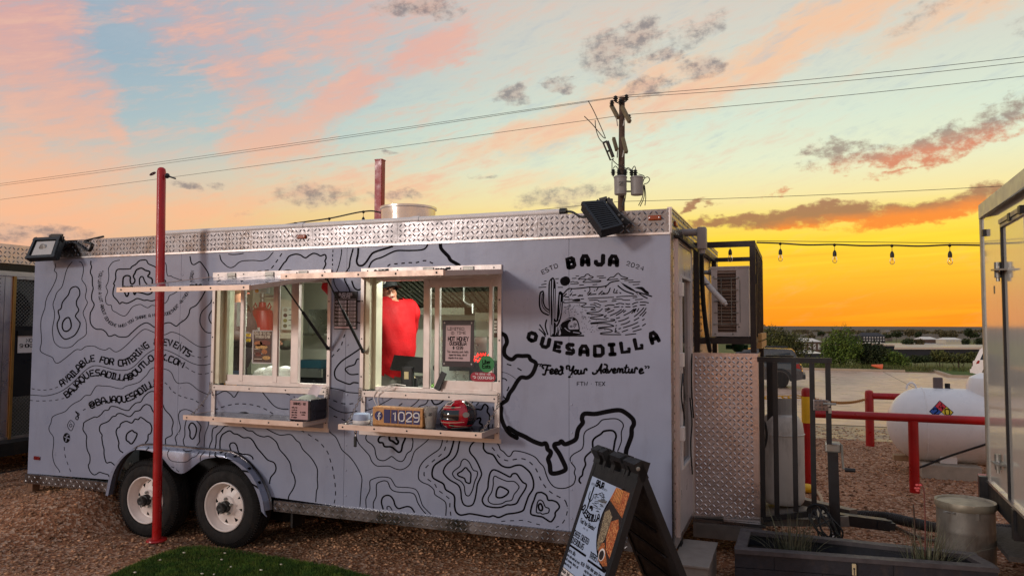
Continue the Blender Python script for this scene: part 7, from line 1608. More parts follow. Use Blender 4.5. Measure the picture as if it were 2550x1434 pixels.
b = MB(); b.box((ex-.3, 7.48, 1.2), (ex+.45, 7.5, 2.45)); o = b.build('wall_panel', mat('cream_panel', (224,220,196), .45), None); tag(o, 'cream wall panel behind the red cylinder inside the trailer', 'panel'); 
A_, B_ = onY(632, 706, 7.44), onY(668, 731, 7.44)
b = MB(); b.box((A_.x, 7.44, B_.z), (B_.x, 7.47, A_.z)); SGN = b.build('suppression_placard', M_WHITEP); tag(SGN, 'white and blue system placard above the red cylinder', 'placard')
wq = B_.x-A_.x; hq_ = A_.z-B_.z; mf = lambda u, v: (A_.x+u*wq, 7.4385, B_.z+v*hq_)
b = MB(); text(b, 'ProTex II', .12, .62, .26, mf, .05, width=.82, slant=.2); b.build('print_text', mat('print_blue', (20,70,160), .5), SGN)
b = MB(); b.add([mf(.22+.14*math.cos(t), .28+.2*math.sin(t)) for t in np.linspace(0, 6.28, 16, endpoint=False)], [tuple(range(16))]); b.build('print_flame', mat('print_orange', (240,150,40), .5), SGN)
for v in (.42, .30, .18): b = MB(); ribbon(b, [(.48, v), (.88, v)], .035, mf, cap=False); b.build('print_rule', mat('print_peach', (236,170,120), .5), SGN)
def poster(nm, label, x0, y0, x1, y1, Y, m_, cat='poster'):
    A_, B_ = onY(x0, y0, Y), onY(x1, y1, Y); b = MB(); b.box((A_.x, Y, B_.z), (B_.x, Y+.004, A_.z)); o = b.build(nm, m_); tag(o, label, cat)
    return o, (lambda u, v, d=.0012: (A_.x+u*(B_.x-A_.x), Y-d, B_.z+v*(A_.z-B_.z)))
YP = Y0+.066
o, f = poster('event_poster', 'dark food event poster taped inside the left window glass', 629, 822, 679, 906, YP, mat('poster_edge', (206,200,196), .5))
b = MB(); b.add([f(.06,.04), f(.94,.04), f(.94,.97), f(.06,.97)], [(0,1,2,3)]); b.build('print_field', mat('poster_brown', (58,36,26), .5, 0, .5, 60, col2=(110,66,34)), o)
f2 = lambda u, v: f(u, v, .002)
b = MB(); text(b, 'CHILI ON THE HILL', .5, .87, .075, f2, .026, align='c', width=.76); text(b, 'BARBECUE CLASS', .5, .775, .06, f2, .022, align='c', width=.7); b.build('print_text', mat('print_cream', (226,214,190), .5), o)
for k, (u, v, a, h) in enumerate(((.3,.6,.2,.08),(.62,.62,.26,.09),(.45,.5,.3,.07),(.6,.36,.14,.07),(.3,.28,.16,.06),(.7,.18,.2,.06))):
    b = MB(); b.add([f2(u+a*math.cos(t), v+h*math.sin(t)) for t in np.linspace(0, 6.28, 12, endpoint=False)], [tuple(range(12))]); b.build('print_dish', mat(f'dish_print_{"abc"[k%3]}', ((176,104,44),(120,52,24),(206,160,90))[k%3], .5, 0, .5, 90), o)
for v in (.56, .44, .30, .14): b = MB(); ribbon(b, [(.12, v), (.5, v)], .018, f2, cap=False); b.build('print_rule', MATS['print_cream'], o)
o, f = poster('menu_card', 'white card with four dish pictures on the wall inside the left window', 702, 764, 731, 821, 7.40, mat('card_white', (224,226,212), .5))
for k in range(4):
    b = MB(); b.add([f(.30+.17*math.cos(t), .86-k*.23+.085*math.sin(t)) for t in np.linspace(0, 6.28, 16, endpoint=False)], [tuple(range(16))]); b.build('print_dish', mat(f'card_dish_{"abcd"[k]}', ((176,168,150),(70,56,56),(150,150,90),(104,110,84))[k], .5), o)
    b = MB(); ribbon(b, [(.58, .88-k*.23), (.82, .88-k*.23)], .03, f, cap=False); b.build('print_rule', M_INK, o)
o, f = poster('order_ticket', 'white order ticket hanging by the person in the left window', 590, 752, 613, 812, 5.7, MATS['card_white'], 'paper')
# counter clutter seen through the glass
def simple(nm, label, cat, build, m_, smooth=False, par=None):
    b = MB(); build(b); o = b.build(nm, m_, smooth=smooth); return tag(o, label, cat)
q = onY(680, 930, 5.5); 
def bag(b):
    for dx_, dz_2, r in ((-.10,0,.11),(.0,.02,.10),(.14,.02,.12)): b.ell((q.x+dx_, 5.5, q.z-.03+dz_2), (r,.09,.085), 10, 7)
simple('plastic_bag', 'crumpled white bag on the counter behind the left window', 'bag', bag, M_WHITEP, True)
q = onY(575, 925, 5.6); simple('orange_tub', 'orange and yellow tub at the lower left of the left window', 'tub', lambda b: b.lathe([(.05,0),(.06,.09),(.055,.09),(.045,.01)], (q.x, 5.6, 1.2), n=16), mat('tub_orange', (232,150,20), .5), True)
q2_ = onY(583, 885, 5.75); simple('blue_tub', 'dark blue tub beside the person in the left window', 'tub', lambda b: b.lathe([(.07,0),(.085,.16),(.08,.16),(.06,.01)], (q2_.x, 5.75, 1.2), n=16), mat('tub_blue', (40,64,86), .5), True)
q3_ = onY(620, 838, 5.9); simple('yellow_labels', 'two small yellow tags on dark cloth in the left window', 'tag', lambda b: (b.box((q3_.x-.03, 5.88, q3_.z-.0), (q3_.x+.03, 5.885, q3_.z+.03)), b.box((q3_.x-.03, 5.88, q3_.z-.05), (q3_.x+.03, 5.885, q3_.z-.02))), M_YEL)
q4_ = onY(712, 858, 7.2); simple('steel_bowl', 'dark steel bowl on a shelf seen through the left window', 'bowl', lambda b: b.lathe([(.05,0),(.12,.05),(.15,.13),(.14,.13),(.1,.05)], (q4_.x, 7.2, q4_.z-.06), n=18), MATS['hood_steel'], True)
# range and pots in the right part of the left window
qa_, qb_ = onY(745, 915, 7.6), onY(822, 850, 7.6)
RG = thing('cooking_range', 'black and steel cooking range at the right side of the left window', 'range', ((qa_.x+qb_.x)/2, 7.6, ZR))
b = MB(); b.box((qa_.x-.2, 7.25, ZR), (qb_.x+.15, 7.69, 1.30)); b.build('body', M_BLACK, RG)
b = MB(); b.box((qa_.x-.2, 7.22, 1.20), (qb_.x+.15, 7.25, 1.30)); b.build('front_rail', M_STEEL, RG)
for k in range(4): b = MB(); b.lathe([(.03,0),(.026,.03),(0,.032)], (qa_.x-.1+k*.2, 7.22, 1.14), (0,-1,0), 12); b.build('knob', M_BLACKP, RG)
q5_ = onY(778, 885, 7.45); simple('blue_pan', 'teal rectangular pan on the range in the left window', 'pan', lambda b: b.box((q5_.x-.16, 7.35, 1.30), (q5_.x+.2, 7.6, 1.39)), mat('pan_teal', (30,66,76), .5))
q6_ = onY(790, 835, 8.1); simple('pot_rack', 'steel shelf with papers above the range in the left window', 'shelf', lambda b: (b.box((q6_.x-.3, 7.9, q6_.z), (q6_.x+.25, 8.2, q6_.z+.03)), b.box((q6_.x-.18, 8.15, q6_.z+.03), (q6_.x+.12, 8.16, q6_.z+.34))), M_STEEL)
# till on the right counter
q = onY(1005, 930, 5.5)
TILL = thing('till_screen', 'black card reader and tilted till screen on the right window counter', 'till', (q.x, 5.45, 1.2))
b = MB(); b.bbox((q.x-.18, 5.33, 1.205), (q.x+.26, 5.62, 1.27), .01); b.build('till_drawer', M_BLACKP, TILL)
b = MB(); b.lathe([(.12,0),(.1,.012),(.03,.02),(.02,.1)], (q.x+.12, 5.48, 1.27), n=20); b.build('stand', M_BLACKP, TILL, smooth=True)
b = MB(); b.bar((q.x-.05, 5.40, 1.50), (q.x+.28, 5.40, 1.48), .018, .13, (0,.5,1)); b.build('screen', M_BLACKP, TILL)
b = MB(); b.bbox((q.x+.05, 5.36, 1.28), (q.x+.16, 5.40, 1.47), .01); b.build('card_reader', M_BLACKP, TILL); b = MB(); b.box((q.x+.085, 5.357, 1.37), (q.x+.125, 5.36, 1.43)); b.build('reader_badge', mat('badge_cream', (206,190,140), .5), TILL)
q = onY(1030, 925, 5.55); simple('paper_cup', 'small pale paper cup beside the till screen', 'cup', lambda b: b.lathe([(.028,0),(.038,.11),(.035,.11),(.025,.005)], (q.x, 5.5, 1.27), n=16), mat('cup_cream', (214,200,150), .6), True)
q = onY(1085, 925, 5.62); 
def tray(b): x, y, z = q.x, 5.62, 1.235; b.add([(x-.16,y-.1,z+.06),(x+.2,y-.1,z+.06),(x+.2,y+.14,z+.06),(x-.16,y+.14,z+.06),(x-.12,y-.07,z),(x+.16,y-.07,z),(x+.16,y+.11,z),(x-.12,y+.11,z)], [(0,1,5,4),(1,2,6,5),(2,3,7,6),(3,0,4,7),(4,5,6,7)])
simple('steel_tray', 'shallow steel tray with green garnish on the right counter', 'tray', tray, M_STEEL)
def lettuce(b):
    g = np.random.default_rng(6)
    for k in range(14): b.ell((q.x+.04+g.uniform(-.08,.1), 5.62+g.uniform(-.06,.06), 1.285+g.uniform(-.01,.02)), (.03,.022,.016), 6, 4)
simple('garnish', 'chopped green garnish lying in the steel tray', 'food', lettuce, mat('lettuce', (96,132,40), .7, 0, .4, 30))
qf0, qf1 = onY(1068, 838, 7.0), onY(1178, 985, 7.0)
FR = thing('fryer', 'stainless fryer with a round dial behind the right window', 'fryer', ((qf0.x+qf1.x)/2, 7.0, ZR))
b = MB(); b.box((qf0.x, 7.0, ZR), (qf1.x+.15, 7.5, qf0.z)); b.build('body', M_STEEL, FR); b = MB(); b.lathe([(.045,0),(.04,.02),(0,.022)], (qf0.x+.10, 7.0, onY(1075,915,7.0).z), (0,-1,0), 16); b.build('dial', M_BLACK, FR)
for k in range(6): z = qf0.z-.06-k*.05; b = MB(); b.box((qf0.x+.25, 6.99, z), (qf0.x+.5, 7.0, z+.012)); b.build('vent_slot', M_BLACK, FR)
b = MB(); b.box((qf0.x+.25, 6.98, onY(1140,918,7.).z-.02), (qf0.x+.52, 7.0, onY(1140,918,7.).z+.04)); b.build('name_plate', M_BLACK, FR)
qk = onY(1240, 880, 6.8); simple('steel_cabinet', 'dark steel cabinet behind the delivery stickers in the right window', 'cabinet', lambda b: b.box((qk.x-.22, 6.6, ZR), (qk.x+.25, 7.0, 1.45)), M_BLACK)
qp = onY(1150, 745, 6.9); 
def pipe_(b): b.tube([(qp.x, 6.95, 2.42), (qp.x, 6.95, 2.06), (qp.x+.04, 6.95, 2.03), (qp.x+.10, 6.95, 2.01)], .011, 8); b.tube([(qp.x+.10, 6.95, 2.03), (qp.x+.11, 6.93, 1.93)], [.016,.009], 8)
simple('nozzle_pipe', 'thin drop pipe with a hooked nozzle under the exhaust hood', 'pipe', pipe_, M_GALV, True)
qs_ = onY(1236, 815, 5.5)
SW = thing('switch_panel', 'dark switch panel with pale buttons at the right edge of the right window', 'control panel', (qs_.x, 5.5, qs_.z))
b = MB(); b.box((qs_.x-.025, 5.5, qs_.z-.08), (qs_.x+.06, 5.52, qs_.z+.07)); b.build('panel', M_BLACK, SW)
for k in range(4):
    for j, m_ in ((0, M_WHITEP), (1, mat('button_blue', (120,120,190), .5))): b = MB(); b.box((qs_.x-.015+j*.03, 5.493, qs_.z+.035-k*.026), (qs_.x+.005+j*.03, 5.5, qs_.z+.052-k*.026)); b.build('button', m_, SW)
# ------------------------------------------------------------------ notices on the right window
o, f = poster('specials_board', 'LIMITED TIME hot honey specials sheet in a dark frame stuck to the right window', 1102, 797, 1180, 914, YP-.004, mat('board_frame', (44,24,32), .4))
b = MB(); b.add([f(.10,.12), f(.88,.12), f(.90,.89), f(.12,.89)], [(0,1,2,3)]); b.build('sheet', mat('sheet_pink', (206,178,180), .5, 0, .03), o)
f2 = lambda u, v: f(u, v, .0022)
b = MB(); text(b, 'LIMITED', .17, .785, .055, f2, .011, width=.52, track=.2); text(b, 'TIME', .46, .70, .055, f2, .011, width=.28, track=.2); ribbon(b, [(.33+.045*math.cos(t), .72+.033*math.sin(t)) for t in np.linspace(0,6.2,14)], .010, f2, True); ribbon(b, [(.33,.735),(.325,.705)], .012, f2)
text(b, 'HOT HONEY', .19, .555, .085, f2, .022, width=.64, track=.2); text(b, 'QUESADILLA', .24, .465, .065, f2, .017, width=.52, track=.2); text(b, '$ 13.99', .34, .375, .062, f2, .015, width=.32, track=.2)
text(b, 'This amazing pork belly', .15, .30, .045, f2, .008, width=.68); text(b, 'topped hot honey, side of', .22, .235, .04, f2, .008, width=.56); text(b, 'chipotle dijon sauce', .2, .17, .04, f2, .008, width=.46); b.build('handwriting', M_INK, o)
for u, v in ((.07,.94),(.93,.94),(.07,.06),(.93,.06)): b = MB(); p = f2(u, v); b.lathe([(.007,0),(.005,.004),(0,.005)], p, (0,-1,0), 10); b.build('suction_cup', M_WHITEP, o)
YS = Y0+.060
ca, cb = onY(1193, 906, YS), onY(1231, 906, YS); rE = (cb.x-ca.x)/2; cE = (ca+cb)/2
b = MB(); b.lathe([(rE,0),(rE,.002)], (cE.x, YS, cE.z), (0,-1,0), 32); EA = b.build('delivery_sticker', mat('sticker_green', (28,130,62), .4, 0, .03)); tag(EA, 'round green delivery sticker at the lower right of the right window', 'sticker')
b = MB(); fe = lambda u, v: (cE.x+u*rE, YS-.0035, cE.z+v*rE); text(b, 'Uber', 0, .05, .42, fe, .09, align='c', width=1.0, smooth=True); text(b, 'Eats', 0, -.48, .42, fe, .09, align='c', width=1.0, smooth=True); b.build('print_text', M_INK, EA)
da, db = onY(1172, 926, YS), onY(1234, 951, YS); hD = (da.z-db.z); wD = db.x-da.x
rr_ = hD/2; b = MB(); P = [(rr_+rr_*math.cos(t), rr_+rr_*math.sin(t)) for t in np.linspace(math.pi/2, 1.5*math.pi, 12)]+[(wD-rr_+rr_*math.cos(t), rr_+rr_*math.sin(t)) for t in np.linspace(-math.pi/2, math.pi/2, 12)]
b.prism(P, lambda u, v: (da.x+u, YS, db.z+v), lambda u, v: (da.x+u, YS-.002, db.z+v)); DD = b.build('delivery_sticker', mat('sticker_crimson', (168,22,50), .4, 0, .03)); tag(DD, 'crimson pill-shaped delivery sticker under the round green one', 'sticker')
fd = lambda u, v: (da.x+u*wD, YS-.0035, db.z+v*wD); b = MB(); text(b, 'We deliver with', .5, .25, .075, fd, .013, align='c', width=.6); text(b, 'DOORDASH', .30, .10, .095, fd, .018, width=.62, track=.25); ribbon(b, [(.10,.185),(.19,.185),(.225,.15),(.19,.12),(.15,.12)], .03, fd); b.build('print_text', mat('print_white', (236,226,226), .5), DD)
# red light reflected in the window glass, built as a glowing scribble
LS = MB(); g = np.random.default_rng(9)
for row, (y, x0, x1) in enumerate(((884,1172,1222),(896,1180,1217))):
    pts = []
    for k in range(46):
        t = k/45; p = onY(x0+(x1-x0)*t+g.uniform(-2.5,2.5), y+g.uniform(-6,6), YP+.05); pts.append(p)
    LS.tube(pts, .0022, 4)
o = LS.build('red_reflection', mat('reflection_red', (255,40,30), .5, emit=(255,40,34), estr=2.6)); tag(o, 'red light reflection built as glowing squiggles at the lower right of the right window', 'reflection')
q = onY(1095, 950, Y0+.04); b = MB(); b.bar((q.x-.02, Y0+.03, 1.315), (q.x+.035, Y0+.045, 1.45), .045, .016, (0,1,0)); o = b.build('phone', M_BLACKP); tag(o, 'black remote handset leaning on the sash rail of the right window', 'remote')
# business hours board
o, f = poster('hours_board', 'black BUSINESS HOURS board fixed on the side between the two windows', 833, 726, 888, 820, Y0-.008, mat('board_black', (22,18,22), .4))
M_PW = mat('print_grey', (206,196,200), .5); f2 = lambda u, v: f(u, v, .0014); f3 = lambda u, v: f(u, v, .0022)
b = MB(); text(b, 'BUSINESS', .5, .895, .058, f2, .014, align='c', width=.58); text(b, 'HOURS', .5, .825, .058, f2, .014, align='c', width=.40); ribbon(b, [(.04,.795),(.96,.795)], .006, f2, cap=False); b.build('print_text', M_PW, o)
for k, (d, a_, c_) in enumerate(zip(('MON','TUE','WED','THU','FRI','SAT','SUN'), ('11:00',)*7, ('8:00','8:00','8:00','8:00','9:00','9:00','4:00'))):
    v = .705-k*.0965
    b = MB(); text(b, d, .03, v, .04, f2, .010, width=.15); text(b, '-', .57, v, .04, f2, .010); b.build('print_text', M_PW, o)
    for u0, u1, s in ((.20,.54,a_),(.62,.95,c_)):
        b = MB(); b.add([f2(u0, v-.016), f2(u1, v-.016), f2(u1, v+.056), f2(u0, v+.056)], [(0,1,2,3)]); b.build('time_strip', M_PW, o); b = MB(); text(b, s, (u0+u1)/2, v, .042, f3, .011, align='c', width=.22); b.build('print_text', M_INK, o)
b = MB(); b.add([f2(.02,.025), f2(.96,.025), f2(.96,.075), f2(.02,.075)], [(0,1,2,3)]); b.build('blank_strip', mat('strip_pink', (206,176,178), .5), o)
# ------------------------------------------------------------------ on the shelves
SZ = 1.062
def dark(b, *a): return b
q = onY(756, 1040, Y0-.22); A_, B_ = onY(721, 1005, Y0-.28), onY(766, 1046, Y0-.28)
NB = thing('napkin_dispenser', 'dark napkin box with a pink drinks price card on the left shelf', 'napkin dispenser', ((A_.x+B_.x)/2, Y0-.17, SZ))
b = MB(); b.bbox((A_.x-.005, Y0-.275, SZ), (B_.x+.02, Y0-.06, SZ+.165), .01); b.build('box', mat('smoked_plastic', (34,32,38), .25), NB)
f = lambda u, v: (A_.x+.004+u*(B_.x-A_.x-.004), Y0-.278, SZ+.012+v*.145)
b = MB(); b.add([f(0,0), f(1,0), f(1,1), f(0,1)], [(0,1,2,3)]); cd_ = b.build('price_card', mat('card_pink', (190,148,146), .5, 0, .04), NB); f2 = lambda u, v: (f(u,v)[0], Y0-.2795, f(u,v)[2])
b = MB(); text(b, 'DRINKS - $2', .2, .78, .12, f2, .026, width=.66); 
for k, s in enumerate(('soda, tea', 'coke', 'diet coke', 'sprite', 'dr pepper')): text(b, s, .1, .60-k*.13, .075, f2, .018, width=.3)
text(b, '& bottle', .58, .36, .07, f2, .018, width=.3); text(b, 'water', .64, .24, .07, f2, .018, width=.22); b.build('handwriting', M_INK, cd_)
b = MB(); y = Y0-.17; x0, x1 = A_.x+.02, B_.x+.01; zt_ = SZ+.165
vs = []; 
for i in range(7):
    t = i/6
    for j in range(5):
        s = j/4; vs.append((x0+.05+(x1-x0-.06)*t+.05*s+.02*math.sin(s*3)*(t-.5), y+.02*math.sin(t*4)+.03*s, zt_+.11*s*(.8+.5*abs(t-.45))))
b.add(vs, [(i*5+j, (i+1)*5+j, (i+1)*5+j+1, i*5+j+1) for i in range(6) for j in range(4)]); b.build('napkin', mat('napkin_white', (226,212,214), .8), NB, smooth=True)
b = MB(); b.ell(((x0+x1)/2, Y0-.17, zt_-.005), ((x1-x0)*.56,.075,.035), 14, 8); b.build('napkin_pile', mat('napkin_tint', (206,214,196), .8), NB, smooth=True)
q = onY(897, 1050, Y0-.22)
PK = thing('speaker_puck', 'small round white and blue puck with cable at the left end of the right shelf', 'speaker', (q.x, Y0-.2, SZ))
b = MB(); b.lathe([(.066,0),(.068,.006),(.068,.022),(.066,.026)], (q.x, Y0-.2, SZ), n=32); b.build('base', M_WHITEP, PK, smooth=True); b = MB(); b.lathe([(.066,.027),(.066,.055),(.060,.072),(.04,.078),(0,.079)], (q.x, Y0-.2, SZ), n=32); b.build('top', mat('puck_blue', (160,172,196), .5), PK, smooth=True)
b = MB(); b.tube(spline([(q.x+.06, Y0-.17, SZ+.06), (q.x+.05, Y0-.06, SZ+.10), (q.x+.0, Y0-.03, SZ+.18), (q.x+.04, Y0-.03, SZ+.24), (q.x+.11, Y0-.03, SZ+.27), (q.x+.16, Y0+.02, SZ+.285), (q.x+.21, Y0+.1, SZ+.27)], sub=5), .0035, 5); b.tube(spline([(q.x+.12, Y0-.17, SZ+.06), (q.x+.06, Y0-.06, SZ+.12), (q.x+.04, Y0-.03, SZ+.19), (q.x+.08, Y0-.03, SZ+.23), (q.x+.14, Y0+.03, SZ+.27)], sub=5), .0035, 5); b.build('cable', M_WHITEP, PK, smooth=True)
A_, B_ = onY(928, 1024, Y0-.24), onY(1052, 1062, Y0-.24); wc, hc = B_.x-A_.x, .135
FC = thing('follower_counter', 'wooden block counter reading 1029 with a round blue f emblem', 'counter display', ((A_.x+B_.x)/2, Y0-.2, SZ))
b = MB(); b.bbox((A_.x, Y0-.24, SZ), (B_.x, Y0-.15, SZ+hc), .006); b.build('block', mat('light_wood', (206,150,92), .5, 0, .12, 26, col2=(184,126,72)), FC)
f = lambda u, v, d=.001: (A_.x+u*wc, Y0-.24-d, SZ+v*hc)
M_FB = mat('panel_indigo', (40,36,92), .45, 0, .05)
b = MB(); rE2 = .034; b.lathe([(rE2,0),(rE2,.003)], f(.125,.52,0), (0,-1,0), 28); e_ = b.build('emblem', M_FB, FC); b = MB(); ff = lambda x, y: (f(.125,.52)[0]+x, Y0-.2445, f(.125,.52)[2]+y); ribbon(b, spline([(.018,.022),(.008,.02),(.004,.01),(.004,-.033)], False, 4), .010, ff, cap=False); ribbon(b, [(-.008,-.002),(.018,-.002)], .008, ff, cap=False); b.build('emblem_mark', M_WHITEP, e_)
for k, ch in enumerate(' 1029'):
    u0 = .235+k*.147; b = MB(); b.box(f(u0, .14, 0), f(u0+.125, .88, .004)); tl_ = b.build('digit_tile', M_FB, FC); b = MB()
    if ch != ' ':
        adv_ = {'1':.028}.get(ch, 0); text(b, ch, f(u0+.0625,0)[0]+adv_*.1, f(0,.30)[2], .062, lambda x, y: (x, Y0-.2455, y), .009, align='c', smooth=ch not in '1'); b.build('digit', M_WHITEP, tl_)
q = onY(1072, 1060, Y0-.2)
CUP = thing('plastic_cup', 'clear plastic cup with a small dark print beside the wooden counter', 'cup', (q.x, Y0-.2, SZ))
b = MB(); b.lathe([(.036,0),(.054,.145),(.056,.15),(.052,.15),(.034,.004)], (q.x, Y0-.2, SZ), n=28, cap=False); b.build('wall', mat('frosted_cup', (214,208,202), .25, 0, .03, trans=.65), CUP, smooth=True)
b = MB(); b.lathe([(.034,.002),(.043,.07),(0,.085)], (q.x, Y0-.2, SZ), n=20); b.build('contents', mat('tip_paper', (190,176,150), .8, 0, .2, 40), CUP, smooth=True)
b = MB(); 
for i in range(4):
    for j in range(3):
        if (i+j) % 2: b.box((q.x+.0+i*.008, Y0-.2-.0475, SZ+.088+j*.008), (q.x+.008+i*.008, Y0-.2-.0465, SZ+.096+j*.008))
text(b, 'S', q.x-.035, SZ+.075, .028, lambda x, y: (x, Y0-.2475, y), .004, smooth=True); b.build('cup_print', M_INK, CUP)
# helmet
q = onY(1143, 1052, Y0-.19); hx, hy, hz = q.x, Y0-.19, SZ
HM_ = thing('racing_helmet', 'small red black and white racing helmet with dark visor on the right shelf', 'helmet', (hx, hy, hz))
RT_ = Matrix.Translation((hx, hy, hz)) @ zrot(-38)
def shellpt(az, el, k=1.):
    r = .115*k; x, y, z = math.cos(el)*math.cos(az)*1.0, math.cos(el)*math.sin(az)*1.18, math.sin(el)
    if z < -.2 and y < 0: y *= 1.08
    return (x*r, y*r, .098+z*.112*k)
def patch(b, a0, a1, e0, e1, k=1., n1=12, n2=8):
    vs = [shellpt(a0+(a1-a0)*i/n1, e0+(e1-e0)*j/n2, k) for i in range(n1+1) for j in range(n2+1)]
    b.add(vs, [(i*(n2+1)+j, (i+1)*(n2+1)+j, (i+1)*(n2+1)+j+1, i*(n2+1)+j+1) for i in range(n1) for j in range(n2)])
M_HR = mat('helmet_red', (176,14,34), .2, 0, .05, 8, coat=.6); M_HK = mat('helmet_black', (22,22,20), .2, coat=.5)
b = MB(RT_); patch(b, 0, 2*math.pi, -1.05, math.pi/2, 1., 36, 16); b.build('shell', M_HR, HM_, smooth=True)
b = MB(RT_); patch(b, .1, math.pi-.1, -.6, 1.2, 1.008, 14, 8); b.build('rear_panel', M_HK, HM_, smooth=True)
b = MB(RT_); patch(b, -math.pi/2-1.15, -math.pi/2+1.15, -.22, .42, 1.03, 14, 6); b.build('visor', mat('visor_dark', (12,18,24), .08, 0, .05, spec=.8), HM_, smooth=True)
b = MB(RT_); patch(b, -math.pi/2-.5, -math.pi/2+.55, .72, 1.15, 1.012, 10, 4); br_p = b.build('brow_panel', M_WHITEP, HM_, smooth=True)
b = MB(RT_); patch(b, -math.pi/2-.42, -math.pi/2+.47, .77, 1.10, 1.02, 10, 4); b.build('brow_field', M_HK, br_p, smooth=True)
b = MB(RT_); HMf = lambda x, y: shellpt(-math.pi/2+x, .80+y, 1.03); text(b, 'UNT', .0, .03, .22, HMf, .045, align='c', width=.6); b.build('brow_lettering', M_WHITEP, br_p)
for a_, e_, r_2, m_ in ((-math.pi/2-.62,-.72,.16,M_WHITEP),(-math.pi/2+.1,-.72,.09,M_WHITEP),(-math.pi/2+1.55,.12,.17,M_GALV),(-math.pi/2+.75,.62,.12,M_HK),(-math.pi/2+.75,-.6,.14,M_HK)):
    b = MB(RT_); b.add([shellpt(a_+r_2*1.2*math.cos(t), e_+r_2*math.sin(t), 1.02) for t in np.linspace(0, 6.283, 14, endpoint=False)], [tuple(range(14))]); b.build('painted_disc', m_, HM_)
for a_, a2_, e_, e2_ in ((-2.6,-.3,.5,.62),(-2.7,-.1,-.42,-.34),(-1.0,.3,-.55,-.75)): b = MB(RT_); ribbon(b, [(a_+(a2_-a_)*t, e_+(e2_-e_)*t) for t in np.linspace(0, 1, 12)], .035, lambda x, y: shellpt(x, y, 1.022), cap=False); b.build('pinstripe', MATS['print_cream'], HM_)
b = MB(RT_); b.lathe([(.075,0),(.092,.012),(.09,.02)], (0,0,0), n=24); b.build('base_trim', M_BLACKP, HM_)
# ------------------------------------------------------------------ utility pole and wires
UD = 30.
def UP(x, y, dd=0.): return atD(x, y, UD+dd)
ub = UP(1542, 560); ut = UP(1549, 243)
UPO = thing('utility_pole', 'wooden utility pole with two grey transformers and crossarms behind the trailer', 'utility pole', (ub.x, ub.y, 0))
M_POLE = mat('pole_wood', (84,66,54), .85, 0, .3, 5, .4, 60); M_ARM = mat('arm_wood', (112,100,72), .8, 0, .25, 8); M_INS = mat('insulator', (40,44,42), .35); M_TRF = mat('transformer_grey', (138,134,130), .5, 0, .08, 4, dirt=.1)
b = MB(); b.cyl((ub.x, ub.y, gz(ub.x, ub.y)-.2), ut, .19, .115, 14); b.build('pole', M_POLE, UPO, smooth=True)
def seg(nm, p, q, w, h, m_, d0=0, d1=None): b = MB(); b.bar(UP(*p, d0), UP(*q, d0 if d1 is None else d1), w, h); return b.build(nm, m_, UPO)
seg('crossarm', (1522,262), (1539,294), .12, .14, M_ARM, .6, -.1); seg('crossarm', (1549,266), (1568,304), .12, .14, M_ARM, -.3, -.9)
seg('crossarm', (1528,345), (1536,374), .12, .13, M_ARM, .4, -.2); seg('crossarm', (1551,344), (1560,380), .12, .13, M_ARM, -.3, -.8)
for p, q in (((1535,294),(1538,314)),((1556,296),(1552,314)),((1538,374),(1537,393)),((1554,374),(1550,392))): seg('brace', p, q, .04, .04, M_GALV, -.2)
def insul(x, y, base=None, dd=-.2):
    p = UP(x, y+6, dd); b = MB(); b.lathe([(.03,0),(.09,.05),(.05,.08),(.11,.13),(.05,.17),(.09,.21),(.04,.25),(0,.27)], p-Vector((0,0,.12)), n=12); 
    if base: b.tube([p-Vector((0,0,.12)), UP(*base, dd)], .03, 6)
    b.build('insulator', M_INS, UPO, smooth=True)
for x, y, bs_ in ((1524,252,(1524,264)), (1533,241,(1540,257)), (1545,249,None), (1560,238,(1552,256)), (1566,288,None)): insul(x, y, bs_)
for x, y, r in ((1545,462,27),(1586,463,27)):
    c_ = UP(x, y, -.55); w = 15.5/1839*UD; h = r/1839*UD*.85
    b = MB(); b.lathe([(w*.85,-h),(w*.95,-h+.02),(w,h*.8),(w*1.08,h*.82),(w*1.08,h*.9),(w*.9,h),(0,h+.04)], c_, n=24); t_ = b.build('transformer', M_TRF, UPO, smooth=True)
    b = MB(); b.bar(c_+Vector((0,.2,h*.5)), UP(1547, y-12), .06, .06); b.bar(c_+Vector((0,.2,-h*.5)), UP(1547, y+14), .06, .06); b.build('hanger', M_GALV, t_)
q = UP(1546, 463, -.82); b = MB(); text(b, '25', q.x-.07, q.z+.02, .14, lambda u, v: (u, q.y, v), .03); b.build('stencil', mat('stencil_dark', (70,66,64), .6), UPO)
for x, y in ((1527,424),(1541,424),(1557,424),(1573,425),(1582,425)): insul(x, y, (x, 440), -.5)
b = MB()
for s in ([(1455,290),(1475,310),(1500,340),(1508,345)], [(1465,252),(1480,280),(1500,325),(1508,345)], [(1482,300),(1484,322),(1492,345),(1503,357)], [(1524,398),(1540,412),(1560,420),(1570,424)], [(1524,402),(1524,424)], [(1573,424),(1580,414),(1584,424)], [(1541,424),(1533,414),(1527,420)], [(1557,424),(1564,418),(1573,424)],
          [(1560,470),(1556,500),(1548,518)], [(1553,452),(1556,480),(1550,510)], [(1603,460),(1600,490),(1590,512)], [(1604,460),(1604,490),(1594,514)], [(1605,462),(1608,490),(1606,512)], [(1590,434),(1603,438),(1605,444)], [(1601,455),(1604,446),(1612,441),(1618,447),(1612,456),(1604,458)]):
    b.tube(spline([UP(x, y, -.4) for x, y in s], sub=4), .018, 5)
b.build('lead_wire', M_INS, UPO, smooth=True, kind='stuff')
b = MB()
for s, r in (([(1502,356),(1512,352)],.04), ([(1512,352),(1518,368),(1527,392)],.07), ([(1502,356),(1510,375),(1520,399),(1528,396)],.035), ([(1512,378),(1520,374)],.04)): b.tube([UP(x, y, -.4) for x, y in s], r, 6)
b.build('fuse_cutout', M_INS, UPO, smooth=True)
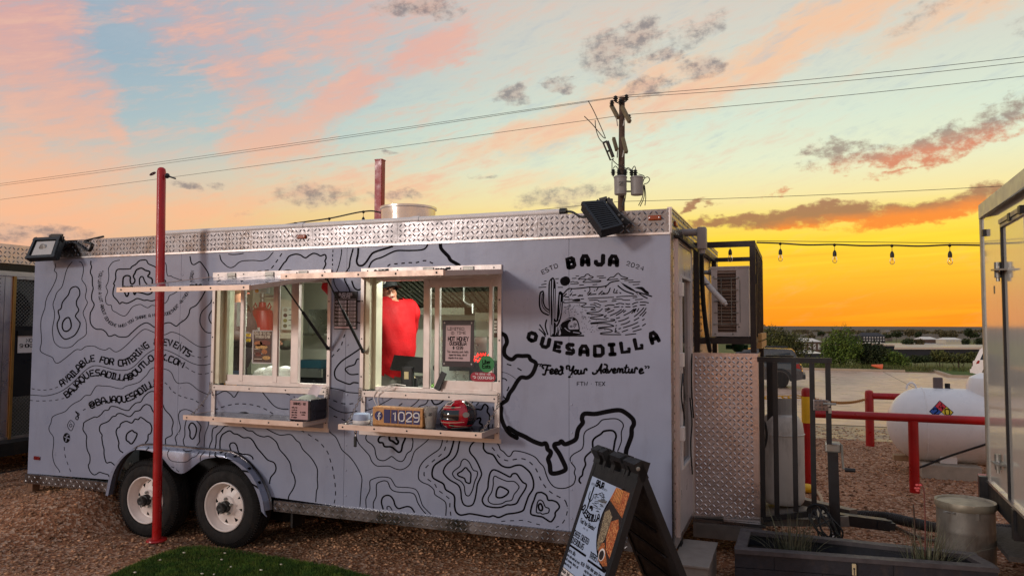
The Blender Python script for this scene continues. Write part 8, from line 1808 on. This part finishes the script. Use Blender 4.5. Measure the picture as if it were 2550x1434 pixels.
M_WIRE = mat('wire', (60,56,54), .6)
def wire(label, pts, r=.014, sag=0):
    P3 = [atD(x, y, d) for x, y, d in pts]; b = MB()
    out = []
    for p, q in zip(P3[:-1], P3[1:]):
        for i in range(14): t = i/14; v = p.lerp(q, t); v.z -= sag*4*t*(1-t); out.append(v)
    b.tube(out+[P3[-1]], r, 5); o = b.build('power_line', M_WIRE, smooth=True); return tag(o, label, 'power line', 'power lines on the utility pole')
wire('thin power line, highest of the three strung across the sky', [(-420,512,60),(1560,238,30),(2900,100,24)], .010, .12)
wire('thin power line just beneath the highest one across the sky', [(-420,514,59.5),(1533,244,30.2),(2900,112,24)], .010, .2)
wire('thin power line, third from the top across the sky', [(-420,549,60),(1562,286,29.4),(2900,148,24)], .010, .12)
wire('thin power line sagging low, reaching the pole beside the transformers', [(560,590,48),(1545,502,30),(2900,440,24)], .010, .10)
# ------------------------------------------------------------------ festoon bulbs
M_BULB = glass('bulb_glass', (1,.93,.72), .03, .6); M_SOCK = mat('socket', (40,32,24), .6)
def festoon(label, pts, bulbs, sz, glab):
    P3 = [atD(*p) for p in pts]; b = MB(); b.tube(spline(P3, sub=8), .009*sz, 6)
    o = b.build('light_string', M_SOCK, smooth=True); tag(o, label, 'light string')
    proto = None
    for i, (x, y, d, lb) in enumerate(bulbs):
        p = atD(x, y, d)
        if proto is None:
            B = thing('festoon_bulb', lb, 'light bulb', p, glab); proto = B; k = sz
            b = MB(); b.lathe([(.008*k,0),(.022*k,-.012*k),(.012*k,-.03*k),(.005*k,-.035*k)], p+Vector((0,0,.012*k)), n=10); b.cyl(p, p-Vector((0,0,.075*k)), .003*k, .003*k, 5); b.lathe([(.006*k,-.065*k),(.016*k,-.08*k),(.021*k,-.10*k),(.021*k,-.132*k),(.017*k,-.136*k)], p, n=14); b.build('socket', M_SOCK, B, smooth=True)
            b = MB(); b.lathe([(.014*k,-.134*k),(.025*k,-.165*k),(.028*k,-.185*k),(.022*k,-.205*k),(.010*k,-.215*k),(0,-.217*k)], p, n=16, cap=False); gl = b.build('glass', M_BULB, B, smooth=True)
            b = MB(); b.tube([p-Vector((0,0,.14*k)), p-Vector((.004*k,0,.175*k)), p-Vector((-.004*k,0,.175*k)), p-Vector((0,0,.14*k))], .0018*k, 4); b.build('filament', mat('filament', (150,90,30), .5), B)
        else:
            c_ = copy_tree(proto); c_.location = p; c_['label'] = lb
festoon('black festoon cable running from the condenser cage to the white trailer', [(1884,604,7.3),(1943,606,7.2),(2010,610,7.1),(2078,609,7.0),(2150,612,6.9),(2221,611,6.8),(2290,613,6.7),(2365,610,6.6),(2446,611,6.5)],
  [(1943,606,7.2,'unlit clear bulb nearest the condenser cage on the festoon cable'),(2078,609,7.0,'unlit clear bulb second from the cage on the festoon cable'),(2221,611,6.8,'unlit clear bulb third from the cage on the festoon cable'),(2365,610,6.6,'unlit clear bulb nearest the white trailer on the festoon cable')], .82, 'bulbs on the cable right of the cage')
festoon('black festoon cable rising behind the roof to the square red post', [(545,592,10.6),(650,570,10.4),(735,556,10.2),(820,544,10.1),(905,527,10.0),(950,530,10.0),(1060,562,10.)],
  [(905,527,10.0,'unlit bulb hanging beside the square red post above the roof'),(820,544,10.1,'unlit bulb second from the square red post above the roof'),(735,556,10.2,'unlit bulb third from the square red post just above the roof')], 1.1, 'bulbs on the cable behind the roof')
b = MB(); b.tube([atD(1884,600,7.35), atD(2446,606,6.55)], .003, 4); o = b.build('support_wire', M_WIRE); tag(o, 'fine support wire above the festoon cable right of the cage', 'wire')
p = atD(1818,606,7.0); B_ = [o for o in bpy.data.objects if o.name == 'festoon_bulb'][0]; c_ = copy_tree(B_); c_.location = p; c_['label'] = 'unlit bulb hanging inside the top of the condenser cage'
# ------------------------------------------------------------------ vehicles
def suv(name, label, loc, rot, paint, body_dark=False):
    V_ = thing(name, label, 'car', loc); T = Matrix.Translation(loc) @ zrot(rot)
    # local: x forward (rear at 0), y left, z up
    low = [(0,.42),(-.06,.62),(-.03,.75),(.02,.78),(.02,1.02),(.10,1.06),(.30,1.60),(.42,1.72),(1.9,1.76),(2.7,1.66),(3.25,1.12),(4.35,1.00),(4.62,.86),(4.68,.5),(4.55,.38),(.25,.36)]
    b = MB(T); hw = .92
    def sec(y, k): return [(x, y*(1 if z < 1.05 else 1-.16*min(1,(z-1.05)/.6)), z) for x, z in low]
    n_ = len(low); vs = sec(hw, 0)+sec(hw*.6, 0)+sec(-hw*.6, 0)+sec(-hw, 0)
    fs = [tuple(range(n_)), tuple(range(4*n_-1, 3*n_-1, -1))]+[(j*n_+i, j*n_+(i+1)%n_, (j+1)*n_+(i+1)%n_, (j+1)*n_+i) for j in range(3) for i in range(n_)]
    b.add(vs, fs); body = b.build('body', paint, V_)
    for s in (1, -1):
        for q in ([(.34,1.10),(.50,1.58),(1.25,1.62),(1.25,1.10)], [(1.33,1.10),(1.33,1.62),(2.1,1.62),(2.1,1.10)], [(2.18,1.10),(2.18,1.62),(2.62,1.56),(3.05,1.12)]):
            b = MB(T); b.add([(x, s*(hw*(1-.16*max(0,(z-1.05)/.6))+.006), z) for x, z in q], [(0,1,2,3)]); b.build('window', M_DGLASS, V_)
        for x in (.92, 3.72):
            b = MB(T); b.lathe([(.24,-.02),(.36,0),(.37,.05),(.37,.2),(.3,.24)], (x, s*(hw+.02), .37), (0,-s,0), 28); wl = b.build('wheel', M_RUB, V_, smooth=True)
            b = MB(T); b.lathe([(.24,-.015),(.22,.02),(.06,.03),(0,.02)], (x, s*(hw+.015), .37), (0,-s,0), 20); b.build('rim', mat('alloy_dark', (70,70,72), .4, .6), wl)
            b = MB(T); b.tube([(x+math.cos(t)*.46, s*(hw+.004), .37+math.sin(t)*.46) for t in np.linspace(-.1, math.pi+.1, 16)], .05, 6); b.build('arch', M_BLACKP, V_, smooth=True)
        b = MB(T); b.add([(-.025, s*hw*.98, .84), (.0, s*hw*.7, .84), (.04, s*hw*.68, 1.08), (.1, s*hw*.97, 1.10), (.34, s*(hw+.01), 1.06), (.30, s*(hw+.012), .92)], [(0,1,2,3),(0,3,4,5)]); b.build('tail_lamp', mat('tail_lamp', (140,22,24), .2, 0, .1, 20), V_)
        b = MB(T); b.tube([(.6, s*.62, 1.80), (2.2, s*.62, 1.82)], .025, 6); b.build('roof_rail', M_BLACKP, V_)
    b = MB(T); b.add([(.07,.72,1.10),(.07,-.72,1.10),(.27,-.66,1.56),(.27,.66,1.56)], [(0,1,2,3)]); b.build('rear_window', M_DGLASS, V_)
    b = MB(T); b.bbox((-.14,-.9,.42),(.10,.9,.62), .03); b.build('bumper', M_BLACKP if body_dark else paint, V_)
    b = MB(T); b.box((-.035,-.26,.80),(-.02,.26,.93)); b.build('plate', M_WHITEP if body_dark else M_BLACKP, V_)
    return V_
p = onZ(1995, 969, -.95); suv('parked_suv', 'dark grey parked SUV beyond the tongue railing with its red tail lamp showing', (onY(2004, 940, p.y).x-.1, p.y+.95, gz(0, p.y)+.014), 180, mat('suv_grey', (72,70,70), .25, .3, .05, 3, coat=.6), True)
p = onZ(2440, 946, -.9); suv('parked_suv', 'white parked SUV half hidden behind the white trailer at the right', (p.x, p.y, -.93), -30, mat('suv_white', (226,216,208), .25, 0, .04, 3, coat=.6))
# fallen cone by the kerb
p = onY(2198, 920, CURB+.35); T = Matrix.Translation((p.x, p.y, -.66)) @ Matrix.Rotation(math.radians(8), 4, 'Y')
b = MB(T); b.lathe([(.05,-.62),(.17,-.02),(.17,.0),(0,0)], (0,0,0), (1,0,0), 18); o = b.build('traffic_cone', mat('cone_orange', (214,98,56), .6, 0, .06), smooth=True); tag(o, 'orange traffic cone lying on its side on the kerb before the bushes', 'traffic cone')
# ------------------------------------------------------------------ shrubs and trees
def leafmat(nm, c1, c2): return mat(nm, c1, .75, 0, .3, .8, spec=.25, island=.55, col2=c2)
LM = [leafmat('leaf_olive', (70,74,36), (96,92,46)), leafmat('leaf_green', (72,92,32), (104,116,44)), leafmat('leaf_dark', (40,50,24), (62,66,34)), leafmat('leaf_brown', (84,74,50), (104,92,62))]
M_BARK = mat('bark', (74,60,46), .9, 0, .25, 8)
def crown(b, blobs, n_, size, g):
    """leaf clumps: small bent faces spread through overlapping volumes, denser towards their shells"""
    w = np.array([a*bb*c for *_, a, bb, c in blobs]); w = w/w.sum()
    for k in range(n_):
        cx, cy, cz, a, bb, c = blobs[g.choice(len(blobs), p=w)]
        d = g.normal(size=3); d /= np.linalg.norm(d); r = g.random()**.38*(.82+.36*g.random())
        p = Vector((cx+d[0]*a*r, cy+d[1]*bb*r, cz+d[2]*c*r)); s = size*g.uniform(.5, 1.3)
        e1 = Vector(g.normal(size=3)).normalized(); e2 = e1.orthogonal().normalized(); e3 = e1.cross(e2)
        b.add([p-e2*s, p+e3*s*.45, p+e2*s, p-e3*s*.45+e1*s*.25], [(0,1,2,3)])
def plant(nm, label, cat, base, blobs, n_, size, m_, seed, limbs=True, group=None, sprigs=0):
    g = np.random.default_rng(seed); T_ = thing(nm, label, cat, base, group); b = MB(); crown(b, blobs, n_, size, g)
    for k in range(sprigs):
        cx, cy, cz, a, bb, c = blobs[g.integers(len(blobs))]; x0 = cx+g.uniform(-.8,.8)*a; h = g.uniform(.15,.45)*c*1.2; top = cz+c*math.sqrt(max(.05, 1-((x0-cx)/a)**2))
        for j in range(14):
            t = j/14; e = Vector(g.normal(size=3)).normalized(); e2 = e.orthogonal().normalized(); p = Vector((x0+g.normal(0,.05)+t*g.uniform(-.1,.1), cy+g.normal(0,.1), top+h*t)); s = size*.6*(1.1-t); b.add([p-e*s, p+e2*s*.4, p+e*s, p-e2*s*.4], [(0,1,2,3)])
    b.build('crown', m_, T_, kind='stuff'); b = MB(); bx_ = Vector(base)
    for k, (cx, cy, cz, a, bb, c) in enumerate(blobs if limbs else blobs[:1]):
        m1 = bx_.lerp(Vector((cx, cy, cz)), .5)+Vector((g.normal(0,.05)*a, 0, 0)); b.tube([bx_+Vector((g.normal(0,.08), 0, -.1)), m1, Vector((cx, cy, cz+c*.4))], [.07*max(a,.6)*.8+.02, .045*max(a,.6), .012], 6)
    b.build('trunk', M_BARK, T_, smooth=True); return T_
def bl(x, y, d, rx, rz, ry=None): p = atD(x, y, d); k = d/1839.; return (p.x, p.y, p.z, rx*k, (ry or rx)*k, rz*k)
def base_at(x, d): p = atD(x, 900, d); return (p.x, p.y, gz(p.x, p.y))
plant('shrub', 'loose olive-grey mesquite bush behind the dark SUV left of the small pavilion', 'bush', base_at(1945, 51), [bl(1930,850,51,52,36), bl(1975,862,51,50,34), bl(1905,840,51,32,34), bl(1960,850,51,36,26), bl(1992,880,51,22,22)], 4600, .09, LM[0], 21, sprigs=16)
plant('shrub', 'feathery tall green mesquite bush with pointed tops right of the pavilion', 'bush', base_at(2100, 49.5), [bl(2095,872,49.5,48,42), bl(2068,868,49.5,26,32), bl(2108,840,49.5,20,30), bl(2085,840,49.5,20,26), bl(2120,862,49.5,28,28)], 4800, .085, LM[1], 22, sprigs=18)
plant('shrub', 'dense dark green bush between the feathery bush and the low bright one', 'bush', base_at(2165, 50), [bl(2165,886,50,42,34), bl(2150,872,50,26,24), bl(2185,880,50,26,30)], 4200, .09, LM[2], 23, sprigs=4)
plant('shrub', 'low bright green bush sloping down at the right end of the bush row', 'bush', base_at(2225, 50), [bl(2215,900,50,42,24), bl(2240,892,50,20,16), bl(2200,888,50,24,22), bl(2245,906,50,22,16)], 3600, .085, LM[1], 24, sprigs=8)
plant('shrub', 'small yellow-green shrub under the bushes seen through the railing', 'bush', base_at(2040, 49), [bl(2040,905,49,20,16), bl(2062,900,49,16,18)], 1200, .08, LM[1], 25)
for i, (x, y, rx, rz, m_, lab) in enumerate(((2280,893,14,9,2,'small dark shrub in the open field right of the bush row'), (2302,893,18,8,2,'low dark shrub beside the small dark shrub in the field'), (2340,885,24,14,0,'dark olive shrub at the left end of the field hedge'), (2385,890,40,13,0,'broad olive shrub in the middle of the field hedge'), (2430,888,30,14,0,'olive shrub at the right end of the field hedge by the white SUV'))):
    d = 85; plant('shrub', lab, 'bush', base_at(x, d), [bl(x,y,d,rx,rz), bl(x-rx*.5,y+rz*.3,d,rx*.6,rz*.8), bl(x+rx*.5,y+rz*.3,d,rx*.6,rz*.7)], 900, .16, LM[m_], 40+i, sprigs=3)
p0 = atD(2335, 912, 62); b = MB(); g = np.random.default_rng(5)
b.ell((p0.x, p0.y, gz(p0.x, p0.y)), (1.1,.8,.34), 16, 8); b.ell((p0.x+.7, p0.y, gz(p0.x, p0.y)), (.8,.6,.22), 12, 6); o = b.build('dirt_mound', mat('dirt', (70,58,46), .95, 0, .3, 3, .6, 12), smooth=True); tag(o, 'low mound of dark dirt in the field beyond the lot', 'mound')
for i, (x0, y0, x1, y1, m_) in enumerate(((2290,913,2322,911,'stake_pale'),(2288,916,2342,914,'stake_yellow'))):
    b = MB(); p, q = atD(x0, y0, 58-i*1.5), atD(x1, y1, 58-i*1.5); p.z = gz(p.x, p.y)+.1; q.z = gz(q.x, q.y)+.12; b.bar(p, q, .25, .10); o = b.build('timber_plank', mat(m_, ((222,196,150),(226,190,90))[i], .7)); tag(o, ('pale plank lying in the field behind the yellow one', 'long yellow plank lying in the field beyond the lot')[i], 'plank')
# grass and weeds along the verge
g = np.random.default_rng(17); vs = []; fs = []
for k in range(14000):
    x = g.uniform(-7, 13); y = g.uniform(CURB+.6, CURB+5) if x < 6 else g.uniform(CURB, CURB+10)
    h = g.uniform(.10, .38)*(1.2 if g.random() < .1 else .8); a = g.uniform(0, 6.28); w = .02; z = gz(x, y)+.1; k0 = len(vs); lx, ly = g.normal(0, .1, 2)
    vs += [(x-math.cos(a)*w, y-math.sin(a)*w, z), (x+math.cos(a)*w, y+math.sin(a)*w, z), (x+lx, y+ly, z+h)]; fs.append((k0, k0+1, k0+2))
me = bpy.data.meshes.new('verge_grass'); me.from_pydata(vs, [], fs); me.materials.append(leafmat('weed', (104,102,56), (74,84,36))); tag(link('verge_grass', me, kind='stuff'), 'tall dry grass and weeds along the edge of the parking lot', 'grass')
# far trees
far = [(2265,827,500,12,9,'rounded dark oak, most prominent near the middle of the far tree line'), (2233,832,500,13,7,'dark oak left of the prominent round one on the far line'), (2287,832,520,8,7,'small oak just right of the prominent far one'), (2348,830,520,11,9,'broad dark oak in the far line above the pale shed'), (2412,826,480,10,10,'tall dark oak near the white trailer in the far line'), (2425,834,480,14,6,'low dark trees under the tall oak near the white trailer'), (2370,834,540,14,6,'low dark trees between the two right far oaks'),
       (2205,836,560,16,5,'low grey-green trees at the left of the far line'), (2262,850,330,16,9,'dark round tree in front of the far brick house'), (2290,851,330,11,8,'dark tree between the two low far sheds'), (2405,850,300,9,8,'dark round tree right of the pale shed'), (2440,848,290,12,9,'dark tree partly behind the white trailer'), (2020,838,450,10,8,'dim tree left of the feathery bush far off'), (2045,830,600,8,6,'small dim tree on the far field')]
for i, (x, y, d, rx, rz, lab) in enumerate(far):
    plant('tree', lab, 'tree', base_at(x, d), [bl(x,y,d,rx,rz*.9), bl(x-rx*.5,y+rz*.35,d,rx*.6,rz*.7), bl(x+rx*.45,y+rz*.3,d,rx*.6,rz*.7), bl(x,y+rz*.6,d,rx*.8,rz*.5)], 420, d*.0016, LM[2 if i % 3 else 3], 60+i, limbs=False)
g = np.random.default_rng(33); b = MB(); bls = []
for k in range(60): x = g.uniform(1890, 2470); d = g.uniform(600, 1100); bls.append(bl(x, 824+g.uniform(-1,5), d, g.uniform(6,16), g.uniform(1.5,4)))
crown(b, bls, 5000, 1.3, g); o = b.build('far_wood', LM[3], kind='stuff'); tag(o, 'distant band of scrub and woods below the horizon', 'woods')
# ------------------------------------------------------------------ far buildings
M_ROOFW = mat('roof_pale', (214,206,196), .4, .2, .05, .1); M_WALLD = mat('wall_dark', (38,36,42), .7, 0, .15, .2); M_WALLB = mat('wall_brown', (92,70,58), .8, 0, .1, .3); M_CREAM = mat('wall_cream', (196,184,160), .7)
def house(nm, label, x0, x1, ytop, ybot, d, depth, roof_h, wall_m, roof_m, windows=0, floors=1, glow=False):
    p, q = atD(x0, ybot, d), atD(x1, ybot, d); zt_ = atD((x0+x1)/2, ytop, d).z; zb_ = min(gz(p.x, p.y), p.z)-.5
    H_ = thing(nm, label, 'building', ((p.x+q.x)/2, p.y, zb_)); ax = (q-p); ax.z = 0; L_ = ax.length; ax.normalize(); ay = Vector((-ax.y, ax.x, 0)); o3 = Vector((p.x, p.y, 0))
    Tm = Matrix((ax, ay, Vector((0,0,1)))).transposed().to_4x4(); Tm.translation = o3
    b = MB(Tm); b.box((0,0,zb_), (L_,depth,zt_)); b.build('wall', wall_m, H_)
    b = MB(Tm); e = L_*.03; b.add([(-e,-e,zt_+.01),(L_+e,-e,zt_+.01),(L_+e,depth+e,zt_+.01),(-e,depth+e,zt_+.01),(L_*.12,depth/2,zt_+roof_h),(L_*.88,depth/2,zt_+roof_h)], [(0,1,5,4),(2,3,4,5),(1,2,5),(3,0,4),(3,2,1,0)]); b.build('roof', roof_m, H_)
    hh = zt_-p.z
    for fl_ in range(floors):
        for k in range(windows):
            b = MB(Tm); u = L_*(k+.5)/windows; w = L_/windows*.26; z0 = p.z+hh*(fl_+.25)/floors; z1 = p.z+hh*(fl_+.8)/floors; b.box((u-w,-.08,z0), (u+w,-.01,z1)); b.build('window', mat('pane_pale', (186,180,176), .2) if not glow else mat('pane_amber', (214,160,80), .3), H_)
    return H_
house('pavilion', 'small dark pavilion with white flat roof between the two mesquite bushes', 1999, 2046, 851, 876, 110, 5, .5, M_WALLB, M_ROOFW, 4)
house('site_office', 'low white roofed structure just below the small pavilion', 1990, 2050, 880, 888, 90, 6, .3, M_WALLD, M_ROOFW, 0)
house('far_house', 'two-storey far house with rows of pale windows under a dark roof', 2149, 2204, 837, 850, 420, 10, 2.0, M_WALLD, M_WALLD, 8, 2)
house('brick_shed', 'far brown shed with pale ridged roof among dark trees', 2304, 2336, 845, 854, 350, 10, 1.2, M_WALLB, M_ROOFW, 0)
house('pale_shed', 'far cream shed with white roof at the right of the brown one', 2355, 2396, 846, 852, 340, 8, 1.0, M_CREAM, M_ROOFW, 5)
house('far_barn', 'tiny grey barn with a pointed roof on the far field', 2210, 2222, 832, 836, 700, 10, 4.0, mat('barn_grey', (112,100,90), .8), mat('barn_roof', (124,112,104), .7), 0)
# long low sheds with metal roofs seen from above
def shed(label, x0, x1, y_eave, y_bot, d, deep, roof_m, tilt):
    p, q = atD(x0, y_eave, d), atD(x1, y_eave, d); pb_ = atD(x0, y_bot, d); H_ = thing('storage_shed', label, 'building', ((p.x+q.x)/2, p.y, pb_.z), 'long storage sheds beyond the field')
    back = Vector((ray(x0, y_eave).x, ray(x0, y_eave).y, 0)).normalized()*deep
    b = MB(); b.add([p, q, Vector((q.x, q.y, pb_.z-2)), Vector((p.x, p.y, pb_.z-2)), p+back, q+back, Vector((q.x, q.y, pb_.z-2))+back, Vector((p.x, p.y, pb_.z-2))+back], [(0,3,2,1),(4,5,6,7),(0,4,7,3),(1,2,6,5)]); b.build('wall', M_WALLD, H_)
    up = Vector((0,0,tilt)); b = MB(); b.add([p, q, q+back*.5+up, p+back*.5+up, q+back, p+back], [(0,1,2,3),(3,2,4,5)]); b.build('roof', roof_m, H_)
    b = MB(); b.bar(p-back*.004, q-back*.004, .5, .7); b.build('eave', mat('eave_peach', (206,180,160), .5), H_)
M_ROOFG = mat('roof_metal', (150,146,150), .35, .5, .1, .05)
shed('long dark storage shed with a pale eave, nearest of the low sheds', 2228, 2500, 867, 879, 250, 60, M_ROOFG, .6)
shed('long low shed with grey metal roof behind the nearest one', 2185, 2352, 859, 863, 330, 40, M_ROOFG, .5)
shed('low white roofed shed at the left behind the bushes', 2060, 2200, 857, 861, 300, 30, M_ROOFW, .5)
for x, yt, yb, d, lb in ((2011,822,850,260,'thin dark far pole rising by the pavilion'), (2047,832,852,260,'thin dark far pole left of the feathery bush')):
    p, q = atD(x, yb, d), atD(x, yt, d); b = MB(); b.cyl((q.x, q.y, p.z-3), q, .16, .12, 6); b.bar(q+Vector((-.9,0,-.4)), q+Vector((.9,0,-.4)), .1, .1); o = b.build('far_pole', M_POLE); tag(o, lb, 'pole')
# ------------------------------------------------------------------ pieces that can be told apart become objects of their own
def separate(o):
    me = o.data; n_ = len(me.vertices); par = list(range(n_))
    def find(a):
        while par[a] != a: par[a] = par[par[a]]; a = par[a]
        return a
    for f in me.polygons:
        r = find(f.vertices[0])
        for v in f.vertices[1:]: par[find(v)] = r
    isl = {}
    for f in me.polygons: isl.setdefault(find(f.vertices[0]), []).append(f.vertices[:])
    if len(isl) < 2 or len(isl) > 120: return
    co = [v.co[:] for v in me.vertices]; base = o.name.split('.')[0]
    for k, fl_ in enumerate(isl.values()):
        use = sorted({v for f in fl_ for v in f}); ix = {v: i for i, v in enumerate(use)}
        m2 = bpy.data.meshes.new(base); m2.from_pydata([co[v] for v in use], [], [tuple(ix[v] for v in f) for f in fl_]); m2.materials.append(me.materials[0]); m2.update()
        if k == 0: o.data = m2
        else: c = o.copy(); c.data = m2; COL.objects.link(c); c.parent = o.parent; c.matrix_parent_inverse = o.matrix_parent_inverse.copy()
SPLIT = {'hinge','sash_rail','track','jamb','door_leaf','glazing_bead','contour_line','baffle','painted_disc','lug_bracket','shelf_frame','unit_back','tread_panel','cage_frame','window_frame'}
STUFF = {'screw','bolt','print_text','handwriting','lettering','logo_lettering','dashed_line','rivet','latch_chain','shelf_chain','chassis','lug_nut','logo_drawing','logo_highlight','print_logo','print_drawing','notice_text','emblem','fan','fan_grille','red_reflection','safety_chain','print_dish','napkin','bracket','cup_print','eyes','fuse_cutout','valve','roof_pipe'}
for o in list(bpy.data.objects):
    bn = o.name.split('.')[0]
    if o.type == 'MESH' and o.parent is not None:
        if bn in SPLIT: separate(o)
        elif bn in STUFF: o['kind'] = 'stuff'
